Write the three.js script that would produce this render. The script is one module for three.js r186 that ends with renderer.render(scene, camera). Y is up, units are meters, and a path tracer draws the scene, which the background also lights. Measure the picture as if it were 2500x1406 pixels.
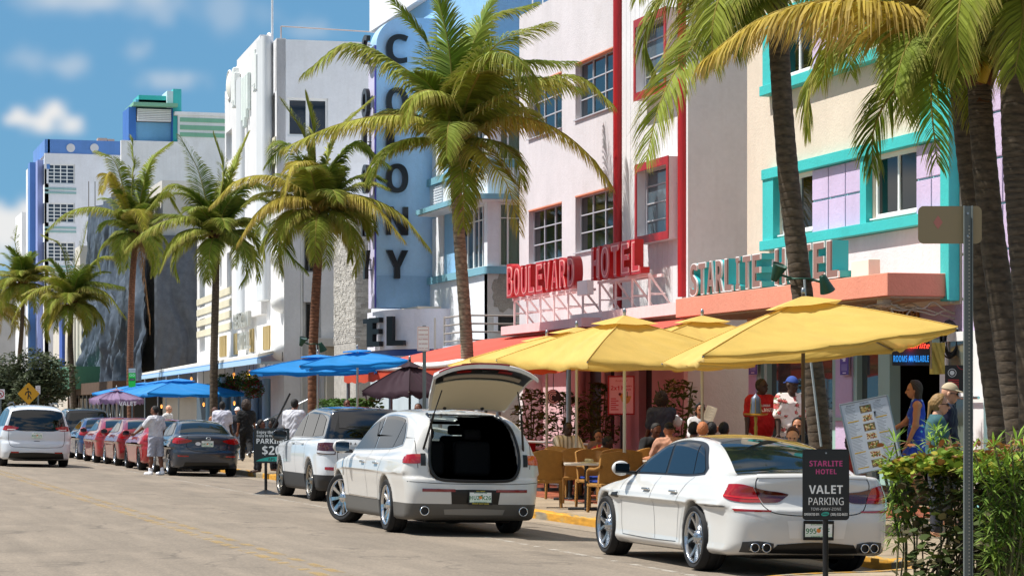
import*as THREE from 'three';
import{FontLoader}from 'three/addons/loaders/FontLoader.js';
import{TextGeometry}from 'three/addons/geometries/TextGeometry.js';
import{RoundedBoxGeometry}from 'three/addons/geometries/RoundedBoxGeometry.js';
import{mergeGeometries,toCreasedNormals}from 'three/addons/utils/BufferGeometryUtils.js';

// ---------------------------------------------------------------- camera, sky, sun, exposure
// World: +x is across the street towards the hotels, -z runs away along the street, y is up. Metres.
const V3=THREE.Vector3,PI=Math.PI,D2R=PI / 180;
const CX=1250,HY=1000,FL=6000,EYE=1.7,TH=Math.atan(1750 / 6000),ct=Math.cos(TH),st=Math.sin(TH);
const scene=new THREE.Scene();
const camera=new THREE.PerspectiveCamera(2*Math.atan(1000 / FL)/ D2R,2500 / 2000,0.5,4000);
camera.setViewOffset(2500,2000,0,0,2500,1406);
camera.position.set(0,EYE,0);
camera.lookAt(st,EYE,-ct);
camera.updateMatrixWorld(true);
const renderer=new THREE.WebGLRenderer({antialias:true});
renderer.toneMapping=THREE.LinearToneMapping;
renderer.toneMappingExposure=1.35;
renderer.shadowMap.enabled=true;

const SUN_EL=60*D2R,SUN_AZ=17*D2R;
const SUN=new V3(-Math.cos(SUN_EL)*Math.cos(SUN_AZ),Math.sin(SUN_EL),-Math.cos(SUN_EL)*Math.sin(SUN_AZ));
const sun=new THREE.DirectionalLight(new THREE.Color(1,0.965,0.905),4.9);
sun.position.copy(SUN).multiplyScalar(150).add(new V3(15,0,-70));
sun.target.position.set(15,0,-70);
sun.castShadow=true;
sun.shadow.mapSize.set(4096,4096);
Object.assign(sun.shadow.camera,{left:-120,right:120,top:120,bottom:-120,near:1,far:400});
scene.add(sun,sun.target);

// seeded random and periodic value noise
function rng(seed){
  let s=seed>>>0;
  return()=>{s=(s +0x6d2b79f5)|0;let t=Math.imul(s ^(s>>>15),1|s);t=(t +Math.imul(t ^(t>>>7),61|t))^ t;return((t ^(t>>>14))>>>0)/ 4294967296;};
}
const R0=rng(7);
const rr=(a,b,r=R0)=>a +(b - a)*r();
const clamp=(x,a,b)=>Math.min(b,Math.max(a,x)),lerp=(a,b,t)=>a +(b - a)*t;
const sstep=(a,b,x)=>{const t=clamp((x - a)/(b - a),0,1);return t*t*(3 - 2*t);};
function hash2(x,y,s){let h=Math.imul(x,374761393)^ Math.imul(y,668265263)^ Math.imul(s +11,974634389);h=Math.imul(h ^(h>>>13),1274126177);return((h ^(h>>>16))>>>0)/ 4294967296;}
function vnoise(x,y,per,s=0){
  const ix=Math.floor(x),iy=Math.floor(y),fx=x - ix,fy=y - iy,u=fx*fx*(3 - 2*fx),v=fy*fy*(3 - 2*fy);
  const m=(a)=>((a % per)+per)% per,x0=m(ix),x1=m(ix +1),y0=m(iy),y1=m(iy +1);
  return lerp(lerp(hash2(x0,y0,s),hash2(x1,y0,s),u),lerp(hash2(x0,y1,s),hash2(x1,y1,s),u),v);
}
function fbm(x,y,per,oct=4,s=0){let a=0.5,t=0,n=0;for(let i=0;i<oct;i++){t +=a*vnoise(x,y,per,s +i);n +=a;x*=2;y*=2;per*=2;a*=0.5;}return t / n;}

{// the sky: blue air, a hazy horizon and fair-weather clouds, with more added out of frame as fill
  const W=2048,H=1024,data=new Float32Array(W*H*4),big=1e6;
  const puffs=[// bearing in the frame's own degrees (right of the lens axis, up), half sizes, strength, lump size
    [-11.25,6.6,0.34,0.18,0.8,0.13],[-10.65,6.75,0.26,0.22,0.85,0.12],[-10.15,6.5,0.26,0.16,0.75,0.12],[-10.75,6.4,0.45,0.16,0.7,0.14],
    [-7.9,7.55,0.85,0.22,0.5,0.3],[-7.7,7.6,0.45,0.18,0.35,0.2],[-10.2,7.85,0.5,0.28,0.3,0.3],[-11.2,7.95,0.5,0.35,0.2,0.3],[-8.6,8.2,0.3,0.25,0.3,0.25],
    [-9.6,9.35,2.2,0.45,0.4,0.5],[-8.4,9.25,0.8,0.6,0.3,0.4],[-6.6,9.1,1.4,0.6,0.2,0.5],[-11.8,4.2,0.9,0.55,0.75,0.4],[-12.2,3.4,1.2,0.5,0.6,0.4],
    [-4.6,8.7,0.6,0.3,0.25,0.2],
  ];
  for(let j=0;j<H;j++){
    const el=((j +0.5)/ H - 0.5)*PI,y=Math.sin(el),c=Math.cos(el),e=el / D2R;
    for(let i=0;i<W;i++){
      const az=((i +0.5)/ W - 0.5)*2*PI,x=Math.cos(az)*c,z=Math.sin(az)*c;
      const up=Math.max(0,y),hz=Math.exp(-up*4.5),k=(j*W +i)*4;
      const cs=x*SUN.x +y*SUN.y +z*SUN.z,halo=0.6*Math.pow(Math.max(0,cs),12)+0.7*Math.pow(Math.max(0,cs),90);
      let r=lerp(0.075,0.16,hz)+halo,g=lerp(0.215,0.385,hz)+halo*0.97,b=lerp(0.48,0.6,hz)+halo*0.9;
      const bear=Math.atan2(x*ct +z*st,x*st - z*ct)/ D2R;// degrees right of the lens axis
      let a=0;
      if(y>0){
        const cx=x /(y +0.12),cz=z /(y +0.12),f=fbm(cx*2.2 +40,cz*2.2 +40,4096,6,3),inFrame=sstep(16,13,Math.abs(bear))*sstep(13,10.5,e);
        a=sstep(0.46,0.66,f)*0.8*(1 - inFrame)*sstep(0.02,0.1,y);  // cover outside the frame is thickened to brighten walls in shade
        if(inFrame>0)for(const [pb,pe,sx,sy,s,l] of puffs){
          const dx=(bear - pb)/ sx,dy=(e - pe)/ sy,d2=dx*dx +dy*dy*(dy<0?1.7:1);
          if(d2<9){const n=fbm(bear / l*0.9 +300,e / l*0.9 +300,8192,5,9)- 0.5;a=Math.max(a,s*sstep(0.28,s>0.7?0.62:1.1,Math.exp(-d2*0.8)+n*(s>0.7?0.9:1.1)));}
        }
      }
      a=clamp(a,0,0.95);
      const lit=0.8;
      r=lerp(r,lit,a);g=lerp(g,lit*0.98,a);b=lerp(b,lit*0.97,a);
      if(y<0){const t=sstep(0,-0.12,y);r=lerp(r,0.24,t);g=lerp(g,0.23,t);b=lerp(b,0.21,t);}
      data[k]=r*0.98;data[k +1]=g*0.93;data[k +2]=b*0.86;data[k +3]=1;
    }
  }
  const sky=new THREE.DataTexture(data,W,H,THREE.RGBAFormat,THREE.FloatType);
  sky.mapping=THREE.EquirectangularReflectionMapping;
  sky.magFilter=sky.minFilter=THREE.LinearFilter;
  sky.needsUpdate=true;
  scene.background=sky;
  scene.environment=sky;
}

// ---------------------------------------------------------------- tools
const roadY=(u)=>(u>5?-0.024*(u - 9.2):0.1008 - 0.02*(5 - u));
const WALK=0.085;// top of the pavement
function P(px,py,D){const xc=(px - CX)/ FL*D;return new V3(xc*ct +D*st,EYE -(py - HY)/ FL*D,-(D*ct - xc*st));}
function G(px,py,h){// point of the ground (or of height h) in the direction px, py
  let y=h??0,p;
  for(let i=0;i<6;i++){p=P(px,py,FL*(EYE - y)/(py - HY));if(h===undefined)y=roadY(p.x);}
  return p;
}
const atU=(px,py,u)=>{const a=Math.atan((px - CX)/ FL)+TH,v=u / Math.tan(a);return P(px,py,v*ct +u*st);};
const atV=(px,py,v)=>{const a=Math.atan((px - CX)/ FL)+TH,u=v*Math.tan(a);return P(px,py,v*ct +u*st);};
const depthOf=(p)=>p.x*st - p.z*ct;

const used=new Map();
function numbered(name){const n=used.get(name)??0;used.set(name,n +1);return n?name +'_' +String(n).padStart(3,'0'):name;}
function tag(o,label,category,group,kind){
  if(label)o.userData.label=label;
  if(category)o.userData.category=category;
  if(group)o.userData.group=group;
  if(kind)o.userData.kind=kind;
  return o;
}
function thing(name,label,category,x=0,y=0,z=0,turn=0,group){
  const o=new THREE.Group();
  o.name=numbered(name);
  o.position.set(x,y,z);
  o.rotation.y=turn;
  scene.add(o);
  return tag(o,label,category,group);
}
function M(name,geo,mat,parent=null){
  const m=new THREE.Mesh(Array.isArray(geo)?merge(geo):geo,mat);
  m.castShadow=m.receiveShadow=true;
  if(parent){m.name=name;parent.add(m);}else{m.name=numbered(name);scene.add(m);}
  return m;
}
const MS=(name,list,mat,parent)=>list.map((g)=>M(name,g,mat,parent));
function part(name,parent){const g=new THREE.Group();g.name=name;parent.add(g);return g;}
function copyOf(o,label,group){
  const c=o.clone();
  c.name=numbered(o.name.replace(/_\d{3}$/,''));
  if(label)c.userData.label=label;
  if(group)c.userData.group=group;
  scene.add(c);
  return c;
}
function merge(list){
  const a=list.map((g)=>{
    let q=g.index?g.toNonIndexed():g;
    if(!q.attributes.uv)q.setAttribute('uv',new THREE.BufferAttribute(new Float32Array(q.attributes.position.count*2),2));
    for(const k of Object.keys(q.attributes))if(!['position','normal','uv','color'].includes(k))q.deleteAttribute(k);
    return q;
  });
  if(a.some((g)=>g.attributes.color))for(const g of a)if(!g.attributes.color)g.setAttribute('color',new THREE.BufferAttribute(new Float32Array(g.attributes.position.count*3).fill(1),3));
  return mergeGeometries(a,false);
}
function uvm(g){// texture coordinates in metres, by the way each face points
  const p=g.attributes.position,n=g.attributes.normal,uv=new Float32Array(p.count*2);
  for(let i=0;i<p.count;i++){
    const ax=Math.abs(n.getX(i)),ay=Math.abs(n.getY(i)),az=Math.abs(n.getZ(i));
    if(ay>=ax&&ay>=az){uv[i*2]=p.getX(i);uv[i*2 +1]=p.getZ(i);}else if(ax>=az){uv[i*2]=p.getZ(i);uv[i*2 +1]=p.getY(i);}else{uv[i*2]=p.getX(i);uv[i*2 +1]=p.getY(i);}
  }
  g.setAttribute('uv',new THREE.BufferAttribute(uv,2));
  return g;
}
function box(x0,x1,y0,y1,z0,z1){
  const g=new THREE.BoxGeometry(Math.abs(x1 - x0),Math.abs(y1 - y0),Math.abs(z1 - z0));
  g.translate((x0 +x1)/ 2,(y0 +y1)/ 2,(z0 +z1)/ 2);
  return uvm(g);
}
function rbox(x0,x1,y0,y1,z0,z1,r=0.02,s=2){
  const w=Math.abs(x1 - x0),h=Math.abs(y1 - y0),d=Math.abs(z1 - z0);
  const g=new RoundedBoxGeometry(w,h,d,s,Math.min(r,w / 2.01,h / 2.01,d / 2.01));
  g.translate((x0 +x1)/ 2,(y0 +y1)/ 2,(z0 +z1)/ 2);
  return uvm(g);
}
function bar(a,b,r=0.02,seg=8,r2=r){// a round bar from a to b
  const d=new V3().subVectors(b,a),L=d.length(),g=new THREE.CylinderGeometry(r2,r,L,seg,1);
  g.applyMatrix4(new THREE.Matrix4().compose(new V3().addVectors(a,b).multiplyScalar(0.5),new THREE.Quaternion().setFromUnitVectors(new V3(0,1,0),d.normalize()),new V3(1,1,1)));
  return g;
}
const v3=(x,y,z)=>new V3(x,y,z);
function tube(pts,r,seg=24,rad=6){return new THREE.TubeGeometry(new THREE.CatmullRomCurve3(pts),seg,r,rad,false);}
function poly(outline,holes,z0,z1){// an upright slab: outline [[x,y]...] with rectangular holes [x0,x1,y0,y1]
  const s=new THREE.Shape(outline.map(([x,y])=>new THREE.Vector2(x,y)));
  for(const [a,b,c,d] of holes)s.holes.push(new THREE.Path([new THREE.Vector2(a,c),new THREE.Vector2(a,d),new THREE.Vector2(b,d),new THREE.Vector2(b,c)]));
  const g=new THREE.ExtrudeGeometry(s,{depth:z1 - z0,bevelEnabled:false});
  g.translate(0,0,z0);
  return uvm(g);
}
const rect=(x0,x1,y0,y1)=>[[x0,y0],[x1,y0],[x1,y1],[x0,y1]];
function roundRect(w,h,r){
  const s=new THREE.Shape(),x=-w / 2,y=-h / 2;
  s.moveTo(x +r,y);s.lineTo(x +w - r,y);s.absarc(x +w - r,y +r,r,-PI / 2,0);s.lineTo(x +w,y +h - r);s.absarc(x +w - r,y +h - r,r,0,PI / 2);
  s.lineTo(x +r,y +h);s.absarc(x +r,y +h - r,r,PI / 2,PI);s.lineTo(x,y +r);s.absarc(x +r,y +r,r,PI,PI*1.5);
  return s;
}
function plate(w,h,r,d){// a rounded plate in the xy plane whose front has uv 0..1
  const g=new THREE.ExtrudeGeometry(roundRect(w,h,r),{depth:d,bevelEnabled:false,curveSegments:5}),p=g.attributes.position,uv=g.attributes.uv;
  for(let i=0;i<p.count;i++)uv.setXY(i,p.getX(i)/ w +0.5,p.getY(i)/ h +0.5);
  return g;
}

// a closed skin of the field f (negative inside), meshed on a grid and pulled onto the surface
function skin(f,lo,hi,h,refine=2){
  const n=[0,1,2].map((k)=>Math.ceil((hi[k] - lo[k])/ h)+1),[nx,ny,nz]=n,val=new Float32Array(nx*ny*nz),id=new Int32Array(nx*ny*nz).fill(-1);
  for(let k=0,q=0;k<nz;k++)for(let j=0;j<ny;j++)for(let i=0;i<nx;i++,q++)val[q]=f(lo[0] +i*h,lo[1] +j*h,lo[2] +k*h);
  const pos=[],idx=[],sx=1,sy=nx,sz=nx*ny,corner=[0,sx,sy,sx +sy,sz,sx +sz,sy +sz,sx +sy +sz];
  const edges=[[0,1],[2,3],[4,5],[6,7],[0,2],[1,3],[4,6],[5,7],[0,4],[1,5],[2,6],[3,7]];
  for(let k=0;k<nz - 1;k++)for(let j=0;j<ny - 1;j++)for(let i=0;i<nx - 1;i++){
    const q=i +j*sy +k*sz;let neg=0;
    for(let c=0;c<8;c++)if(val[q +corner[c]]<0)neg++;
    if(neg===0||neg===8)continue;
    let x=0,y=0,z=0,m=0;
    for(const [a,b] of edges){
      const va=val[q +corner[a]],vb=val[q +corner[b]];
      if(va<0===vb<0)continue;
      const t=va /(va - vb);m++;
      x +=lerp(a&1,b&1,t);y +=lerp((a>>1)&1,(b>>1)&1,t);z +=lerp(a>>2,b>>2,t);
    }
    id[q]=pos.length / 3;
    pos.push(lo[0] +(i +x / m)*h,lo[1] +(j +y / m)*h,lo[2] +(k +z / m)*h);
  }
  for(let k=1;k<nz - 1;k++)for(let j=1;j<ny - 1;j++)for(let i=1;i<nx - 1;i++){
    const q=i +j*sy +k*sz,v=val[q]<0;
    for(const [d,a,b] of [[sx,sy,sz],[sy,sz,sx],[sz,sx,sy]]){
      if(v===val[q +d]<0)continue;
      const A=id[q],B=id[q - a],C=id[q - a - b],E=id[q - b];
      if(A<0||B<0||C<0||E<0)continue;
      if(v)idx.push(A,B,C,A,C,E);else idx.push(A,C,B,A,E,C);
    }
  }
  const N=pos.length / 3,nor=new Float32Array(N*3),uv=new Float32Array(N*2),e=h*0.35;
  for(let i=0;i<N;i++){
    let [x,y,z]=[pos[i*3],pos[i*3 +1],pos[i*3 +2]],gx,gy,gz;
    for(let it=0;it<=refine;it++){
      gx=(f(x +e,y,z)- f(x - e,y,z))/(2*e);gy=(f(x,y +e,z)- f(x,y - e,z))/(2*e);gz=(f(x,y,z +e)- f(x,y,z - e))/(2*e);
      const g2=gx*gx +gy*gy +gz*gz||1;
      if(it<refine){const s=clamp(f(x,y,z),-h*0.6,h*0.6)/ Math.max(g2,0.2);x -=gx*s;y -=gy*s;z -=gz*s;}else{const l=1 / Math.sqrt(g2);gx*=l;gy*=l;gz*=l;}
    }
    pos[i*3]=x;pos[i*3 +1]=y;pos[i*3 +2]=z;nor[i*3]=gx;nor[i*3 +1]=gy;nor[i*3 +2]=gz;uv[i*2]=x;uv[i*2 +1]=y;
  }
  const g=new THREE.BufferGeometry();
  g.setAttribute('position',new THREE.BufferAttribute(new Float32Array(pos),3));
  g.setAttribute('normal',new THREE.BufferAttribute(nor,3));
  g.setAttribute('uv',new THREE.BufferAttribute(uv,2));
  g.setIndex(idx);
  return g;
}
const smin=(a,b,k)=>{const h=Math.max(k - Math.abs(a - b),0)/ k;return Math.min(a,b)- h*h*k*0.25;};
const smax=(a,b,k)=>-smin(-a,-b,k);
function spline(pts){// smooth curve through [x, y] points, flat beyond the ends (monotone tangents)
  const n=pts.length,X=pts.map((p)=>p[0]),Y=pts.map((p)=>p[1]),m=[];
  for(let i=0;i<n;i++){
    if(i===0||i===n - 1){const a=i?n - 2:0;m.push((Y[a +1] - Y[a])/(X[a +1] - X[a]));continue;}
    const a=(Y[i] - Y[i - 1])/(X[i] - X[i - 1]),b=(Y[i +1] - Y[i])/(X[i +1] - X[i]);
    m.push(a*b<=0?0:2*a*b /(a +b));
  }
  return(x)=>{
    if(x<=X[0])return Y[0];
    if(x>=X[n - 1])return Y[n - 1];
    let i=0;while(x>X[i +1])i++;
    const h=X[i +1] - X[i],t=(x - X[i])/ h,t2=t*t,t3=t2*t;
    return(2*t3 - 3*t2 +1)*Y[i] +(t3 - 2*t2 +t)*h*m[i] +(-2*t3 +3*t2)*Y[i +1] +(t3 - t2)*h*m[i +1];
  };
}

// ---------------------------------------------------------------- textures and materials
function tex(size,fn,metres,srgb=true){// fn(u, v) gives [r, g, b] 0..1 (or one grey)
  const d=new Uint8Array(size*size*4);
  for(let j=0;j<size;j++)for(let i=0;i<size;i++){
    const c=fn(i / size,j / size),k=(j*size +i)*4,a=typeof c==='number'?[c,c,c]:c;
    d[k]=clamp(a[0],0,1)*255;d[k +1]=clamp(a[1],0,1)*255;d[k +2]=clamp(a[2],0,1)*255;d[k +3]=255;
  }
  const t=new THREE.DataTexture(d,size,size);
  t.wrapS=t.wrapT=THREE.RepeatWrapping;t.magFilter=THREE.LinearFilter;t.minFilter=THREE.LinearMipmapLinearFilter;t.generateMipmaps=true;
  if(srgb)t.colorSpace=THREE.SRGBColorSpace;
  t.repeat.set(1 / metres,1 / metres);
  t.needsUpdate=true;
  return t;
}
function print(w,h,draw){// a printed face
  const c=document.createElement('canvas');c.width=w;c.height=h;
  const g=c.getContext('2d');draw(g,w,h);
  const t=new THREE.CanvasTexture(c);t.colorSpace=THREE.SRGBColorSpace;t.magFilter=THREE.LinearFilter;
  return t;
}
const std=(color,roughness=0.8,extra={})=>new THREE.MeshStandardMaterial({color:new THREE.Color(color),roughness,...extra});
const phy=(color,roughness,extra={})=>new THREE.MeshPhysicalMaterial({color:new THREE.Color(color),roughness,...extra});
// stucco: faint mottling, a few drip stains and hairline patches
const stuccoMap=tex(1024,(u,v)=>{
  const a=fbm(u*6,v*6,6,5,1),b=fbm(u*70,v*70,70,2,5),drip=Math.pow(fbm(u*46,v*3,46,3,8),3),p=sstep(0.66,0.7,fbm(u*5,v*5,5,5,21));
  return [0.9 +0.07*(a - 0.5)+0.03*(b - 0.5)- 0.03*drip - 0.012*p +0.05,0.9 +0.07*(a - 0.5)+0.03*(b - 0.5)- 0.034*drip - 0.014*p +0.048,0.9 +0.07*(a - 0.5)+0.03*(b - 0.5)- 0.04*drip - 0.018*p +0.044];
},5);
const stuccoBump=tex(512,(u,v)=>fbm(u*60,v*60,60,3,2)*0.7 +fbm(u*6,v*6,6,3,12)*0.3,1.6,false);
const wallMat=(color,rough=0.86)=>std(color,rough,{map:stuccoMap,bumpMap:stuccoBump,bumpScale:0.006});
const grimeMap=tex(512,(u,v)=>0.86 +0.22*(fbm(u*8,v*8,8,6,31)- 0.5)+0.12*(fbm(u*64,v*64,64,2,33)- 0.5),1.5);
const GLASS=phy(0x0c1416,0.04,{ior:1.52});
const GLASS_BLUE=phy(0x10222c,0.04,{ior:1.6});
const W_WHITE=wallMat(0xe8e7e9),W_PINKWHITE=wallMat(0xdcd6d9),W_CREAM=wallMat(0xe0d2bf),W_GREY=wallMat(0xcfcbc2);
const W_TURQ=wallMat(0x3fc4c2,0.6),W_LILAC=wallMat(0xd3bfe0,0.8),W_CORAL=wallMat(0xe9967d,0.8),W_RED=std(0xc01d22,0.4,{map:grimeMap});
const FRAME_WHITE=std(0xe9e9e6,0.45),FRAME_GREY=std(0xb4b4ba,0.5);
const METAL=std(0x9aa0a4,0.38,{metalness:0.9}),DARKMETAL=std(0x3a3d40,0.5,{metalness:0.6}),BLACK=std(0x0b0b0c,0.5),CHROME=std(0xd8dadc,0.12,{metalness:1});
const font=await new FontLoader().loadAsync('fonts/droid/droid_sans_bold.typeface.json');
function letterGeo(ch,size,depth,bevel=0){
  const g=new TextGeometry(ch,{font,size,depth,curveSegments:6,bevelEnabled:bevel>0,bevelThickness:bevel,bevelSize:bevel,bevelSegments:2});
  g.computeBoundingBox();
  return g;
}
// ---------------------------------------------------------------- ground, road, kerb, pavement
{
  const far=new THREE.PlaneGeometry(3000,3000).rotateX(-PI / 2).translate(0,-0.45,-500);
  tag(M('ground',uvm(far),std(0x8a8275,0.95,{map:grimeMap})),null,null,null,'structure');
  const asphaltMap=tex(1024,(u,v)=>{
    const a=fbm(u*5,v*5,5,5,41),b=vnoise(u*420,v*420,420,44),c=vnoise(u*260,v*260,260,45),crack=sstep(0.02,0.0,Math.abs(fbm(u*4,v*4,4,6,47)- 0.5))*sstep(0.5,0.62,fbm(u*3,v*3,3,2,48));
    const streak=fbm(u*30,v*2,30,4,43);const oil=sstep(0.62,0.8,fbm(u*9,v*9,9,4,49)),t=0.8 +0.1*(a - 0.5)+0.16*(streak - 0.5)+0.16*(b - 0.5)+(c>0.86?0.08:0)- 0.12*crack - 0.035*oil;
    return [t,t*0.965,t*0.915];
  },7);
  const asphaltBump=tex(512,(u,v)=>vnoise(u*200,v*200,200,51)*0.6 +fbm(u*40,v*40,40,3,52)*0.4,1.8,false);
  const us=[-16,-9,-2,5,8.5,11.42],vs=[];for(let v=-40;v<=900;v +=v<120?8:60)vs.push(v);
  const pos=[],uv=[],idx=[];
  for(const v of vs)for(const u of us){pos.push(u,roadY(u),-v);uv.push(u,v);}
  for(let j=0;j<vs.length - 1;j++)for(let i=0;i<us.length - 1;i++){const a=j*us.length +i,b=a +us.length;idx.push(a,a +1,b,b,a +1,b +1);}
  const road=new THREE.BufferGeometry();
  road.setAttribute('position',new THREE.Float32BufferAttribute(pos,3));road.setAttribute('uv',new THREE.Float32BufferAttribute(uv,2));road.setIndex(idx);road.computeVertexNormals();
  tag(M('road',road,std(0x9a9186,0.9,{map:asphaltMap,bumpMap:asphaltBump,bumpScale:0.004})),null,null,null,'structure');
  // markings: worn paint lifted 4 mm
  const strip=(u0,u1,v0,v1)=>{const g=new THREE.PlaneGeometry(u1 - u0,v1 - v0).rotateX(-PI / 2);g.translate((u0 +u1)/ 2,0,-(v0 +v1)/ 2);const p=g.attributes.position;for(let i=0;i<p.count;i++)p.setY(i,roadY(p.getX(i))+0.004);return uvm(g);};
  const wornAlpha=tex(512,(u,v)=>sstep(0.44,0.62,fbm(u*14,v*14,14,5,61)),3,false);
  const worn=(c)=>std(c,0.8,{alphaMap:wornAlpha,transparent:true,opacity:0.38});
  tag(M('centre_line',[strip(4.83,4.95,-30,260),strip(5.07,5.19,-30,260)],worn(0xb9964a)),null,null,null,'structure');
  tag(M('parking_line',strip(8.72,8.82,-30,260),worn(0xd8d2c6)),null,null,null,'structure');
  const gut=strip(10.85,11.4,25,300);
  tag(M('gutter',gut,std(0xb0a698,0.9,{map:asphaltMap,bumpMap:asphaltBump,bumpScale:0.003})),null,null,null,'structure');

  // kerb and pavement follow one path: straight along the cars, then out round the planted corner
  const path=[[11.4,300],[11.4,120],[11.4,60],[11.4,24.5]];
  for(let i=1;i<=14;i++){const t=i / 14,a=t*PI / 2;path.push([11.4 - 1.4*(1 - Math.cos(a)),24.5 - 1.9*Math.sin(a)]);}
  for(let i=1;i<=8;i++){const a=i / 8*PI / 2;path.push([10 - 1.5*Math.sin(a),22.6 - 1.5*(1 - Math.cos(a))]);}
  path.push([8.5,20],[8.5,-20]);
  const dense=[];
  for(let i=0;i<path.length - 1;i++){const [a,b]=[path[i],path[i +1]],L=Math.hypot(b[0] - a[0],b[1] - a[1]),n=Math.max(1,Math.ceil(L / 3));for(let k=0;k<n;k++)dense.push([lerp(a[0],b[0],k / n),lerp(a[1],b[1],k / n)]);}
  dense.push(path[path.length - 1]);
  const prof=[[0,-0.3],[0,0.055],[0.012,0.075],[0.035,WALK],[0.16,WALK +0.002]],kp=[],kn=[],ki=[];
  dense.forEach(([u,v],i)=>{
    const a=dense[Math.max(0,i - 1)],b=dense[Math.min(dense.length - 1,i +1)],tx=b[0] - a[0],tv=b[1] - a[1],L=Math.hypot(tx,tv),nx=-tv / L,nv=tx / L;// into the pavement
    prof.forEach(([o,y])=>{kp.push(u +nx*o,y,-(v +nv*o));kn.push(i*0.6 +o,y +o);});
    if(i)for(let k=0;k<prof.length - 1;k++){const q=i*prof.length +k,p=q - prof.length;ki.push(p,p +1,q,q,p +1,q +1);}
  });
  const kg=new THREE.BufferGeometry();
  kg.setAttribute('position',new THREE.Float32BufferAttribute(kp,3));kg.setAttribute('uv',new THREE.Float32BufferAttribute(kn,2));kg.setIndex(ki);kg.computeVertexNormals();
  const kerbMap=tex(512,(u,v)=>{const w=sstep(0.5,0.62,fbm(u*10,v*10,10,5,71)),n=0.85 +0.3*(fbm(u*60,v*60,60,3,73)- 0.5);return [lerp(0.86,0.62,w)*n,lerp(0.62,0.57,w)*n,lerp(0.17,0.48,w)*n];},2.2);
  const kerb=tag(M('kerb',kg,std(0xffffff,0.85,{map:kerbMap,side:THREE.DoubleSide})),null,null,null,'structure');
  
  // pavement slabs: concrete with sawn joints, in rows as far as the cars
  const inner=dense.map(([u,v],i)=>{const a=dense[Math.max(0,i - 1)],b=dense[Math.min(dense.length - 1,i +1)],tx=b[0] - a[0],tv=b[1] - a[1],L=Math.hypot(tx,tv);return [u - tv / L*0.15,v +tx / L*0.15];});
  const sh=new THREE.Shape([...inner.map(([u,v])=>new THREE.Vector2(u,v)),new THREE.Vector2(60,-20),new THREE.Vector2(60,300)]);
  const pg=new THREE.ShapeGeometry(sh);pg.rotateX(-PI / 2);pg.translate(0,WALK - 0.004,0);
  const walkMap=tex(1024,(u,v)=>{const t=0.8 +0.24*(fbm(u*7,v*7,7,5,81)- 0.5)+0.1*(vnoise(u*300,v*300,300,83)- 0.5)- 0.14*sstep(0.66,0.74,fbm(u*12,v*12,12,4,85)),j=(u*4 % 1<0.008||v*4 % 1<0.008)?0.6:1;return [t*j,t*j*0.95,t*j*0.88];},6);
  tag(M('pavement',uvm(pg),std(0xb8ac9b,0.9,{map:walkMap})),null,null,null,'structure');
  const tileMap=tex(512,(u,v)=>{const gx=(u*6)% 1,gy=(v*6)% 1,j=gx<0.04||gy<0.04?0.55:1,n=hash2(Math.floor(u*6),Math.floor(v*6),4),t=(0.8 +0.25*(n - 0.5)+0.2*(fbm(u*30,v*30,30,3,91)- 0.5))*j;return [t,t*0.93,t*0.88];},2);
  tag(M('terrace_floor',box(13.2,17.9,WALK - 0.02,WALK +0.012,-62,-33.5),std(0xa9603f,0.75,{map:tileMap})),null,null,null,'structure');
  // the park side of the street
  tag(M('park_lawn',box(-300,-16,-0.4,-0.2,-700,40),std(0x4a5a22,0.95,{map:grimeMap})),null,null,null,'structure');
}

// ---------------------------------------------------------------- buildings
// A building stands in its own frame: x runs along its front towards us, y up, z out over the street; x = 0 is its wall that faces us.
class Bld{
  constructor(name,label,u,v,yaw=0,cat='hotel'){
    this.o=thing(name,label,cat,u,0,-v,-(PI / 2 +yaw));
    this.o.updateMatrixWorld(true);
    this.inv=this.o.matrixWorld.clone().invert();
  }
  ray(px,py){const a=new V3(0,EYE,0).applyMatrix4(this.inv),b=P(px,py,10).applyMatrix4(this.inv);return [a,b.sub(a)];}
  F(px,py,z=0){const [a,d]=this.ray(px,py),t=(z - a.z)/ d.z;return new V3(a.x +d.x*t,a.y +d.y*t,z);}
  S(px,py,x=0){const [a,d]=this.ray(px,py),t=(x - a.x)/ d.x;return new V3(x,a.y +d.y*t,a.z +d.z*t);}
  add(name,geo,mat,parent=this.o){return M(name,geo,mat,parent);}
  rectF(pl,pt,pr,pb,z=0){const a=this.F(pl,pt,z),b=this.F(pl,pb,z),c=this.F(pr,pt,z);return [a.x,c.x,b.y,a.y];}// left edge in pixels gives the height, right edge the width
  rectS(pl,pt,pr,pb,x=0){const a=this.S(pl,pt,x),b=this.S(pl,pb,x),c=this.S(pr,pt,x);return [-a.z,-c.z,b.y,a.y];}
}
const side=(g)=>g.rotateY(PI / 2);// from a front's x, y, z to a wall that faces us: x becomes depth into the block
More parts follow.
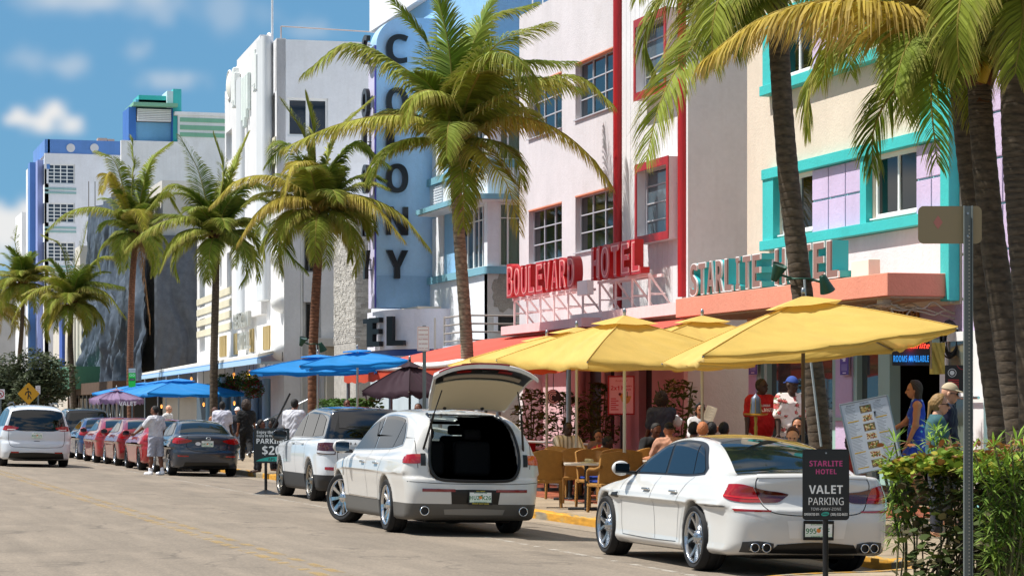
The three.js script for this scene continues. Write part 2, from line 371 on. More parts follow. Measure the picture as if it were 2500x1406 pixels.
// a window of separate panes, set back in its opening; r = [x0, x1, y0, y1] in the plane of the wall
function windowUnit(parent,r,cols,rows,{z=-0.14,frame=0.05,bar:mb=0.028,fm=FRAME_WHITE,gm=GLASS,turnGeo=(g)=>g,sill=0.05,colW,seed=1,heads}={}){
  const [x0,x1,y0,y1]=r,w=part('window',parent),rnd=rng(seed*131 +Math.round((x0 +y0)*100)),fr=[];
  fr.push(box(x0,x1,y1 - frame,y1,z - 0.05,z +0.03),box(x0,x1,y0,y0 +frame,z - 0.05,z +0.03),box(x0,x0 +frame,y0 +frame,y1 - frame,z - 0.05,z +0.03),box(x1 - frame,x1,y0 +frame,y1 - frame,z - 0.05,z +0.03));
  const ws=colW??Array(cols).fill(1),tot=ws.reduce((a,b)=>a +b,0),xs=[x0 +frame];for(const k of ws)xs.push(xs[xs.length - 1] +(x1 - x0 - 2*frame)*k / tot);
  const ys=[];for(let j=0;j<=rows;j++)ys.push(lerp(y0 +frame,y1 - frame,heads?heads[j]:j / rows));
  for(let i=1;i<xs.length - 1;i++)fr.push(box(xs[i] - mb / 2 - 0.008,xs[i] +mb / 2 +0.008,y0 +frame,y1 - frame,z - 0.045,z +0.024));
  for(let j=1;j<ys.length - 1;j++)fr.push(box(x0 +frame,x1 - frame,ys[j] - mb / 2,ys[j] +mb / 2,z - 0.04,z +0.018));
  if(sill)fr.push(box(x0 - 0.02,x1 +0.02,y0 - 0.03,y0 - 0.002,z,sill));
  const f=M('frame',turnGeo(merge(fr)),fm,w);
  
  for(let i=0;i<xs.length - 1;i++)for(let j=0;j<ys.length - 1;j++){
    const g=box(xs[i] +0.004 -(xs[i] +xs[i +1])/ 2,xs[i +1] - 0.004 -(xs[i] +xs[i +1])/ 2,ys[j] +0.004 -(ys[j] +ys[j +1])/ 2,ys[j +1] - 0.004 -(ys[j] +ys[j +1])/ 2,-0.004,0.004);
    g.rotateY((rnd()- 0.5)*0.012);g.rotateX((rnd()- 0.5)*0.014);
    g.translate((xs[i] +xs[i +1])/ 2,(ys[j] +ys[j +1])/ 2,z - 0.01);
    M('pane',turnGeo(g),gm,w);
  }
  return w;
}
const TX=(ch,size,depth,x,y,z,sx=1)=>{const g=letterGeo(ch,size,depth);const b=g.boundingBox;g.translate(-(b.min.x +b.max.x)/ 2,0,0);g.scale(sx,1,1);g.translate(x,y,z);return g;};

// ---- the white hotel with red trim
{
  const b=new Bld('white_hotel','white three storey hotel with red columns and red framed windows',18,atU(1680,0,18).z*-1);
  const xL=b.F(1268,500).x,xC=b.F(1513,300).x,top=13.2,topL=b.F(1290,27).y;
  const W=[];// windows of the plain left half
  const w1=b.rectF(1291,514,1372,645),w2=b.rectF(1405,479,1499,618),h=3.19;
  for(const k of [0,1])for(const w of [w1,w2])W.push([w[0],w[1],w[2] +k*h,w[3] +k*h]);
  const g1=b.rectF(1290,900,1330,1060,-0.3),sides=W.map((w)=>[...w]);
  b.add('front_wall',poly(rect(xL,xC,3.3,topL),sides,-0.26,0),W_PINKWHITE);
  W.forEach((w,i)=>{windowUnit(b.o,w,3,3,{z:-0.15,fm:FRAME_GREY,gm:i>1?GLASS_BLUE:GLASS,seed:i +3});b.add('lintel',box(w[0] +0.002,w[1] - 0.002,w[3] - 0.03,w[3] +0.002,-0.24,0.012),wallMat(0xe0906f));});
  // the grooved right half
  b.add('backing_wall',box(xC,-0.02,3.3,top,-0.3,-0.075),W_WHITE);
  const n=13,xa=xC +0.16,xb=-0.36;
  const frames=[b.rectF(1552,404,1633,597,0.28),b.rectF(1549,52,1627,247,0.28)];
  for(let i=0;i<n;i++)b.add('board',rbox(xa +(xb - xa)*i / n +0.006,xa +(xb - xa)*(i +1)/ n - 0.006,3.3,top,-0.075,0,0.006,1),W_WHITE);
  for(const f of frames){
    const [x0,x1,y0,y1]=f,t=0.11,wn=part('framed_window',b.o);
    M('box_frame',[box(x0,x1,y1 - t,y1,0.002,0.28),box(x0,x1,y0,y0 +t,0.002,0.28),box(x0,x0 +t,y0 +t,y1 - t,0.002,0.28),box(x1 - t,x1,y0 +t,y1 - t,0.002,0.28)],W_WHITE,wn);
    M('red_trim',[box(x0 - 0.012,x1 +0.012,y1 - t - 0.05,y1 +0.012,0.28,0.3),box(x0 - 0.012,x1 +0.012,y0 - 0.012,y0 +t +0.05,0.28,0.3),box(x0 - 0.012,x0 +t,y0 +t +0.05,y1 - t - 0.05,0.28,0.3),box(x1 - t,x1 +0.012,y0 +t +0.05,y1 - t - 0.05,0.28,0.3)],W_RED,wn);
    const gz=0.03,gx0=x0 +t,gx1=x1 - t,gy0=y0 +t,gy1=y1 - t;
    M('sash',[box(gx0,gx0 +0.09,gy0,gy1,gz,gz +0.06),box(gx1 - 0.05,gx1,gy0,gy1,gz,gz +0.06),box(gx0 +0.09,gx1 - 0.05,gy1 - 0.07,gy1,gz,gz +0.06),box(gx0 +0.09,gx1 - 0.05,gy0,gy0 +0.07,gz,gz +0.06),...[1,2,3].map((k)=>box(gx0 +0.09,gx1 - 0.05,lerp(gy0,gy1,k / 4)- 0.015,lerp(gy0,gy1,k / 4)+0.015,gz,gz +0.045))],FRAME_GREY,wn);
    for(let k=0;k<4;k++)M('pane',box(gx0 +0.09,gx1 - 0.05,lerp(gy0,gy1,k / 4)+0.016,lerp(gy0,gy1,(k +1)/ 4)- 0.016,gz +0.015,gz +0.022),phy(0x50606a,0.08),wn);
  }
  for(const [px,y0] of [[1512,b.F(1512,752).y],[1671,b.F(1671,725).y]]){
    const x=b.F(px,300).x,g=new THREE.CylinderGeometry(0.12,0.12,top - y0,18,1);g.translate(x,(top +y0)/ 2,0.02);
    b.add('red_column',g,W_RED);
  }
  b.add('side_wall',side(box(0,13,0,top,-0.25,0)),wallMat(0xe8ebec));
  b.add('block',box(xL +0.02,-0.26,3.2,topL - 0.2,-13,-0.32),W_WHITE);
  b.add('left_return',box(xL,xL +0.25,3.3,topL - 0.02,-13,-0.262),W_PINKWHITE);
  // roof rail
  const rl=[];for(let k=0;k<8;k++)rl.push(bar(v3(xL +0.2 +k*0.9,topL,-0.3),v3(xL +0.2 +k*0.9,topL +1,-0.3),0.018,6));
  for(const k of [0.5,1])rl.push(bar(v3(xL +0.1,topL +k,-0.3),v3(xL +7,topL +k,-0.3),0.02,6));
  b.add('roof_rail',rl,FRAME_WHITE);
  // ground floor, in the shade of its awning
  const pinkIn=wallMat(0xe3bfc4),door=std(0x1a1416,0.5);
  const d1=b.rectF(1424,886,1468,1075,-0.5),d2=b.rectF(1560,896,1592,1075,-0.5);
  b.add('ground_wall',poly(rect(xL,-0.02,0,3.3),[d1,[d1[1] +0.25,d1[1] +1.3,0.9,2.9],d2].map((r)=>[r[0],r[1],Math.max(r[2],0.03),r[3]]),-0.75,-0.5),pinkIn);
  for(const d of [d1,d2])b.add('dark_door',box(d[0],d[1],0.1,d[3],-0.72,-0.68),door);
  b.add('shop_window',box(d1[1] +0.25,d1[1] +1.3,0.9,2.9,-0.7,-0.66),GLASS);
  b.add('corner_post',box(xL,xL +0.32,0,3.3,-0.5,0),W_WHITE);
  b.add('porch_ceiling',box(xL,-0.02,3.18,3.3,-0.74,0),wallMat(0xd8c0c0));
  for(const px of [1415,1512]){const x=b.F(px,940,-0.2).x;b.add('porch_column',new THREE.CylinderGeometry(0.13,0.13,3.2,14).translate(x,1.6,-0.22),wallMat(0xd8b5ba));}
  
  // pink and white sign ledge in two steps
  const ledge=(pl,pr,py,z,t)=>{const a=b.F(pl,py,z),c=b.F(pr,py,z),r=Math.min(z,0.8),s=new THREE.Shape();s.moveTo(a.x,-0.02);s.lineTo(a.x,z - r);s.quadraticCurveTo(a.x,z,a.x +r,z);s.lineTo(c.x,z);s.lineTo(c.x,-0.02);const g=new THREE.ExtrudeGeometry(s,{depth:t,bevelEnabled:false,curveSegments:10});g.rotateX(PI / 2);g.translate(0,a.y,0);return uvm(g);};
  b.add('sign_ledge',ledge(1206,1420,800,1.5,0.2),wallMat(0xeccdcd));
  b.add('sign_ledge',ledge(1372,1660,772,1.05,0.24),wallMat(0xf0d8d6));
  b.add('ledge_soffit',box(b.F(1390,780,0.9).x,-0.1,3.05,3.28,0.02,0.92),std(0xb52a26,0.6));
  // the lettering on its stand
  const sg=thing('hotel_sign','red neon letters spelling Boulevard Hotel on a pink stand','sign',b.o.position.x,0,b.o.position.z,-PI / 2);
  const zs=0.8,red=std(0xb3141a,0.35),neon=std(0xe8a8a0,0.3),L=(px,py)=>b.F(px,py,zs);
  const words=[['BOULEVARD',1255,1425,728,699],['HOTEL',1463,1588,686,671]],yb=[];
  for(const [word,pa,pb,ya] of words){
    const a=L(pa,ya),c=L(pb,ya),n=word.length,wd=(c.x - a.x)/ n,lh=0.78;
    yb.push([a.x,c.x,a.y]);
    [...word].forEach((ch,i)=>{
      const tall=word==='BOULEVARD'&&i===0?1.08:0.95,g=letterGeo(ch,lh*tall,0.2),bb=g.boundingBox,gw=bb.max.x - bb.min.x;
      g.translate(-(bb.min.x +bb.max.x)/ 2,0,0);g.scale(wd*0.9 / gw,1,1);const q=g.clone();
      g.translate(a.x +wd*(i +0.5),a.y,zs);const lm=M('letter',g,red,sg);
      const q3=q.clone();q.scale(0.8,0.86,0.06);q.translate(a.x +wd*(i +0.5),a.y +lh*0.06,zs +0.2);M('neon_tube',q,neon,lm);q3.scale(0.64,0.8,0.07);q3.translate(a.x +wd*(i +0.5),a.y +lh*0.085,zs +0.2);M('letter_face',q3,red,lm);
    });
  }
  const st0=[],ly=b.F(1206,800,1.5).y;
  yb.forEach(([x0,x1,y])=>{
    st0.push(box(x0,x1,y - 0.07,y - 0.01,zs - 0.02,zs +0.04),box(x0,x1,y - 0.07,y - 0.01,zs - 0.3,zs - 0.25));
    const n=Math.round((x1 - x0)/ 1.05);
    for(let i=0;i<=n;i++){const x=lerp(x0 +0.05,x1 - 0.05,i / n);st0.push(bar(v3(x,ly,zs),v3(x,y - 0.05,zs),0.028,6),bar(v3(x,ly,zs - 0.62),v3(x,y - 0.05,zs - 0.02),0.026,6),bar(v3(x,(ly +y)/ 2,zs),v3(x,(ly +y)/ 2,zs - 0.35),0.018,5));}
    st0.push(bar(v3(x0,(ly +y)/ 2,zs - 0.33),v3(x1,(ly +y)/ 2,zs - 0.33),0.018,5));
  });
  M('stand',st0,std(0xe6cfcd,0.6),sg);
  const jb=L(1440,715);M('junction_box',rbox(jb.x - 0.45,jb.x +0.3,jb.y - 0.05,jb.y +0.28,zs,zs +0.16,0.02),std(0xeee6e4,0.5),sg);
}

// ---- the cream hotel with turquoise bands
{
  const vN=30,b=new Bld('cream_hotel','cream hotel with turquoise window bands and lilac panels beside the right palms',18,vN);
  const xF=b.F(1825,300).x,xE=b.F(2345,300).x,fl=2.97;
  const fT=b.F(1878,416).y,fB=b.F(1890,612).y,fx0=b.F(1879,420).x,fx1=b.F(2322,320).x;
  const A=[b.F(1905,440).x,b.F(1990,440).x],Bw=[b.F(2133,380).x,b.F(2245,380).x],m0=b.F(2116,400).x,m1=b.F(2131,400).x;
  const iT=fT - 0.2,iB=fB +0.27,holes=[];
  for(const k of [0,1])for(const w of [A,Bw])holes.push([w[0],w[1],iB +k*fl,iT +k*fl]);
  b.add('front_wall',poly(rect(xF,xE,3.4,11.6),holes,-0.3,0),W_CREAM);
  for(const k of [0,1]){
    const dy=k*fl,p=part('window_band',b.o),z=0.14;
    M('band_frame',[rbox(fx0,fx1,iT +dy,fT +dy,0.002,z +0.03,0.01,1),rbox(fx0,fx1 +0.2,fB +dy,iB +dy - 0.08,0.002,z +0.07,0.012,1),box(fx0,A[0],iB +dy - 0.08,iT +dy,0.002,z),box(m0,m1,iB +dy - 0.08,iT +dy,0.002,z - 0.02)],W_TURQ,p);
    for(const w of [A,Bw]){
      const q=windowUnit(p,[w[0] +0.003,w[1] - 0.003,iB +dy +0.003,iT +dy - 0.003],2,1,{z:-0.08,frame:0.07,bar:0.05,seed:k +9,gm:phy(0x0a0d0d,0.03,{ior:1.5}),sill:0.06});
      
    }
    const grid=(x0,x1,nc,y0,y1,nr)=>{for(let i=0;i<nc;i++)for(let j=0;j<nr;j++)M('panel',rbox(lerp(x0,x1,i / nc)+0.018,lerp(x0,x1,(i +1)/ nc)- 0.018,lerp(y0,y1,j / nr)+0.018,lerp(y0,y1,(j +1)/ nr)- 0.018,0.01,0.06,0.008,1),W_LILAC,p);M('panel_joints',box(x0,x1,y0,y1,0.002,0.022),wallMat(0x8fd3d6),p);};
    grid(A[1] +0.01,m0 - 0.01,3,iB +dy - 0.08,iT +dy,2);
    grid(Bw[1] +0.01,fx1,2,iB +dy - 0.08,iT +dy,2);
  }
  for(const k of [0,1,2])b.add('turquoise_pilaster',box(b.F(2250,200).x,fx1 +0.15,k?fT +(k - 1)*fl +0.03:3.42,k===2?11.5:k?fB +k*fl - 0.01:fB - 0.02,0.003,0.02),k?W_TURQ:W_WHITE);
  b.add('turquoise_fin',rbox(fx1 +0.02,fx1 +0.34,3.45,11.7,0,0.2,0.02,2),W_TURQ);
  // white strip below the band, with a rough top edge
  b.add('white_strip',box(fx0 +0.2,fx1,3.41,fB - 0.01,0.004,0.05),W_WHITE);
  // lilac wall beyond the fin, out to the right of the frame
  b.add('lilac_wall',box(xE +0.02,4,0,11.6,-0.3,-0.06),wallMat(0x8fd3d6));
  for(let i=0;i<9;i++)for(let j=0;j<12;j++)b.add('panel',rbox(xE +0.06 +i*0.7 +0.02,xE +0.06 +(i +1)*0.7 - 0.02,2.75 +j*0.72 +0.02,2.75 +(j +1)*0.72 - 0.02,-0.06,0,0.01,1),W_LILAC);
  b.add('block',box(xF +0.02,4,3.3,11.3,-12,-0.32),W_CREAM);
  b.add('far_return',box(xF,xF +0.25,0,11.58,-12,-0.302),W_CREAM);
  // coral canopy slab
  const cz=1.22,cT=b.F(1650,730,cz).y,cB=b.F(1650,776,cz).y,cx0=b.F(1650,750,cz).x,cx1=b.F(2168,690,cz).x;
  b.add('canopy_slab',rbox(cx0,cx1,cB,cT,-1.5,cz,0.015,2),W_CORAL);
  b.add('canopy_soffit',box(cx0 +0.06,cx1 - 0.06,cB - 0.03,cB - 0.001,-0.3,cz - 0.08),wallMat(0xb9a891));
  const wires=[];const wr=rng(4);
  for(let k=0;k<5;k++){const pts=[];for(let i=0;i<=9;i++)pts.push(v3(lerp(cx1 - 5 +k*0.5,cx1 +0.05,i / 9),cB - 0.05 - wr()*0.14,cz - 0.12 - 0.1*k - wr()*0.05));wires.push(tube(pts,0.012,40,5));}
  for(let k=0;k<3;k++){const pts=[];for(let i=0;i<=6;i++)pts.push(v3(cx1 - 0.05 - wr()*0.06,cB - 0.06 - wr()*0.2 - k*0.06,lerp(cz - 0.1,0,i / 6)));wires.push(tube(pts,0.014,30,5));}
  b.add('cables',wires,std(0xa39a88,0.7));
  const coil=[];for(let k=0;k<7;k++){const c=new THREE.TorusGeometry(0.15 +wr()*0.06,0.011,5,16);c.scale(0.8,1.5,1);c.rotateY(PI / 2 +(wr()- 0.5)*0.6);const q=b.F(2335,815 +wr()*20,0.1);c.translate(q.x - 0.1 +wr()*0.1,q.y,0.12 +wr()*0.08);coil.push(c);}
  b.add('cable_coil',coil,BLACK);
  const fl1=b.F(2165,735,0.9);b.add('floodlight',[rbox(fl1.x - 0.12,fl1.x +0.12,fl1.y - 0.1,fl1.y +0.08,0.85,1.02,0.03),bar(v3(fl1.x,fl1.y +0.05,0.9),v3(fl1.x,cB,0.9),0.02)],std(0xc9c4b8,0.5));
  // ground floor: lilac piers, mint shop fronts and the doorway
  const gz=-0.02,mint=std(0x9fc4bb,0.55),sx0=b.F(1836,900,gz).x;
  const px=(x)=>b.F(x,950,gz).x;
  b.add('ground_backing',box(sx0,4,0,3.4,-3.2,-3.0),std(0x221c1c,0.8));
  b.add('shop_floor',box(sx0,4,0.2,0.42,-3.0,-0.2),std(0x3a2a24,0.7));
  b.add('lilac_pier',box(px(1834),px(1852),0,3.35,-0.25,0.03),W_LILAC);b.add('lilac_pier',box(px(2047),px(2087),0,3.35,-0.25,0.03),W_LILAC);
  const mf=[];const v=(a,c,y0,y1)=>mf.push(box(px(a),px(c),y0,y1,-0.2,0.0));
  v(1852,1862,0.4,3.3);v(1868,1876,0.4,3.3);v(2036,2047,0.4,3.3);v(2087,2096,0.4,3.3);v(2148,2156,0.4,3.3);v(2156,2176,0.4,3.3);
  mf.push(box(px(1852),px(2047),3.02,3.1,-0.2,0),box(px(2087),px(2330),2.75,2.86,-0.2,0.02),box(px(2047),px(2087),1.5,1.56,0.03,0.05));
  b.add('mint_frame',mf,mint);
  for(const g of [box(px(1876),px(2036),0.45,3.02,-0.11,-0.1),box(px(2096),px(2148),0.45,2.75,-0.11,-0.1)])b.add('glass_front',g,phy(0x3c4444,0.03,{ior:1.6}));
  b.add('doorway',box(px(2176),px(2272),0.42,2.75,-1.2,-1.1),std(0x141416,0.6));
  b.add('fascia',box(px(2090),xE +0.1,2.87,3.4,-0.25,-0.03),wallMat(0xb9a3c0));
  const gold=std(0x8f6420,0.45,{metalness:0.3});
  for(const [t,p,y,s] of [['750',2128,752,0.17],['BAR',2185,748,0.17],['750',2238,742,0.17],['STARLITE',2160,850,0.2],['HOTEL',2215,770,0.26]]){const q=b.F(p,y,0);const g=TX(t,s,0.04,q.x,q.y - s / 2,-0.02);b.add('gold_letters',g,gold);}
  // white framed side door and its frosted panes
  b.add('side_door',[box(px(2312),px(2328),0.42,2.95,0.02,0.1),box(px(2312),px(2420),2.8,2.95,0.02,0.1),box(px(2392),px(2420),0.42,2.8,0.02,0.1),box(px(2328),px(2392),1.9,1.98,0.03,0.09)],FRAME_WHITE);
  b.add('door_glass',[box(px(2328),px(2392),1.98,2.8,0.05,0.06),box(px(2328),px(2392),0.42,1.9,0.05,0.06)],phy(0x5d645c,0.04,{ior:1.6}));
  b.add('door_rail',bar(v3(px(2376),b.F(2376,971,0.15).y,0.17),v3(px(2418),b.F(2376,971,0.15).y,0.17),0.025),CHROME);
  // lettering along the canopy
  const sg=thing('hotel_sign','turquoise letters with white neon outline spelling Starlite Hotel on the coral canopy','sign',18,0,-vN,-PI / 2);
  const zs=cz - 0.36,turq=std(0x3cb7bb,0.5),face=std(0x8d6a62,0.5),rim=std(0xefecea,0.35);
  for(const [word,pa,pb,yb,lh] of [['STARLITE',1722,1900,716,0.62],['HOTEL',1932,2094,690,0.65]]){
    const a=b.F(pa,yb,zs),c=b.F(pb,yb,zs),n=word.length,wd=(c.x - a.x)/ n;
    [...word].forEach((ch,i)=>{
      const g=letterGeo(ch,lh,0.3),bb=g.boundingBox,gw=bb.max.x - bb.min.x,k=ch==='I'?0.36:0.86;
      g.translate(-(bb.min.x +bb.max.x)/ 2,0,0);g.scale(wd*k / gw,1,1);const q=g.clone(),q2=g.clone();
      g.translate(a.x +wd*(i +0.5),cT +0.03,zs);const lm=M('letter',g,turq,sg);
      q.scale(1.02,1.015,0.1);q.translate(a.x +wd*(i +0.5),cT +0.022,zs +0.3);M('letter_rim',q,rim,lm);
      q2.scale(0.9,0.94,0.1);q2.translate(a.x +wd*(i +0.5),cT +0.03 +lh*0.03,zs +0.306);M('letter_face',q2,face,lm);
    });
  }
  const jb=b.F(2116,665,zs);M('junction_box',rbox(jb.x - 0.35,jb.x +0.35,cT +0.01,cT +0.3,zs - 0.1,zs +0.12,0.02),std(0xe6dfcf,0.6),sg);
  M('rail',[box(b.F(1722,716,zs).x,b.F(2094,690,zs).x,cT +0.001,cT +0.028,zs +0.02,zs +0.08)],DARKMETAL,sg);
}

// ---- the blue and white hotel with the tower sign
{
  const vN=64.1,b=new Bld('blue_hotel','light blue and white hotel with rounded ledges and a tall blue sign tower',18,vN);
  const aqua=wallMat(0x7fb6c9,0.7),blue=wallMat(0x93c6f0),blueT=wallMat(0xb2dbff,0.6),white=wallMat(0xeff2f8);
  const yS=[b.F(1045,680).y,b.F(1045,680).y +2.9,b.F(1045,680).y +5.8],wh=1.78,xT=-6.3;
  const ex=(z,x0,x1,t,y,r=0.5)=>{const s=new THREE.Shape();s.moveTo(x0,-8);s.lineTo(x0,z);s.lineTo(x1 - r,z);s.absarc(x1 - r,z - r,r,PI / 2,0,true);s.lineTo(x1,-8);const g=new THREE.ExtrudeGeometry(s,{depth:t,bevelEnabled:false,curveSegments:12});g.rotateX(PI / 2);g.translate(0,y +t,0);return uvm(g);};
  b.add('lower_wall',box(-14,0,0,yS[0] - 0.2,-0.3,0),white);
  b.add('lower_side',side(poly(rect(0,9,0,yS[0] - 0.2),[b.rectS(1205,772,1262,812)],-0.3,0.001)),wallMat(0xd6d5d0));
  b.add('side_opening',side(box(...b.rectS(1205,772,1262,812),-0.25,-0.2)),std(0x30363a,0.4));
  {// bare patch where the plaster has come away
    const c=b.S(1232,715),s=new THREE.Shape(),r=rng(5);for(let i=0;i<=26;i++){const a=i / 26*2*PI,k=0.82 +0.3*r();const q=[-c.z +Math.cos(a)*0.38*k,c.y +Math.sin(a)*0.52*k];if(i)s.lineTo(...q);else s.moveTo(...q);}
    b.add('bare_plaster',side(new THREE.ExtrudeGeometry(s,{depth:0.012,bevelEnabled:false}).translate(0,0,0.002)),std(0xb3aea2,0.95,{map:grimeMap,bumpMap:stuccoBump,bumpScale:0.02}));
  }
  yS.forEach((y,k)=>{
    b.add('sill_band',ex(0.1,-8,0.1,0.2,y - 0.2,0.12),aqua);
    if(k<2){
      b.add('ledge',ex(0.62,-5.55,0.62,0.14,y +wh,0.6),aqua);b.add('ledge_soffit',ex(0.56,-5.5,0.56,0.03,y +wh - 0.032,0.55),white);
      b.add('spandrel',ex(0,-8,0.001,0.78,y +wh +0.142,0.05),white);
      const lv=[];for(let i=0;i<9;i++)lv.push(rbox(-5.7,-4.75,y +wh +0.2 +i*0.078,y +wh +0.235 +i*0.078,0.001,0.05,0.01,1));for(const l of lv)b.add('louvre',l,white);
    }
    // window band: corner post, blue pier, glazing both ways
    if(k<2){
      b.add('band_back',ex(-0.45,-8,-0.25,wh,y,0.05),blue);
      b.add('band_post',box(-0.34,0,y,y +wh - 0.03,-0.34,0.0),white);b.add('band_post',box(-6.2,-4.9,y,y +wh - 0.03,-0.3,-0.05),white);
      b.add('blue_pier',box(-4.75,-3.2,y,y +wh - 0.03,-0.3,-0.04),blue);
      windowUnit(b.o,[-3.1,-1.75,y,y +wh - 0.04],2,2,{z:-0.12,heads:[0,0.78,1],fm:FRAME_WHITE,gm:phy(0x2c4250,0.04),sill:0,seed:40 +k});
      windowUnit(b.o,[-1.75,-0.36,y,y +wh - 0.04],3,2,{z:-0.12,heads:[0,0.78,1],fm:FRAME_WHITE,gm:phy(0x2c4250,0.04),sill:0,seed:50 +k});
      windowUnit(b.o,[0.36,1.05,y,y +wh - 0.04],2,2,{z:-0.12,colW:[1,2],heads:[0,0.78,1],turnGeo:side,fm:FRAME_WHITE,gm:phy(0xd8ded8,0.02,{transmission:1,thickness:0,ior:1.45}),sill:0,seed:60 +k});
      windowUnit(b.o,[1.05,2.4,y,y +wh - 0.04],2,2,{z:-0.12,heads:[0,0.78,1],turnGeo:side,fm:FRAME_WHITE,gm:phy(0xd8ded8,0.02,{transmission:1,thickness:0,ior:1.45}),sill:0,seed:60 +k});
      const cp=new THREE.PlaneGeometry(2.1,wh - 0.1,90,1),q=cp.attributes.position;for(let i=0;i<q.count;i++)q.setZ(i,0.035*Math.sin(q.getX(i)*34 +Math.sin(q.getX(i)*7)*2));cp.computeVertexNormals();cp.translate(1.42,y +wh / 2,-0.21);
      b.add('curtain',side(cp),std(0xc9d2c6,0.9,{side:THREE.DoubleSide}));
    }
  });
  b.add('upper_block',box(-14,-0.4,yS[2] +0.0,yS[2] +2.6,-8,-0.2),blue);
  b.add('parapet',ex(0.06,-14,0.05,1.5,yS[2] +2.61,0.1),white);
  b.add('parapet_band',ex(0.1,-14,0.09,0.22,yS[2] +3.9,0.1),aqua);
  b.add('block',box(-14,-0.46,0,yS[2] +2.5,-8,-0.47),white);
  {const q=b.S(1010,60,-6);b.add('roof_hut',box(-9,-6,yS[2] +2.6,q.y +2.2,-2.6,-0.3),white);b.add('roof_unit',box(-6.2,-5.9,q.y - 0.6,q.y +0.3,-0.9,-0.35),std(0xb8b2a4,0.6));}
  // the sign tower: a slab with a rounded head standing out from the front
  const tw=part('sign_tower',b.o),tz=1.62,yB=b.S(985,752,xT).y,yT=b.S(985,42,xT).y,rT=0.86;
  const ts=new THREE.Shape();ts.moveTo(-0.2,yB);ts.lineTo(tz,yB);ts.lineTo(tz,yT - rT);ts.absellipse(tz - rT,yT - rT,rT,rT,0,PI / 2,false);ts.lineTo(-0.2,yT);
  const tg=new THREE.ExtrudeGeometry(ts,{depth:0.85,bevelEnabled:false,curveSegments:20});tg.rotateY(-PI / 2);tg.translate(xT,0,0);
  M('slab',uvm(tg),blueT,tw);
  M('front_strip',box(xT - 0.83,xT - 0.06,yB,yT - rT,tz +0.002,tz +0.05),wallMat(0xd8d4ee,0.6),tw);
  M('edge_tube',bar(v3(xT - 0.02,yB,tz +0.03),v3(xT - 0.02,yT - rT,tz +0.03),0.025),std(0x5b55b8,0.4),tw);
  M('base_panel',box(xT +0.002,xT +0.03,yB,yB +0.95,0,tz - 0.02),wallMat(0x9cc4ea),tw);
  const black=std(0x0d0e14,0.3),lz=[...'COLONY'],yc=[120,250,332,436,540,646];
  lz.forEach((ch,i)=>{
    const q=b.S(967,yc[i],xT),g=letterGeo(ch,0.84,0.12),bb=g.boundingBox;g.translate(-(bb.min.x +bb.max.x)/ 2,-(bb.min.y +bb.max.y)/ 2,0);g.scale(0.66 /(bb.max.x - bb.min.x),1,1);const g2=g.clone();
    g.rotateY(PI / 2);g.translate(xT +0.03,q.y,q.z);M('letter',g,black,tw);
    g2.scale(1.1,1,1);g2.translate(xT - 0.42,q.y,tz +0.16);const lm=M('letter',g2,black,tw);
    M('bracket',[bar(v3(xT - 0.42,q.y +0.15,tz +0.04),v3(xT - 0.42,q.y +0.15,tz +0.17),0.015,5),bar(v3(xT - 0.42,q.y - 0.15,tz +0.04),v3(xT - 0.42,q.y - 0.15,tz +0.17),0.015,5)],DARKMETAL,lm);
  });
  // rounded entrance canopy with lettering
  const en=part('entrance_canopy',b.o),cb=b.S(990,853,-5).y,ctp=b.S(990,756,-5).y,rx=1.9,rz=1.55,s=new THREE.Shape();
  s.moveTo(-7.8,0);s.lineTo(-7.8,rz);s.lineTo(-3.95 - rx,rz);s.absellipse(-3.95 - rx,0,rx,rz,PI / 2,0,true);
  const cg=new THREE.ExtrudeGeometry(s,{depth:ctp - cb,bevelEnabled:false,curveSegments:28});cg.rotateX(PI / 2);cg.translate(0,ctp,0);
  M('canopy_drum',uvm(cg),wallMat(0xf3f1fd,0.6),en);
  const s2=cg.clone();s2.translate(6.5,-ctp,0);s2.scale(0.97,0.16,0.95);s2.translate(-6.5,cb - 0.002,0);M('navy_band',s2,std(0x20408c,0.5),en);
  M('roof_tray',rbox(-6.6,-4.2,ctp +0.002,ctp +0.07,0.2,0.9,0.01),std(0xd9cfc0,0.8),en);
  [['T',-0.55],['E',-0.08],['L',0.6]].forEach(([ch,k])=>{
    const g=letterGeo(ch,0.85,0.14),bb=g.boundingBox;g.translate(-(bb.min.x +bb.max.x)/ 2,0,0);g.scale(0.6 /(bb.max.x - bb.min.x),1,1);
    const a=PI / 2 - Math.max(0,k)*1.0,x=k<0?-5.85 +k*1.6:-5.85 +rx*Math.cos(a),z=rz*Math.sin(a);g.rotateY(PI / 2 - a +(k<0?0.3:0.1));g.translate(x +Math.cos(a)*0.1,cb +0.1,z +Math.sin(a)*0.1);M('letter',g,black,en);
  });
  // balcony rail to the right of the canopy
  const rl=[],r0=b.F(1085,800,0.9).x,ry=b.F(1085,835,0.9).y;for(const k of [0,0.22,0.44,0.66])rl.push(bar(v3(r0,ry +k,0.9),v3(0.9,ry +k,0.9),0.025,6),bar(v3(0.9,ry +k,0.9),v3(0.9,ry +k,-3),0.025,6));for(const [x,z] of [[r0,0.9],[-2.2,0.9],[0.9,0.9],[0.9,-1]])rl.push(bar(v3(x,ry - 0.3,z),v3(x,ry +0.7,z),0.03,6));
  b.add('balcony_rail',rl,std(0xb3aaa2,0.5,{metalness:0.5}));
  b.add('balcony_slab',box(r0,0.95,ry - 0.35,ry - 0.12,0.01,0.95),wallMat(0xb9cfe4));
  b.add('ground_front',box(-14,-0.5,0.4,2.6,-0.02,0.03),wallMat(0xbcc9d2));
}

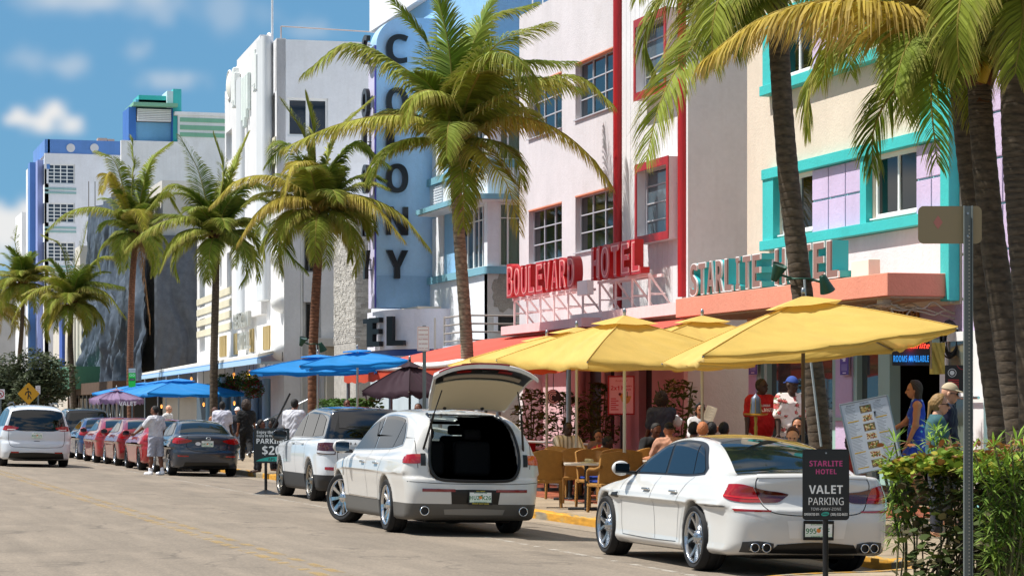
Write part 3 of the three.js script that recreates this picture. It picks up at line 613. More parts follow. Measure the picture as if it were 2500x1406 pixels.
// ---- the white annex with half globes and a stone wall
{
  const b=new Bld('white_annex','white annex with half globes on its pilaster and a rough grey stone wall',17.03,88);
  const top=b.S(700,480).y,w=wallMat(0xe9e9e6);
  b.add('front_pier',box(b.F(660,700).x,0,0,top,-0.6,0),W_WHITE);
  for(const py of [632,737,853]){const q=b.F(686,py),g=new THREE.SphereGeometry(0.42,28,18,0,PI);g.translate(-0.42,q.y,0);b.add('half_globe',g,std(0xf4f3f2,0.4));}
  const wa=b.rectS(742,545,768,664,-0.35),wb=b.rectS(745,738,772,832,-0.35);
  b.add('recess_wall',side(poly(rect(0.5,3,0,top - 0.2),[wa,wb],-0.6,-0.35)),w);
  for(const q of [wa,wb])windowUnit(b.o,q,2,1,{z:-0.45,turnGeo:side,sill:0,fm:std(0x77797c,0.5),seed:71});
  const sp=b.rectS(740,664,776,737,-0.05);b.add('spandrel',side(box(...sp,-0.34,-0.05)),W_WHITE);
  b.add('wall_slab',side(box(0.61,-b.S(738,600,0).z,0,top,-0.6,0.0)),w);
  b.add('pilaster',side(box(-b.S(782,600).z,-b.S(813,600).z,0,top - 0.4,-0.34,0.12)),W_WHITE);
  // split-face stone block standing forward: courses of separate stones on its front and on the face towards us
  const rnd=rng(77),stone=[0xd6d1c8,0xc8c3bb,0xe0dbd3,0xbcb7af].map((c)=>std(c,0.95,{map:grimeMap,bumpMap:stuccoBump,bumpScale:0.02})),y1=b.F(840,520,-0.87).y,y0=b.F(840,838,-0.87).y,xs0=b.F(815,700,-0.87).x,xs1=b.F(868,700,-0.87).x;
  b.add('stone_core',box(xs0,xs1,0,y1,-3.4,-0.87),stone[1]);
  const ch=(y1 - y0)/ 70,bricks=[[],[],[],[]];
  for(let j=0;j<70;j++)for(const [L0,L1,fr] of [[xs0,xs1,1],[0.87,3.4,0]])for(let x=L0 - rnd()*0.2;x<L1;){const L=0.1 +rnd()*0.26,d=0.006 +rnd()*0.018,xa=Math.max(x,L0)+0.004,xb=Math.min(x +L,L1)- 0.004,ya=y0 +j*ch +0.004,yb=y0 +(j +1)*ch - 0.004;if(xb>xa){const k=bricks[Math.floor(rnd()*4)];if(fr)k.push(box(xa,xb,ya,yb,-0.87,-0.87 +d));else k.push(side(box(xa,xb,ya,yb,xs1,xs1 +d)));}x +=L;}
  bricks.forEach((l,i)=>tag(b.add('stone_courses',l,stone[i]),null,null,null,'stuff'));
  b.add('added_bounce_deck',box(0.5,16,7.6,7.9,-24,-3.5),W_WHITE);b.add('added_bounce_deck',box(-8,0.45,top - 0.4,top - 0.1,-24,-0.7),W_WHITE);  // unseen white decks added to bounce sun onto the tall hotel wall
  // porch ledge with silver letters
  const lz=-b.S(795,830,0.9).z,ly=b.S(820,830,0.9).y;
  b.add('porch_ledge',side(rbox(lz - 0.5,lz +2.6,ly - 0.25,ly +0.05,0.1,1.6,0.02)),wallMat(0xdcdad5));
  b.add('porch_wall',side(box(-b.S(800,850,0.8).z,4,0,ly - 0.26,-0.3,0.5)),wallMat(0xd5cfc2));
  [...'WBS'].forEach((c,i)=>{const g=letterGeo(c,0.95,0.1,0.04),q=b.S(812 +i*18,815,1.0);g.rotateY(PI / 2 - 0.5);g.translate(q.x,ly +0.1,q.z - 0.12);b.add('silver_letter',g,std(0xc2c6c8,0.25,{metalness:0.8}));});
}

// ---- the tall white hotel
{
  const yaw=2.66*D2R,vN=atU(675,0,18).z*-1,b=new Bld('white_hotel','tall white hotel with fluted piers, round medallions and beige stripes',18,vN,yaw);
  const X=(px,z=0)=>b.F(px,600,z).x,Y=(px,py)=>b.F(px,py).y;
  const yTop=Y(660,108),xL=X(548),yFar=yTop;
  const wn=[[551,325,570,398],[594,290,606,400],[657,237,674,345],[657,395,674,470],[551,470,570,560],[486,636,499,752],[553,618,567,712],[486,780,499,860],[536,627,540,700]].map(([a,t,c,q])=>b.rectF(a,t,c,q));
  const low=wn.filter((r)=>r[1]<xL - 0.1),up=wn.filter((r)=>r[0]>xL - 0.1);
  b.add('low_wing',poly(rect(X(480),xL,0,Y(482,560)),low,-0.35,0),W_WHITE);
  b.add('front_wall',poly(rect(xL,0,0,yTop),up,-0.35,0),W_WHITE);
  for(const r of wn)windowUnit(b.o,r,1,1,{z:-0.22,gm:phy(0x8894a0,0.05),fm:FRAME_WHITE,seed:80,sill:0});
  b.add('side_wall',side(poly(rect(0,14,0,Y(675,95)),[b.rectS(701,238,800,332)],-0.3,0)),wallMat(0xf6f6f8));
  {const p=new THREE.BoxGeometry(0.1,0.1,0.1);}
  windowUnit(b.o,b.rectS(701,238,800,332),2,1,{z:-0.1,turnGeo:side,frame:0.09,bar:0.12,gm:phy(0x1b2a38,0.05),sill:0,seed:90});
  b.add('side_lower',side(box(0,1.2,0,Y(675,95)- 0.3,-0.5,-0.31)),W_WHITE);
  b.add('roof_block',box(xL,-0.31,Y(675,95)- 2,Y(675,95)- 0.4,-14,-0.36),W_WHITE);
  b.add('wing_block',box(X(480),xL,0,Y(482,560)- 0.2,-12,-0.36),W_WHITE);
  // raised centre with fluted piers and a stepped cresting
  const pc0=X(577),pc1=X(650),yC=Y(645,98);
  b.add('centre_bay',box(pc0,pc1,Y(600,780),yC - 0.5,0.002,0.22),W_WHITE);
  b.add('cresting',[box(pc0 +0.3,pc1 - 0.3,yC - 0.5,yC,-0.3,0.16),box(pc0 +1,pc1 - 1,yC,yC +0.28,-0.3,0.12)],W_WHITE);
  const fins=(px0,px1,n,y0,y1)=>{const x0=X(px0,0.3),x1=X(px1,0.3);for(let i=0;i<n;i++){const g=new THREE.CylinderGeometry(0.9*(x1 - x0)/ n / 2,0.9*(x1 - x0)/ n / 2,y1 - y0,10);g.translate(lerp(x0,x1,(i +0.5)/ n),(y0 +y1)/ 2,0.24);b.add('flute',g,wallMat(0xe2e6ea));}};
  fins(582,592,3,Y(587,770),yC - 0.9);fins(632,648,4,Y(640,740),yC - 0.2);
  const fan=(px,py,n)=>{const q=b.F(px,py,0.3);for(let i=0;i<n;i++)b.add('crest_fin',rbox(q.x +(i - n / 2)*0.32,q.x +(i - n / 2)*0.32 +0.26,q.y - 1.2 -(i % 2)*0.25,q.y +0.25*Math.min(i,n - 1 - i),0.24,0.5,0.05),wallMat(0xeef2f0));};
  fan(578,180,4);fan(630,135,4);
  {const q=b.F(603,225,0.2);for(let i=0;i<5;i++)b.add('pendant',rbox(q.x - 1.2 +i*0.55,q.x - 0.85 +i*0.55,q.y - 1.5 +Math.abs(i - 2)*0.3,q.y +0.7,0.22,0.4,0.08),wallMat(0xe6f0ec));}
  for(const [px,py] of [[560,208],[656,122]]){const q=b.F(px,py),g=new THREE.SphereGeometry(0.82,28,10,0,2*PI,0,0.75);g.rotateX(PI / 2);g.scale(1.3,1.05,0.6);g.translate(q.x,q.y,-0.34);b.add('medallion',g,std(0xeee9de,0.5));b.add('medallion_ring',new THREE.TorusGeometry(0.6,0.06,8,32).scale(1.3,1.05,1).translate(q.x,q.y,0.02),W_WHITE);}
  const beige=wallMat(0xdcd5bd);
  const stripes=(p0,p1,py,n,step,t)=>{for(let i=0;i<n;i++){const y=Y(p0,py +i*step),x0=X(p0),x1=X(p1);b.add('beige_stripe',box(x0,x1,y - t,y,0.001,0.05),beige);}};
  stripes(481,565,732,4,26,0.3);stripes(593,611,690,4,22,0.22);stripes(653,662,675,3,22,0.22);stripes(657,673,345,4,18,0.16);
  for(const [l,t,r,q] of [[537,822,553,872],[573,815,580,866],[612,804,620,860],[644,798,661,855]]){const w=b.rectF(l,t,r,q),gs=[box(w[0],w[1],w[2],w[3],0.002,0.02)];for(let i=0;i<5;i++)gs.push(bar(v3(lerp(w[0],w[1],(i +0.5)/ 5),w[2],0.05),v3(lerp(w[0],w[1],(i +0.5)/ 5),w[3],0.05),0.04,5));b.add('carved_panel',gs,wallMat(0xcdb98a));}
  const letters=std(0xb9b9b2,0.4,{metalness:0.4}),wl=(t,l,r,py,s)=>{const x0=X(l,0.25),x1=X(r,0.25),w=(x1 - x0)/ t.length;[...t].forEach((c,i)=>{const g=letterGeo(c,s,0.12),bb=g.boundingBox;g.scale(w*0.85 /(bb.max.x - bb.min.x),1,1);g.translate(x0 +i*w,Y(l,py),0.24);b.add('letter',g,letters);});};
  wl('BEACON',573,611,808,0.62);wl('HOTEL',584,610,858,0.72);
  b.add('flagpole',bar(v3(X(634),yC,-0.5),v3(X(634),yC +9,-0.5),0.05,8,0.03),std(0xcfd2d4,0.5));
  const rl=[],q=b.S(687,62),yy=b.S(687,95).y;rl.push(bar(v3(-0.2,yy,q.z),v3(-0.2,q.y,q.z),0.03),bar(v3(-0.2,q.y,q.z),v3(-0.2,q.y - 0.25,q.z - 10),0.025));b.add('roof_pipe',rl,std(0xb8a9a2,0.6));
  // terrace roof over the pavement: white sheet, blue underside
  const z1=3.2,e0=b.F(345,912,z1),e1=b.F(628,884,z1),r0=b.F(482,868,0.1),r1x=1.0;
  const rp=[e0.x,3.45,z1,e1.x,3.45,z1,r1x,4.02,0.06,X(478),4.02,0.06];
  const slab=(dy,t)=>{const g=new THREE.BufferGeometry(),P8=[];for(const o of [dy,dy - t])for(let i=0;i<4;i++)P8.push(rp[i*3],rp[i*3 +1] +o,rp[i*3 +2]);g.setAttribute('position',new THREE.Float32BufferAttribute(P8,3));g.setIndex([0,1,2,0,2,3,4,6,5,4,7,6,0,4,5,0,5,1,1,5,6,1,6,2,2,6,7,2,7,3,3,7,4,3,4,0]);const q=g.toNonIndexed();q.computeVertexNormals();return uvm(q);};
  b.add('terrace_roof',slab(0,0.1),wallMat(0xe8e5dc));
  b.add('roof_lining',slab(-0.102,0.03),std(0x3f87c4,0.6));
  b.add('roof_fascia',box(e0.x,e1.x,3.45 - 0.3,3.45 - 0.135,z1 - 0.1,z1 +0.02),std(0xa9cbe6,0.6));
  b.add('terrace_beam',box(X(545,2.4),1.2,2.7,2.92,2.3,2.5),wallMat(0xcfcabd));
  for(let i=0;i<7;i++)b.add('terrace_column',new THREE.CylinderGeometry(0.16,0.16,2.9,12).translate(0.6 - i*3.2,1.45,0.5),std(0x8fb6cf,0.6));
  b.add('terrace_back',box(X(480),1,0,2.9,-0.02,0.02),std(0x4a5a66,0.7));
  b.add('porch_wall',box(-16,1.2,0.0,1.15,2.2,2.35),wallMat(0xd8dad8));
}

// ---- the block wrapped in grey sheeting
{
  const b=new Bld('wrapped_building','building shrouded in crumpled grey builders sheeting between the palms',18,129,0,'building');
  const Lx=b.F(228,600).x,top=b.F(300,472).y;
  const sheet=(w,h,seed,amp,nx,ny)=>{
    const g=new THREE.PlaneGeometry(w,h,nx,ny),p=g.attributes.position;
    for(let i=0;i<p.count;i++){const x=p.getX(i),y=p.getY(i),k=lerp(1,0.45,sstep(-h / 2,h / 2,y)),f=Math.abs(fbm(x*0.9 +50 +0.4*Math.sin(y),y*0.13 +20,512,4,seed)- 0.5)*4,c=fbm(x*2.6 +9,y*0.3 +9,512,4,seed +3),c2=fbm(x*5 +9,y*3 +9,512,3,seed +5);p.setZ(i,amp*k*(f*0.75 +c*0.7 +c2*0.1));}
    g.computeVertexNormals();return uvm(g);
  };
  const tarp=std(0x5b6674,0.42,{side:THREE.DoubleSide,map:grimeMap}),tarp2=std(0x72777e,0.6,{side:THREE.DoubleSide,map:grimeMap});
  b.add('front_sheet',sheet(-Lx,top - 2.4,15,1.1,220,110).translate(Lx / 2,(top +2.4)/ 2,0),tarp);
  const sT=b.S(420,575).y,sd=sheet(6.4,sT - 2.4,25,0.5,90,70).translate(3.2,(sT +2.4)/ 2,0.05);
  b.add('side_sheet',side(sd),tarp2);
  b.add('block',box(Lx,-0.3,0,top - 0.3,-26,-0.5),wallMat(0xe6e3dc));b.add('side_wall',side(box(0.5,12,0,top - 1,-0.29,-0.02)),wallMat(0xcfccc4));b.add('drain_pipe',side(bar(v3(4.4,0,0.05),v3(4.4,top - 1,0.05),0.06,8)),FRAME_WHITE);
  b.add('added_bounce_deck',box(Lx - 9,-0.6,top - 1.5,top - 1.2,-44,-26.1),W_WHITE);  // unseen white deck, put in to reflect sun up at the walls beyond
  const sc=[];for(let i=0;i<14;i++){const x=lerp(Lx,0,i / 13);sc.push(bar(v3(x,0,1.6),v3(x,2.6,1.6),0.05,6));if(i<13){const x2=lerp(Lx,0,(i +1)/ 13);sc.push(bar(v3(x,0.2,1.6),v3(x2,2.4,1.6),0.03,5),bar(v3(x2,0.2,1.6),v3(x,2.4,1.6),0.03,5));}}
  b.add('scaffold',sc,std(0x9ba0a2,0.5,{metalness:0.6}));
  b.add('hoarding',box(Lx,0.5,2.55,3.2,0.1,2.2),std(0x5e4634,0.9,{map:grimeMap}));
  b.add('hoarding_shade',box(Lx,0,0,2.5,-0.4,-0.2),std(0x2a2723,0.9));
  // ladder tower up the far end
  const ld=[];for(const z of [-0.1,0.3])ld.push(bar(v3(Lx - 0.3,0,z),v3(Lx - 0.3,top +2,z),0.03,5));for(let i=0;i<42;i++)ld.push(bar(v3(Lx - 0.3,0.4 +i*0.34,-0.1),v3(Lx - 0.3,0.4 +i*0.34,0.3),0.02,4));
  b.add('ladder',ld,std(0x6d6660,0.6));
}

// ---- the white block with the louvred roof tower, behind
{
  const b=new Bld('tower_building','white building with mint stripes and a blue louvred roof tower',21,166,0,'building');
  const R=(l,t,r,q,x=0)=>b.rectS(l,t,r,q,x),top=b.S(480,282).y,w=wallMat(0xf4f5f6),mint=wallMat(0x86bfa2),teal=wallMat(0x49bfc0),blue=wallMat(0x3f78c8),sky=wallMat(0x79b4dc);
  b.add('main_wall',side(box(-b.S(434,400).z,22,0,top,-0.4,0)),w);
  b.add('left_wall',side(box(0,-b.S(434,400).z,0,b.S(400,345).y,-0.4,-0.02)),w);
  for(const [t,q] of [[287,297],[305,316],[323,333]]){const r=R(438,t,560,q);b.add('mint_stripe',side(box(r[0],r[1] +2,r[2],r[3],0.001,0.06)),mint);}
  b.add('coping',side(box(-b.S(425,290).z,22,top,top +0.22,-0.5,0.12)),w);
  const t=part('roof_tower',b.o),r=R(330,264,416,345,-1),yl=b.S(330,262,-1).y;
  M('tower_wall',side(box(r[0],r[1],r[2] - 3,r[3] +0.6,-4,-1)),sky,t);
  M('blue_pier',[side(box(r[0] - 0.5,r[0] - 0.005,r[2] - 3,yl,-4,-0.8)),side(box(r[1] +0.005,r[1] +0.55,r[2] - 3,yl,-4,-0.7))],blue,t);
  for(let i=0;i<7;i++)M('louvre',side(rbox(r[0] +0.05,r[1] - 0.05,lerp(b.S(340,296,-1).y,yl - 0.1,i / 7),lerp(b.S(340,296,-1).y,yl - 0.1,i / 7)+0.09,-0.95,-0.5,0.02,1)),w,t);
  M('louvre_back',side(box(r[0] +0.02,r[1] - 0.02,b.S(340,298,-1).y,yl,-0.999,-0.96)),std(0x59626a,0.8),t);
  const ov=R(322,255,452,262,-0.4);M('overhang',side(box(ov[0],ov[1] - 0.6,yl +0.02,yl +0.24,-4.2,0.1)),mint,t);
  M('cap',side(box(r[0] +0.2,r[1] - 0.3,yl +0.25,yl +0.85,-4,-1)),teal,t);
  const fn=R(420,218,440,345,-0.9);M('fin',side(box(fn[0],fn[1],r[2] - 3,fn[3],-3,-0.6)),teal,t);
  M('fin_side',side(box(fn[0] - 0.42,fn[0] - 0.004,yl,fn[3] - 0.15,-3,-0.62)),wallMat(0xcfe2ea),t);
}

// ---- the far hotel with the blue parapet
{
  const vN=atU(107,0,18).z*-1,b=new Bld('blue_topped_hotel','far white hotel with a blue parapet and corner windows',18,vN);
  const top=b.S(200,376).y,par=b.S(200,342).y,Lx=b.F(70,500).x,w=wallMat(0xf3f4f8),blue=wallMat(0x6795d8),lil=wallMat(0x9aa8e0),aq=wallMat(0x9cc2c0);
  const holes=[],fh=2.94,y0=b.S(118,448).y,y1=b.S(118,400).y;
  for(let k=-3;k<1;k++)holes.push([0.15,-b.S(181,420).z,y0 +k*fh,y1 +k*fh]);
  b.add('side_wall',side(poly(rect(0,24,0,top),holes,-0.3,0)),w);
  for(const h of holes){windowUnit(b.o,[h[0] +0.01,h[1] - 0.01,h[2],h[3]],4,5,{z:-0.12,turnGeo:side,frame:0.08,bar:0.06,sill:0,gm:phy(0x3a4652,0.08),seed:100});b.add('corner_band',side(box(0,h[1] +0.1,h[2] - 0.75,h[2] - 0.6,0.001,0.06)),aq);b.add('corner_band',side(box(0,h[1] +0.1,h[2] - 0.45,h[2] - 0.3,0.001,0.06)),aq);}
  b.add('front_wall',box(Lx,0,0,top - 1.2,-0.3,-0.001),w);
  for(let k=-3;k<1;k++)b.add('front_window',box(-1.7,-0.15,y0 +k*fh,y1 +k*fh,0.001,0.03),phy(0x3a4652,0.08));
  for(const [p,c,z] of [[101,lil,0.4],[95,blue,0.8],[88,lil,0.5],[80,w,0.5]]){const x=b.F(p,500).x;b.add('front_pier',box(x - 0.9,x +0.6,2.5,top - 0.4,0,z),c);}
  b.add('far_wing',box(Lx - 6,Lx,0,top - 3.5,-6,0.6),w);
  b.add('parapet',side(box(0.25,13.6,top,par,-0.4,-0.05)),blue);
  b.add('parapet_front',box(Lx +3,-0.05,top - 1.2,par,-0.4,-0.02),blue);
  for(const px of [171,229]){const q=b.S(px,361);b.add('parapet_disc',side(new THREE.CylinderGeometry(0.32,0.32,0.08,24).rotateX(PI / 2).translate(-q.z,q.y,0)),W_WHITE);}
  b.add('block',side(box(0.02,24,0,top - 0.1,-14,-0.31)),w);
  const rt=[];for(const [p,wd,h] of [[205,1.6,0.4],[238,0.7,0.9],[262,0.5,0.8],[300,1.2,0.7]]){const q=b.S(p,340,-3);rt.push(side(box(-q.z,-q.z +wd,top,par +h*0.6,-4,-3)));}b.add('roof_plant',rt,std(0xb0998a,0.8));
}
// ---- the low shops and greenish canopies at its foot, and what closes the street
{
  const b=new Bld('green_canopy_hotel','low cream front with green canopies at the foot of the far hotel',17.6,160,0,'building');
  b.add('wall',box(b.F(128,900).x,-0.01,0,b.F(200,780).y,-3,0),wallMat(0xd9d3c8));
  b.add('side_wall',side(box(0,6,0,b.S(225,600).y,-3,0)),wallMat(0xdedad2));b.add('added_bounce_block',box(-26,-3.2,0,9.5,-34,-1.5),W_WHITE);  // the white block behind is added so its sunlit top lightens the far hotel
  for(let i=0;i<5;i++){const q=b.F(178 +i*9,850);b.add('flute',new THREE.CylinderGeometry(0.22,0.22,q.y - 2.5 +2,8).translate(q.x,(q.y - 2.5 +2)/ 2 +2.5,0.1),wallMat(0xe8e4d8));}
  b.add('blue_strip',box(b.F(150,850).x,b.F(157,850).x,2.8,9,0.01,0.2),wallMat(0x3c63c0));
  b.add('canopy',[box(b.F(180,900,2).x,0.2,2.9,3.9,0,2),box(b.F(145,900,2.4).x,b.F(170,900,2.4).x,2.9,4.2,0,2.4)],wallMat(0x4d8268));
  for(let i=0;i<5;i++){const q=b.F(120 +i*5,910,2.6);b.add('sign_board',box(q.x - 0.3,q.x +0.3,2.6,4.7,2.5,2.62),wallMat(0x8dbdb0));}
  const f=new Bld('far_block','pale far block closing the street behind the left palms',19,290,0,'building');
  f.add('wall',box(-60,0,0,16,-20,0),wallMat(0xd9d6d2));
  for(let j=0;j<4;j++)f.add('window_row',box(-60,-1,2.5 +j*3.2,4 +j*3.2,0.01,0.06),GLASS);
  f.add('red_roof',box(-50,-34,16,18.5,-12,0.6),std(0xc8524a,0.8));
  const r=new Bld('far_closing_block','grey far block across the end of the street',-30,420,0,'building');
  r.add('wall',box(-20,0,0,12,-90,0),wallMat(0xb9b7b2));
}
// ---------------------------------------------------------------- palms and other plants
const LEAF=phy(0xffffff,0.72,{vertexColors:true,transmission:0.4,thickness:0,side:THREE.DoubleSide,specularIntensity:0.22});
const barkMap=tex(256,(u,v)=>{const ring=Math.pow(Math.abs(Math.sin(PI*(v*9 +0.35*(vnoise(u*6,v*9,9,101)- 0.5)))),0.5),n=fbm(u*12,v*40,40,4,103);const t=0.66 +0.16*ring +0.5*(n - 0.5);return [t,t*0.96,t*0.9];},1);
const barkBump=tex(256,(u,v)=>Math.pow(Math.abs(Math.sin(PI*(v*9 +0.35*(vnoise(u*6,v*9,9,101)- 0.5)))),0.4)*0.7 +0.3*fbm(u*20,v*50,50,3,104),1,false);
const BARK=std(0xa79b8b,0.95,{map:barkMap,bumpMap:barkBump,bumpScale:0.012}),BARK_RED=std(0x8a604a,0.95,{map:barkMap,bumpMap:barkBump,bumpScale:0.02}),BARK_DARK=std(0x62584d,0.95,{map:barkMap,bumpMap:barkBump,bumpScale:0.014});
const HUSK=std(0x6a4226,0.95,{map:grimeMap,side:THREE.DoubleSide});

function trunkGeo(pts,r0,r1,rnd){// a tapered, ringed stem along pts
  const c=new THREE.CatmullRomCurve3(pts),L=c.getLength(),n=Math.ceil(L / 0.055),m=14,pos=[],uv=[],idx=[];
  for(let i=0;i<=n;i++){
    const t=i / n,p=c.getPoint(t),flare=0.35*Math.exp(-t*L / 0.35),r=lerp(r0,r1,t)*(1 +flare)*(1 +0.014*(i % 3?1:-1.2)+0.022*(rnd()- 0.5)+0.05*(vnoise(t*L*1.3,3,997,9)- 0.5));
    for(let j=0;j<=m;j++){const a=j / m*2*PI;pos.push(p.x +Math.cos(a)*r,p.y,p.z +Math.sin(a)*r);uv.push(j / m,t*L);}
    if(i)for(let j=0;j<m;j++){const q=i*(m +1)+j,w=q - m - 1;idx.push(w,q,w +1,q,q +1,w +1);}
  }
  const g=new THREE.BufferGeometry();g.setAttribute('position',new THREE.Float32BufferAttribute(pos,3));g.setAttribute('uv',new THREE.Float32BufferAttribute(uv,2));g.setIndex(idx);g.computeVertexNormals();return g;
}
const mix3=(a,b,t)=>[lerp(a[0],b[0],t),lerp(a[1],b[1],t),lerp(a[2],b[2],t)];
const GREEN=[0.14,0.22,0.024],LIME=[0.36,0.38,0.045],GOLD=[0.55,0.36,0.045],TAN=[0.5,0.36,0.2],DARKG=[0.04,0.085,0.014],DEAD=[0.3,0.17,0.08];
// one feather leaf along pts (base to tip): hang = how far the leaflets fall, age 0 young .. 1 yellowing, 2 dead
function frondGeo(pts,rnd,{leaf=0.72,n=78,hang=0.6,age=0.3,bare=0.16,ragged=0.12,width=0.044}={}){
  const c=new THREE.CatmullRomCurve3(pts),L=c.getLength(),pos=[],col=[],rach=[];
  n=Math.round(n*1.85);leaf*=1.3;
  const tone=age>=2?DEAD:age>0.6?mix3(LIME,GOLD,(age - 0.6)*2):mix3(age<0.2?GREEN:mix3(GREEN,LIME,age),LIME,age*0.6);
  const stemC=age>=2?DEAD:mix3([0.33,0.3,0.07],GOLD,clamp(age,0,1)*0.6);
  const tri=(a,b,d,ca,cb,cd)=>{pos.push(a.x,a.y,a.z,b.x,b.y,b.z,d.x,d.y,d.z);col.push(...ca,...cb,...cd);};
  const up=v3(0,1,0);
  for(let i=0;i<n;i++)for(const s of [-1,1]){
    const t=bare +(1 - bare)*(i +0.5 +0.5*(rnd()- 0.5))/ n,p=c.getPoint(t),T=c.getTangent(t);
    let S=new V3().crossVectors(T,up);if(S.lengthSq()<0.01)S.set(T.z,0,-T.x);S.normalize();const N=new V3().crossVectors(S,T).normalize();
    const k=(t - bare)/(1 - bare),len=leaf*Math.min(1,0.5 +2.4*k)*Math.pow(1 - k,0.34)*(1 - ragged*rnd())+0.08;
    const ang=lerp(1.25,0.58,k)+0.14*(rnd()- 0.5),d=new V3().addScaledVector(T,Math.cos(ang)).addScaledVector(S,s*Math.sin(ang)).addScaledVector(N,0.28*(1 - hang)+0.12*(rnd()- 0.5)).normalize();
    const w=width*(0.7 +0.5*(1 - k)),q=[p.clone()],dir=d.clone();
    const h=hang*(0.75 +0.5*rnd());
    for(let m=0;m<3;m++){dir.y -=h*(0.22 +0.34*m);dir.normalize();q.push(q[m].clone().addScaledVector(dir,len / 3));}
    const W=new V3().crossVectors(dir,v3(rnd()- 0.5,0.6,rnd()- 0.5)).normalize(),wT=new V3().copy(T).lerp(W,0.35).normalize();
    const j=0.75 +0.5*rnd(),base=tone.map((x)=>x*j),tipDry=rnd()<0.5 +age*0.4?1:0.25,tip=age>=2?base:mix3(mix3(base,LIME,0.3),mix3(GOLD,TAN,0.6),tipDry*clamp(0.25 +age*0.75,0,1));
    const wd=[w*0.55,w,w*0.7,0],cs=[base,base,mix3(base,tip,0.45),tip];
    for(let m=0;m<3;m++){
      const a0=q[m].clone().addScaledVector(wT,wd[m] / 2),a1=q[m].clone().addScaledVector(wT,-wd[m] / 2),b0=q[m +1].clone().addScaledVector(wT,wd[m +1] / 2),b1=q[m +1].clone().addScaledVector(wT,-wd[m +1] / 2);
      tri(a0,a1,b0,cs[m],cs[m],cs[m +1]);if(m<2)tri(a1,b1,b0,cs[m],cs[m +1],cs[m +1]);
    }
  }
  // stalk
  const m=18,R=5,r0=0.045;
  for(let i=0;i<m;i++){const t0=i / m,t1=(i +1)/ m;rach.push([c.getPoint(t0),c.getPoint(t1),lerp(r0,0.006,Math.pow(t0,0.6)),lerp(r0,0.006,Math.pow(t1,0.6)),c.getTangent(t0)]);}
  for(const [a,b,ra,rb,T] of rach){let S=new V3().crossVectors(T,up);if(S.lengthSq()<0.01)S.set(1,0,0);S.normalize();const N=new V3().crossVectors(S,T);for(let k=0;k<R;k++){const f=(x,r,kk)=>x.clone().addScaledVector(S,Math.cos(kk / R*2*PI)*r).addScaledVector(N,Math.sin(kk / R*2*PI)*r);const A=f(a,ra,k),B=f(a,ra,k +1),C=f(b,rb,k),D=f(b,rb,k +1);tri(A,B,C,stemC,stemC,stemC);tri(B,D,C,stemC,stemC,stemC);}}
  const g=new THREE.BufferGeometry();g.setAttribute('position',new THREE.Float32BufferAttribute(pos,3));g.setAttribute('color',new THREE.Float32BufferAttribute(col,3));g.setAttribute('uv',new THREE.Float32BufferAttribute(new Float32Array(pos.length / 3*2),2));g.computeVertexNormals();return g;
}
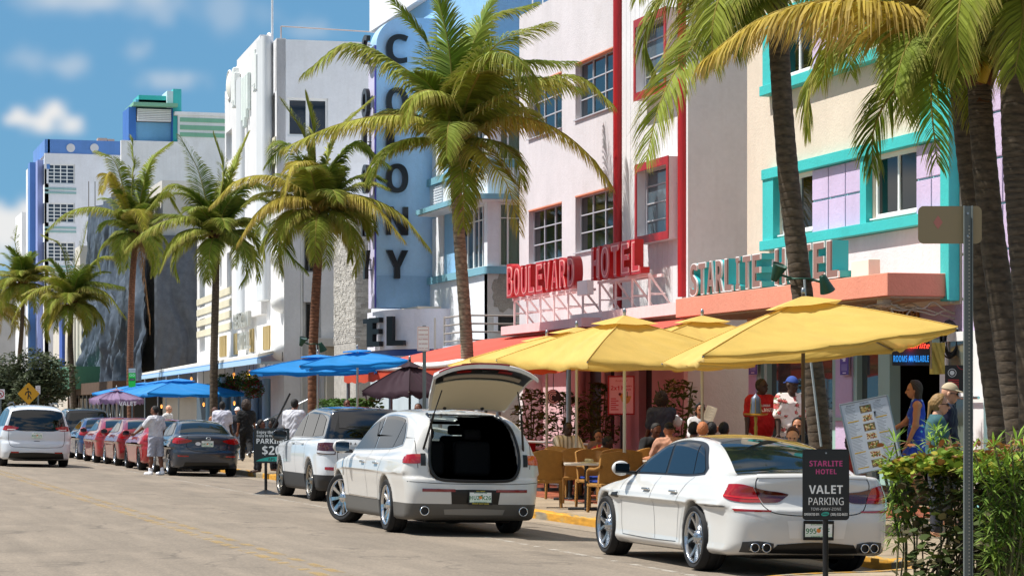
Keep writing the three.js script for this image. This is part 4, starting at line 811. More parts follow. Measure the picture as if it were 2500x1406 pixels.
// stem: [[px, py] ...] from the crown down to the ground, in the picture's own pixels at depth D; fronds: lists of [px, py, further] points
function palm({name='palm_tree',label,D,stem,r0=0.17,r1=0.12,fronds=[],fill=14,len=3.4,seed=1,bark=BARK,group,dead=0,fillAge=0.3,spread=1,base}){
  const rnd=rng(seed*977),pts=stem.map(([x,y])=>P(x,y,D)),foot=pts[pts.length - 1];
  if(base===undefined){const last=pts[pts.length - 1];last.y=WALK - 0.05;}
  const t=thing(name,label,'palm tree',foot.x,foot.y,foot.z,0,group),off=foot.clone().negate(),local=(p)=>p.clone().add(off);
  const crown=pts[0],rev=pts.map(local).reverse();
  M('trunk',trunkGeo(rev,r0,r1,rnd),bark,t);
  const c=local(crown),hk=[];
  for(let i=0;i<16;i++){const a=rnd()*2*PI,g=new THREE.ConeGeometry(0.07 +rnd()*0.04,0.55 +rnd()*0.4,5,1,true);g.translate(0,0.28,0);g.rotateZ(0.25 +rnd()*0.5);g.rotateY(a);g.translate(c.x +Math.cos(a)*-0.04,c.y - 0.25 +rnd()*0.35,c.z);hk.push(g);}
  hk.push(new THREE.SphereGeometry(r1*1.45,10,8).scale(1,1.7,1).translate(c.x,c.y +0.12,c.z));
  M('crown_shaft',hk,HUSK,t);
  const px=(list)=>list.map(([x,y,f=0],i)=>local(P(x,y,D +f +(i===0?0:0))));
  for(const f of fronds){const o=f.o??{};M('frond',frondGeo([c.clone().add(v3(0,0.1,0)),...px(f.p)],rnd,{leaf:len*0.2,...o}),LEAF,t);}
  fill=Math.round(fill*1.7);
  for(let i=0;i<fill;i++){
    const a=i*2.399 +rnd()*0.7,k=i / fill,el=lerp(1.35,-0.25,Math.pow(k,0.9))+(rnd()- 0.5)*0.25,l=len*(0.72 +0.3*rnd())*(k<0.2?0.8:1),dr=lerp(0.35,1.1,k)*(0.8 +0.4*rnd());
    const H=v3(Math.cos(a),0,Math.sin(a)),q=[c.clone().add(v3(0,0.15,0))];let e=el;
    for(let s=0;s<5;s++){q.push(q[s].clone().addScaledVector(H,Math.cos(e)*l / 5*spread).add(v3(0,Math.sin(e)*l / 5,0)));e -=dr*(0.22 +0.14*s);}
    M('frond',frondGeo(q,rnd,{leaf:len*0.2,hang:lerp(0.3,0.8,k),age:k<0.25?0.1:fillAge +0.35*rnd()*k,n:74}),LEAF,t);
  }
  for(let i=0;i<dead;i++){const a=rnd()*2*PI,q=[c.clone()];for(let s=1;s<=4;s++)q.push(v3(c.x +Math.cos(a)*(0.2 +0.14*s),c.y - 0.1 - 0.62*s,c.z +Math.sin(a)*(0.2 +0.14*s)));M('dead_frond',frondGeo(q,rnd,{leaf:0.4,hang:0.9,age:2,n:34,bare:0.1}),LEAF,t);}
  if(seed % 2)for(let i=0;i<5;i++){const a=rnd()*6.28;M('coconut',new THREE.SphereGeometry(0.1,10,8).scale(1,1.25,1).translate(c.x +Math.cos(a)*0.24,c.y - 0.02 - rnd()*0.15,c.z +Math.sin(a)*0.24),std(0x6f7a2a,0.6),t);}
  return t;
}
const U_PALM=14.3,depthAt=(px,u=U_PALM)=>depthOf(atU(px,900,u));
palm({label:'tallest full palm, in front of the red trimmed hotel, with yellowing lower fronds',D:depthAt(1140),stem:[[1108,372],[1114,470],[1124,620],[1137,800],[1141,900],[1143,1184]],r0:0.15,r1:0.125,seed:2,fill:7,len:3.5,spread:0.85,fillAge:0.2,bark:BARK,
  fronds:[
    {p:[[1060,235,0.4],[960,150,0.6],[850,108,0.4],[745,175,0]],o:{age:0.35,hang:0.75,leaf:0.95,n:84}},
    {p:[[1040,295,-0.5],[940,282,-1],[820,305,-1.3],[690,362,-1.5]],o:{age:0.62,hang:0.9,leaf:0.72,n:78}},
    {p:[[1090,265,-0.6],[1060,222,-1.1],[1010,235,-1.6],[985,310,-1.8]],o:{age:0.6,hang:1,leaf:0.6}},
    {p:[[1085,240,0.5],[1050,120,0.8],[950,-10,0.6]],o:{age:0.15,hang:0.4,leaf:0.8}},
    {p:[[1105,240,-0.4],[1095,110,-0.6],[1060,-40,-0.8]],o:{age:0.1,hang:0.35,leaf:0.8}},
    {p:[[1125,240,0.4],[1160,90,0.8],[1215,-20,1]],o:{age:0.12,hang:0.4,leaf:0.8}},
    {p:[[1135,230,-0.5],[1210,110,-1],[1340,55,-1.6]],o:{age:0.3,hang:0.55,leaf:0.8}},
    {p:[[1150,250,0.5],[1240,160,1],[1400,150,1.6]],o:{age:0.1,hang:0.6,leaf:0.85}},
    {p:[[1150,270,0.9],[1260,190,1.7],[1420,215,2.4]],o:{age:0.05,hang:0.7,leaf:0.9}},
    {p:[[1160,280,-0.5],[1290,205,-1],[1410,185,-1.4],[1492,250,-1.6]],o:{age:0.45,hang:0.8,leaf:0.85,n:80}},
    {p:[[1150,220,-0.9],[1210,130,-1.6],[1270,150,-2.1],[1305,250,-2.4]],o:{age:0.3,hang:0.95,leaf:0.85}},
    {p:[[1175,310,-0.3],[1240,285,-0.6],[1350,310,-1],[1440,380,-1.2],[1490,450,-1.4]],o:{age:0.75,hang:0.85,leaf:0.75,n:84}},
    {p:[[1150,350,-0.7],[1195,395,-1.2],[1240,455,-1.6],[1265,560,-1.8]],o:{age:0.7,hang:0.6,leaf:0.8,n:74}},
    {p:[[1130,230,0.2],[1180,60,0.6],[1300,10,0.8]],o:{age:0.2,hang:0.5,leaf:0.8}},
  ]});
palm({label:'palm with a reddish trunk in front of the white annex, carrying two green floodlights',D:depthAt(765),stem:[[778,540],[775,640],[768,760],[763,900],[764,1144]],r0:0.15,r1:0.12,seed:3,fill:13,len:3.1,bark:BARK_RED,fillAge:0.3,spread:0.8,
  fronds:[
    {p:[[745,487,-0.5],[690,480,-0.9],[630,515,-1.2],[580,590,-1.3]],o:{age:0.85,hang:0.9,leaf:0.75}},
    {p:[[740,470,-0.3],[660,430,-0.6],[580,440,-1],[515,500,-1.2]],o:{age:0.75,hang:0.75,leaf:0.7,n:74}},
    {p:[[800,490,-0.4],[860,475,-0.8],[920,510,-1.2],[985,585,-1.4]],o:{age:0.8,hang:0.8,leaf:0.75,n:74}},
    {p:[[810,480,-0.2],[880,478,-0.3],[975,520,-0.3],[1048,605,-0.3]],o:{age:0.65,hang:0.8,leaf:0.75,n:78}},
    {p:[[760,440,-0.6],[740,395,-1.1],[708,410,-1.5],[690,480,-1.7]],o:{age:0.8,hang:0.6,leaf:0.5,n:42}},
    {p:[[745,520,0.5],[690,540,0.9],[690,600,1.2],[745,660,1.3]],o:{age:0.05,hang:0.6,leaf:0.8}},
    {p:[[760,420,0],[740,330,0],[690,250,0.1]],o:{age:0.3,hang:0.3,leaf:0.75}},
    {p:[[770,410,0],[765,320,0],[745,235,0]],o:{age:0.4,hang:0.25,leaf:0.75}},
    {p:[[790,420,0.1],[830,320,0.2],[905,245,0.3]],o:{age:0.45,hang:0.35,leaf:0.75}},
    {p:[[800,440,0.5],[860,350,0.8],[945,400,1.1]],o:{age:0.1,hang:0.75,leaf:0.8}},
    {p:[[755,440,0.5],[700,350,0.8],[655,400,1.1]],o:{age:0.1,hang:0.75,leaf:0.8}},
  ]});
palm({label:'palm before the tall white hotel, third from the tallest, between the blue umbrella groups',D:depthAt(522),stem:[[527,590],[526,680],[523,800],[521,900],[521,1117]],r0:0.15,r1:0.12,seed:4,fill:13,len:3.2,bark:BARK_DARK,fillAge:0.15,spread:0.8,
  fronds:[
    {p:[[470,530,-0.4],[400,540,-0.8],[345,570,-1],[308,605,-1.1]],o:{age:0.45,hang:0.8,leaf:0.75}},
    {p:[[490,560,-0.5],[450,567,-0.9],[415,600,-1.2],[392,655,-1.3]],o:{age:0.5,hang:0.7,leaf:0.7}},
    {p:[[505,500,0.3],[480,410,0.6],[440,335,0.8]],o:{age:0.1,hang:0.4,leaf:0.8}},
    {p:[[535,490,0],[545,420,0],[520,330,0]],o:{age:0.3,hang:0.3,leaf:0.8}},
    {p:[[545,480,0.2],[575,400,0.4],[605,330,0.5]],o:{age:0.35,hang:0.35,leaf:0.8}},
    {p:[[555,510,0.5],[600,450,1],[655,455,1.4]],o:{age:0.1,hang:0.65,leaf:0.75}},
    {p:[[500,510,0.4],[430,450,0.8],[360,510,1]],o:{age:0.35,hang:0.7,leaf:0.75}},
    {p:[[550,560,-0.5],[575,580,-0.8],[572,650,-1]],o:{age:0.4,hang:0.6,leaf:0.6}},
  ]});
palm({label:'palm with one long brown dead frond, in front of the grey sheeting',D:depthAt(322),stem:[[330,580],[322,680],[318,800],[316,900],[319,1094]],r0:0.16,r1:0.13,seed:5,fill:12,len:3.2,bark:BARK_RED,fillAge:0.15,spread:0.75,
  fronds:[
    {p:[[285,520,-0.5],[220,505,-1],[160,520,-1.4],[112,562,-1.6]],o:{age:0.35,hang:0.8,leaf:0.75,n:74}},
    {p:[[330,520,-0.9],[340,512,-1.5],[352,560,-2]],o:{age:0.7,hang:0.7,leaf:0.7}},
    {p:[[320,470,0],[325,400,0],[320,335,0]],o:{age:0.25,hang:0.3,leaf:0.8}},
    {p:[[300,460,0.3],[275,390,0.6],[240,370,0.8]],o:{age:0.25,hang:0.5,leaf:0.8}},
    {p:[[345,470,0.3],[370,390,0.6],[412,350,0.9]],o:{age:0.25,hang:0.5,leaf:0.8}},
    {p:[[360,500,0.4],[400,470,0.8],[440,520,1]],o:{age:0.3,hang:0.7,leaf:0.75}},
    {p:[[290,470,-0.6],[262,425,-1],[245,470,-1.4]],o:{age:0.8,hang:0.6,leaf:0.6}},
    {p:[[340,600,-0.3],[352,680,-0.4],[362,760,-0.4],[364,810,-0.4]],o:{age:2,hang:1.4,leaf:0.5,n:60,bare:0.05}},
  ]});
palm({label:'yellowish palm left of the grey sheeting, second from the left among the near row',D:depthAt(178),stem:[[172,752],[170,830],[174,920],[186,1076]],r0:0.17,r1:0.13,seed:7,fill:14,len:3.6,bark:BARK_DARK,fillAge:0.45,spread:0.8,
  fronds:[
    {p:[[140,700,-0.4],[90,705,-0.9],[50,740,-1.2],[28,785,-1.3]],o:{age:0.6,hang:0.75,leaf:0.75}},
    {p:[[200,680,0.4],[240,630,0.8],[285,625,1]],o:{age:0.4,hang:0.7,leaf:0.8}},
    {p:[[205,700,-0.4],[255,715,-0.8],[305,775,-1]],o:{age:0.6,hang:0.8,leaf:0.8}},
    {p:[[155,715,-0.8],[138,745,-1.2],[118,800,-1.5]],o:{age:0.8,hang:0.6,leaf:0.65}},
    {p:[[180,660,0],[200,600,0],[212,545,0]],o:{age:0.35,hang:0.3,leaf:0.8}},
    {p:[[160,650,0],[145,600,0],[105,575,0]],o:{age:0.3,hang:0.4,leaf:0.8}},
    {p:[[210,690,0],[250,690,0],[300,700,0]],o:{age:0.2,hang:0.8,leaf:0.8}},
  ]});
palm({label:'thin palm on the far left before the blue topped hotel',D:depthAt(45),stem:[[55,700],[52,790],[44,900],[38,1058]],r0:0.17,r1:0.13,seed:8,fill:18,len:3.8,bark:BARK_DARK,fillAge:0.35,spread:0.8,fronds:[{p:[[80,660,-0.4],[115,650,-0.8],[135,690,-1]],o:{age:0.75,hang:0.7}},{p:[[45,640,0],[35,590,0],[40,555,0]],o:{age:0.3,hang:0.3}}]});
palm({label:'palm cut by the left edge of the frame, its yellow fronds hanging in',D:depthAt(-25),stem:[[-30,760],[-32,900],[-36,1046]],r0:0.17,r1:0.13,seed:9,fill:18,len:4.4,bark:BARK_DARK,fillAge:0.6,fronds:[{p:[[0,740,-0.4],[25,760,-0.8],[48,810,-1]],o:{age:0.9,hang:0.7}}]});
palm({label:'leaning grey palm trunk through the yellow umbrellas, crown above the frame',D:depthAt(1990),stem:[[1898,-60],[1905,150],[1925,420],[1955,680],[1985,900],[2010,1160],[2020,1275]],r0:0.17,r1:0.145,seed:10,fill:9,len:3.6,bark:BARK_DARK,fillAge:0.25,
  fronds:[
    {p:[[1820,-20,-0.4],[1738,61,-0.8],[1663,153,-1.2],[1612,252,-1.5],[1578,390,-1.7]],o:{age:0.35,hang:0.55,leaf:0.85,n:82,width:0.034}},
    {p:[[1840,-60,0.5],[1760,-30,0.9],[1690,40,1.2],[1650,140,1.4]],o:{age:0.45,hang:0.6,leaf:0.8,n:70}},
    {p:[[1870,-30,-0.6],[1820,30,-1],[1790,130,-1.3]],o:{age:0.5,hang:0.7,leaf:0.75}},
  ]});
palm({label:'near right palm with a grey husked crown and a long golden frond sweeping left',D:27,stem:[[2392,190],[2398,300],[2418,520],[2455,800],[2492,1060],[2505,1360]],r0:0.165,r1:0.125,seed:12,fill:5,len:3.0,bark:BARK_DARK,fillAge:0.15,spread:0.9,
  fronds:[
    {p:[[2335,110,-0.3],[2250,42,-0.7],[2150,5,-1],[2040,0,-1.2],[1940,14,-1.3],[1830,60,-1.4],[1715,148,-1.5]],o:{age:0.95,hang:0.95,leaf:0.8,n:96,width:0.034}},
    {p:[[2345,130,-0.6],[2300,130,-1.1],[2275,220,-1.5],[2290,400,-1.8]],o:{age:0.2,hang:0.6,leaf:0.55,n:60}},
    {p:[[2350,60,-0.4],[2340,-20,-0.7],[2320,-160,-1]],o:{age:0.9,hang:0.5,leaf:0.7}},
    {p:[[2430,70,-0.3],[2470,-40,-0.5],[2520,-100,-0.6]],o:{age:0.9,hang:0.6,leaf:0.7}},
    {p:[[2440,110,-0.6],[2490,80,-1],[2545,170,-1.3]],o:{age:0.3,hang:0.8,leaf:0.75}},
  ]});
{const t=scene.children[scene.children.length - 1];for(const [l,r] of [[[[2384,180],[2366,90],[2340,0],[2310,-90]],0.07],[[[2398,200],[2422,130],[2440,60],[2465,-40]],0.06],[[[2372,180],[2345,140],[2300,100]],0.045]])M('leaf_stalk',tube(l.map(([x,y])=>P(x,y,26.7).sub(t.position)),r,16,8),std(0xb99a2e,0.55),t);}
palm({label:'dark palm trunk just left of the husked palm, behind the hedge',D:29,stem:[[2335,60],[2352,250],[2380,500],[2412,800],[2446,1060],[2460,1340]],r0:0.165,r1:0.13,seed:14,fill:6,len:3.1,bark:BARK_DARK,fillAge:0.1});
palm({label:'rough palm trunk cut by the right edge of the frame',D:25.5,stem:[[2478,-80],[2482,300],[2496,520],[2520,800],[2545,1380]],r0:0.18,r1:0.14,seed:16,fill:10,len:3.1,bark:BARK_DARK,fillAge:0.3,fronds:[{p:[[2490,-40,-0.5],[2500,40,-0.9],[2480,180,-1.2]],o:{age:0.5,hang:0.7}}]});
// palms of the park across the street: seen only as reflections in panes and paint
for(const [u,v,h,s] of [[-13,42,6.5,21],[-15,58,7.5,22],[-13,74,7,23],[-16,92,7.5,24],[-14,112,7,25],[-15,22,7,26]]){
  const p=v3(u,0,-v),t=thing('park_palm','park palm across the street, reflected in the hotel windows','palm tree',u,0,-v,0,'park palms across the street'),rnd=rng(s);
  M('trunk',trunkGeo([v3(0,-0.3,0),v3(0.2,h / 2,0.1),v3(0.1,h,0)],0.18,0.14,rnd),BARK,t);
  for(let i=0;i<16;i++){const a=i*2.4,q=[v3(0.1,h,0)];let e=lerp(1.3,-0.2,i / 16);for(let k=0;k<5;k++){q.push(q[k].clone().add(v3(Math.cos(a)*Math.cos(e)*0.72,Math.sin(e)*0.72,Math.sin(a)*Math.cos(e)*0.72)));e -=0.35;}M('frond',frondGeo(q,rnd,{leaf:0.75,n:34,width:0.07}),LEAF,t);}
  
}
// loose leaf masses
function leafCloud(n,pick,size,colours,rnd,{round=false,up=0.3}={}){
  const pos=[],col=[];
  for(let i=0;i<n;i++){
    const p=pick(rnd),s=size*(0.6 +0.8*rnd()),a=v3(rnd()- 0.5,rnd()- 0.5,rnd()- 0.5).normalize(),nrm=v3(rnd()- 0.5,up +rnd(),rnd()- 0.5).normalize(),b=new V3().crossVectors(nrm,a).normalize(),c=new V3().crossVectors(b,nrm),k=colours[Math.floor(rnd()*colours.length)],j=0.7 +0.6*rnd(),cc=k.map((x)=>x*j),m=round?6:4;
    const ring=[];for(let q=0;q<m;q++){const t=q / m*2*PI,w=round?1:q % 2?0.42:1;ring.push(p.clone().addScaledVector(b,Math.cos(t)*s*w).addScaledVector(c,Math.sin(t)*s*(round?0.92:0.42)));}
    for(let q=1;q<m - 1;q++)for(const w of [ring[0],ring[q],ring[q +1]]){pos.push(w.x,w.y,w.z);col.push(...cc);}
  }
  const g=new THREE.BufferGeometry();g.setAttribute('position',new THREE.Float32BufferAttribute(pos,3));g.setAttribute('color',new THREE.Float32BufferAttribute(col,3));g.setAttribute('uv',new THREE.Float32BufferAttribute(new Float32Array(pos.length / 3*2),2));g.computeVertexNormals();return g;
}
const inBall=(r)=>{let p;do p=v3(r()*2 - 1,r()*2 - 1,r()*2 - 1);while(p.lengthSq()>1||p.lengthSq()<0.25*r());return p;};
function broadTree(label,base,h,rx,seed,n=5000,size=0.12,cols=[[0.07,0.09,0.045],[0.1,0.12,0.06],[0.05,0.07,0.03]],group){
  const rnd=rng(seed),t=thing('broadleaf_tree',label,'tree',base.x,base.y,base.z,0,group),lobes=[];
  for(let i=0;i<16;i++)lobes.push([inBall(rnd).multiply(v3(rx*0.8,h*0.26,rx*0.8)).add(v3(0,h*0.62,0)),rx*(0.28 +0.22*rnd())]);
  M('trunk',trunkGeo([v3(0,-0.2,0),v3(0.15,h*0.3,0.1),v3(0,h*0.62,0)],0.24,0.1,rnd),BARK_DARK,t);
  M('limb',lobes.slice(0,7).map(([c])=>bar(v3(0.1,h*0.3,0.05),c,0.07,5,0.03)),BARK_DARK,t);
  tag(M('crown',leafCloud(n,(r)=>{const [c,R]=lobes[Math.floor(r()*lobes.length)];return inBall(r).multiplyScalar(R).add(c);},size,cols,rnd),LEAF,t),null,null,null,'stuff');
  return t;
}
broadTree('grey green rounded tree on the far left above the parked cars',P(72,1022,118).setY(WALK),4.6,2.0,31,9000,0.11);
broadTree('low grey green tree at the left edge beside the round red traffic sign',P(-8,1016,125).setY(WALK),4.2,2.2,32,7000,0.12);
broadTree('dark shrubby tree at the far end of the street',v3(13,0,-260),7,6,33,5000,0.3);
for(const [u,v,s] of [[-20,50,41],[-22,66,42],[-20,84,43],[-22,104,44],[-19,34,45]])broadTree('leafy park tree across the street, reflected in the parked cars',v3(u,-0.2,-v),5.2,3.6,s,1400,0.4,[[0.06,0.09,0.02],[0.04,0.07,0.02]],'park trees across the street');

// ---- the planted corner on the right: sea grape hedge with spiky shrubs growing through it
{
  const rnd=rng(99),A=P(2296,1060,22.9),B=P(2580,1060,21.6),dir=B.clone().sub(A).setY(0),L=dir.length(),across=v3(-dir.z,0,dir.x).normalize(),top=1.25,depth=1.5;
  const hedge=thing('hedge','clipped green and rust coloured round leaved hedge at the lower right corner','hedge',A.x,WALK,A.z);
  const at=(s,y,d)=>v3(dir.x*s,y,dir.z*s).addScaledVector(across,d);
  const cols=[[0.18,0.28,0.03],[0.28,0.39,0.04],[0.38,0.43,0.055],[0.13,0.21,0.027],[0.18,0.27,0.03],[0.42,0.38,0.05]],rust=[[0.28,0.1,0.03],[0.32,0.16,0.04],[0.2,0.08,0.03]];
  const face=(r)=>{const q=r(),s=r()*1.02;const bulge=0.26*fbm(s*5 +3,q*3,64,3,6);if(r()<0.28){const d=r()- 0.5;return at(s,top - 0.12 +0.3*(fbm(s*8 +5,d*3 +9,64,3,8)- 0.4)- 0.12*r(),d*depth);}const y=top*Math.pow(r(),0.8);return at(s +(r()<0.1?-0.02*r():0),y,-depth / 2 - bulge - 0.95*(1 - y / top)+0.4*r()*r());};
  const gap=(p)=>fbm(p.x*2.4 +40,p.y*2.4 +40,128,3,15)>0.5||p.y>top*0.8||p.y<0.35;
  const pick=(f)=>(r)=>{let p,k=0;do p=f(r);while(!gap(p)&&k++<4);return p;};
  tag(M('foliage',leafCloud(11000,pick(face),0.036,cols,rnd,{round:true,up:0.1}),LEAF,hedge),null,null,null,'stuff');
  tag(M('rust_leaves',leafCloud(1100,(r)=>{const p=face(r);if(r()<0.75)p.y=top - 0.12 +0.2*r();return p;},0.034,rust,rnd,{round:true,up:0.1}),LEAF,hedge),null,null,null,'stuff');
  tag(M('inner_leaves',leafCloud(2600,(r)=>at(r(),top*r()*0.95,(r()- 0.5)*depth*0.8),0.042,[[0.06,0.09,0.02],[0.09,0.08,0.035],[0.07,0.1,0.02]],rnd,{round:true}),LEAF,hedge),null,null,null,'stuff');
  const tw=[];for(let i=0;i<170;i++){const s=rnd(),b=at(s,0,(rnd()- 0.5)*0.8),e=at(s +(rnd()- 0.5)*0.12,0.5 +0.9*rnd(),-depth / 2*rnd()),m=b.clone().lerp(e,0.5).add(v3((rnd()- 0.5)*0.3,0,(rnd()- 0.5)*0.3));tw.push(tube([b,m,e],0.005 +0.007*rnd(),7,4));}
  for(let i=0;i<60;i++){const b=at(rnd(),0.3 +rnd()*0.9,-depth / 2 +0.15),e=b.clone().add(v3((rnd()- 0.5)*0.6,(rnd()- 0.4)*0.3,(rnd()- 0.3)*0.2));tw.push(bar(b,e,0.006,4));}
  tag(M('twigs',tw,std(0x6b5c48,0.9)),null,null,null,'stuff');const last=scene.children[scene.children.length - 1];scene.remove(last);last.name='twigs';hedge.add(last);
  // whorled spiky shrubs
  const spiky=(label,spots,lean)=>{
    const o=thing('spiky_shrub',label,'shrub',spots[0].x,WALK,spots[0].z),pos=[],col=[],stems=[];
    for(const [i,p0] of spots.entries()){
      const p=p0.clone().sub(o.position),foot=v3(p.x*0.6 +(rnd()- 0.5)*0.2,0,p.z*0.6 +0.2);stems.push(tube([foot,foot.clone().lerp(p,0.5).add(v3(0.06,0.1,0)),p],0.009,8,4));
      for(let w=0;w<5;w++){
        const c=foot.clone().lerp(p,1 - w*0.1).add(v3((rnd()- 0.5)*0.08,0,(rnd()- 0.5)*0.08)),n=15;
        for(let k=0;k<n;k++){
          const a=k / n*2*PI +rnd(),el=lerp(0.95,-0.35,rnd())- w*0.12,len=0.13 +0.1*rnd(),d=v3(Math.cos(a)*Math.cos(el),Math.sin(el)+0.15,Math.sin(a)*Math.cos(el)),s=v3(-Math.sin(a),0,Math.cos(a)),g=mix3([0.14,0.28,0.03],[0.34,0.48,0.07],rnd()).map((x)=>x*(1 - 0.12*w));
          const e=c.clone().addScaledVector(d,len).add(v3(0,-0.03,0)),m=c.clone().addScaledVector(d,len*0.5),wd=0.011;
          for(const [A0,B0,C0] of [[c.clone().addScaledVector(s,wd*0.4),m.clone().addScaledVector(s,wd),m.clone().addScaledVector(s,-wd)],[m.clone().addScaledVector(s,wd),e,m.clone().addScaledVector(s,-wd)]]){for(const q of [A0,B0,C0]){pos.push(q.x,q.y,q.z);col.push(...g);}}
        }
      }
      
    }
    const g=new THREE.BufferGeometry();g.setAttribute('position',new THREE.Float32BufferAttribute(pos,3));g.setAttribute('color',new THREE.Float32BufferAttribute(col,3));g.setAttribute('uv',new THREE.Float32BufferAttribute(new Float32Array(pos.length / 3*2),2));g.computeVertexNormals();
    M('stems',stems,std(0x5d5a38,0.9),o);tag(M('foliage',g,LEAF,o),null,null,null,'stuff');
  };
  const spots=(list,D)=>list.map(([x,y])=>P(x,y,D));
  spiky('light green narrow leaved shrub at the left end of the hedge, beside the menu board',spots([[2185,1080],[2172,1120],[2195,1150],[2178,1190],[2200,1230],[2185,1265],[2215,1180]],22.9));
  spiky('tall spiky shrub in front of the woman in sunglasses',spots([[2292,1052],[2310,1068],[2272,1078]],22.6));
  spiky('bright green spiky shrub spilling over the hedge in the right corner',spots([[2430,1090],[2470,1075],[2495,1100],[2410,1130],[2455,1140],[2490,1150],[2420,1185],[2470,1200],[2440,1250],[2488,1240],[2380,1105],[2410,1290],[2470,1300],[2495,1350],[2430,1350]],20.4));
}
// ---------------------------------------------------------------- vehicles
// A car's own frame: x to its right, y up, forward is -z, origin on the road under the rear axle. s runs from the tail (0) forwards.
const paint=(c,flake=0)=>phy(c,0.32,{clearcoat:1,clearcoatRoughness:0.03,metalness:flake});
const TINT=phy(0x070b0e,0.03,{ior:1.62}),TINT_G=phy(0x10181a,0.03,{ior:1.55}),TRIM=std(0x0c0c0d,0.35),SEAM=std(0x3c3f41,0.6),RUBBER=std(0x141415,0.8,{bumpMap:stuccoBump,bumpScale:0.004});
const TAIL=phy(0x9c0508,0.12,{clearcoat:1}),TAIL_DARK=phy(0x4a0306,0.1,{clearcoat:1}),AMBER=phy(0xd2561a,0.15,{clearcoat:1}),ALLOY=std(0xb9bcc0,0.25,{metalness:0.95}),ALLOY_DARK=std(0x4a4c50,0.35,{metalness:0.8}),CLADDING=std(0x57544f,0.55),CLADDING_DK=std(0x2b2b2c,0.6),DISC=std(0x2e2d2c,0.6,{metalness:0.4});
function lathe(pts,seg=40){const g=new THREE.LatheGeometry(pts.map(([r,x])=>new THREE.Vector2(r,x)),seg);g.rotateZ(PI / 2);g.rotateY(PI);return g;}// round the x axis
const wheelCache=new Map();
function wheel({R,w=0.24,rim,spokes=5,style='double',finish=ALLOY}){
  const key=[R,w,rim,spokes,style,finish.uuid].join();
  if(!wheelCache.has(key)){
    const o=new THREE.Group();o.name='wheel';
    const h=w / 2,tr=lathe([[rim,-h*0.86],[rim +0.012,-h*0.98],[lerp(rim,R,0.5),-h*1.04],[R - 0.025,-h*0.96],[R - 0.006,-h*0.84],[R,-h*0.5],[R,-0.055],[R - 0.008,-0.05],[R - 0.008,-0.04],[R,-0.035],[R,0.035],[R - 0.008,0.04],[R - 0.008,0.05],[R,0.055],[R,h*0.5],[R - 0.025,h*0.96],[lerp(rim,R,0.5),h*1.04],[rim,h*0.86]],56);
    M('tyre',tr,RUBBER,o);
    const gs=[lathe([[rim +0.004,h*0.96],[rim,h*0.99],[rim - 0.012,h*0.93],[rim - 0.016,h*0.72]],48)],rp=h*0.82;
    const spoke=(a,r0,r1,w0,w1,tilt,d0,d1)=>{// tapered bar from hub to rim, leaning round by tilt
      const n=6,pos=[],idx=[];
      for(let i=0;i<=n;i++){const t=i / n,r=lerp(r0,r1,t),aa=a +tilt*t,wd=lerp(w0,w1,t)/ 2,x=lerp(d0,d1,t*t),c=Math.cos(aa),s=Math.sin(aa),px=-s,py=c;for(const [k,dx] of [[-1,-0.03],[-0.62,0],[0.62,0],[1,-0.03]])pos.push(x +dx,c*r +px*wd*k,s*r +py*wd*k);if(i)for(let k=0;k<3;k++){const q=i*4 +k,p=q - 4;idx.push(p,q,p +1,q,q +1,p +1);}}
      const g=new THREE.BufferGeometry();g.setAttribute('position',new THREE.Float32BufferAttribute(pos,3));g.setIndex(idx);const q=g.toNonIndexed();q.computeVertexNormals();return q;
    };
    for(let i=0;i<spokes;i++){
      const a=i / spokes*2*PI +0.3;
      if(style==='double'){gs.push(spoke(a - 0.06,0.05,rim - 0.012,0.045,0.05,-0.24,rp - 0.025,rp));gs.push(spoke(a +0.06,0.05,rim - 0.012,0.045,0.05,0.24,rp - 0.025,rp));}
      else gs.push(spoke(a,0.05,rim - 0.01,0.055,style==='blade'?0.085:0.05,0,rp - 0.02,rp));
    }
    gs.push(lathe([[0,rp +0.012],[0.03,rp +0.012],[0.07,rp - 0.005],[0.085,rp - 0.04]],20));
    for(let i=0;i<5;i++){const a=i / 5*2*PI;const c=new THREE.CylinderGeometry(0.01,0.01,0.02,6);c.rotateZ(PI / 2);c.translate(rp - 0.002,Math.cos(a)*0.055,Math.sin(a)*0.055);gs.push(c);}
    M('rim',gs,finish,o);
    M('brake_disc',lathe([[0.0,0.0],[rim*0.66,0.0],[rim*0.66,-0.02]],30),DISC,o);
    M('barrel',lathe([[rim - 0.014,h*0.73],[rim - 0.03,h*0.3],[rim - 0.04,-h*0.5],[0,-h*0.5]],30),std(0x101112,0.6),o);
    for(const c of o.children)c.geometry.rotateY(PI);// outer face to -x
    wheelCache.set(key,o);
  }
  return wheelCache.get(key).clone();
}
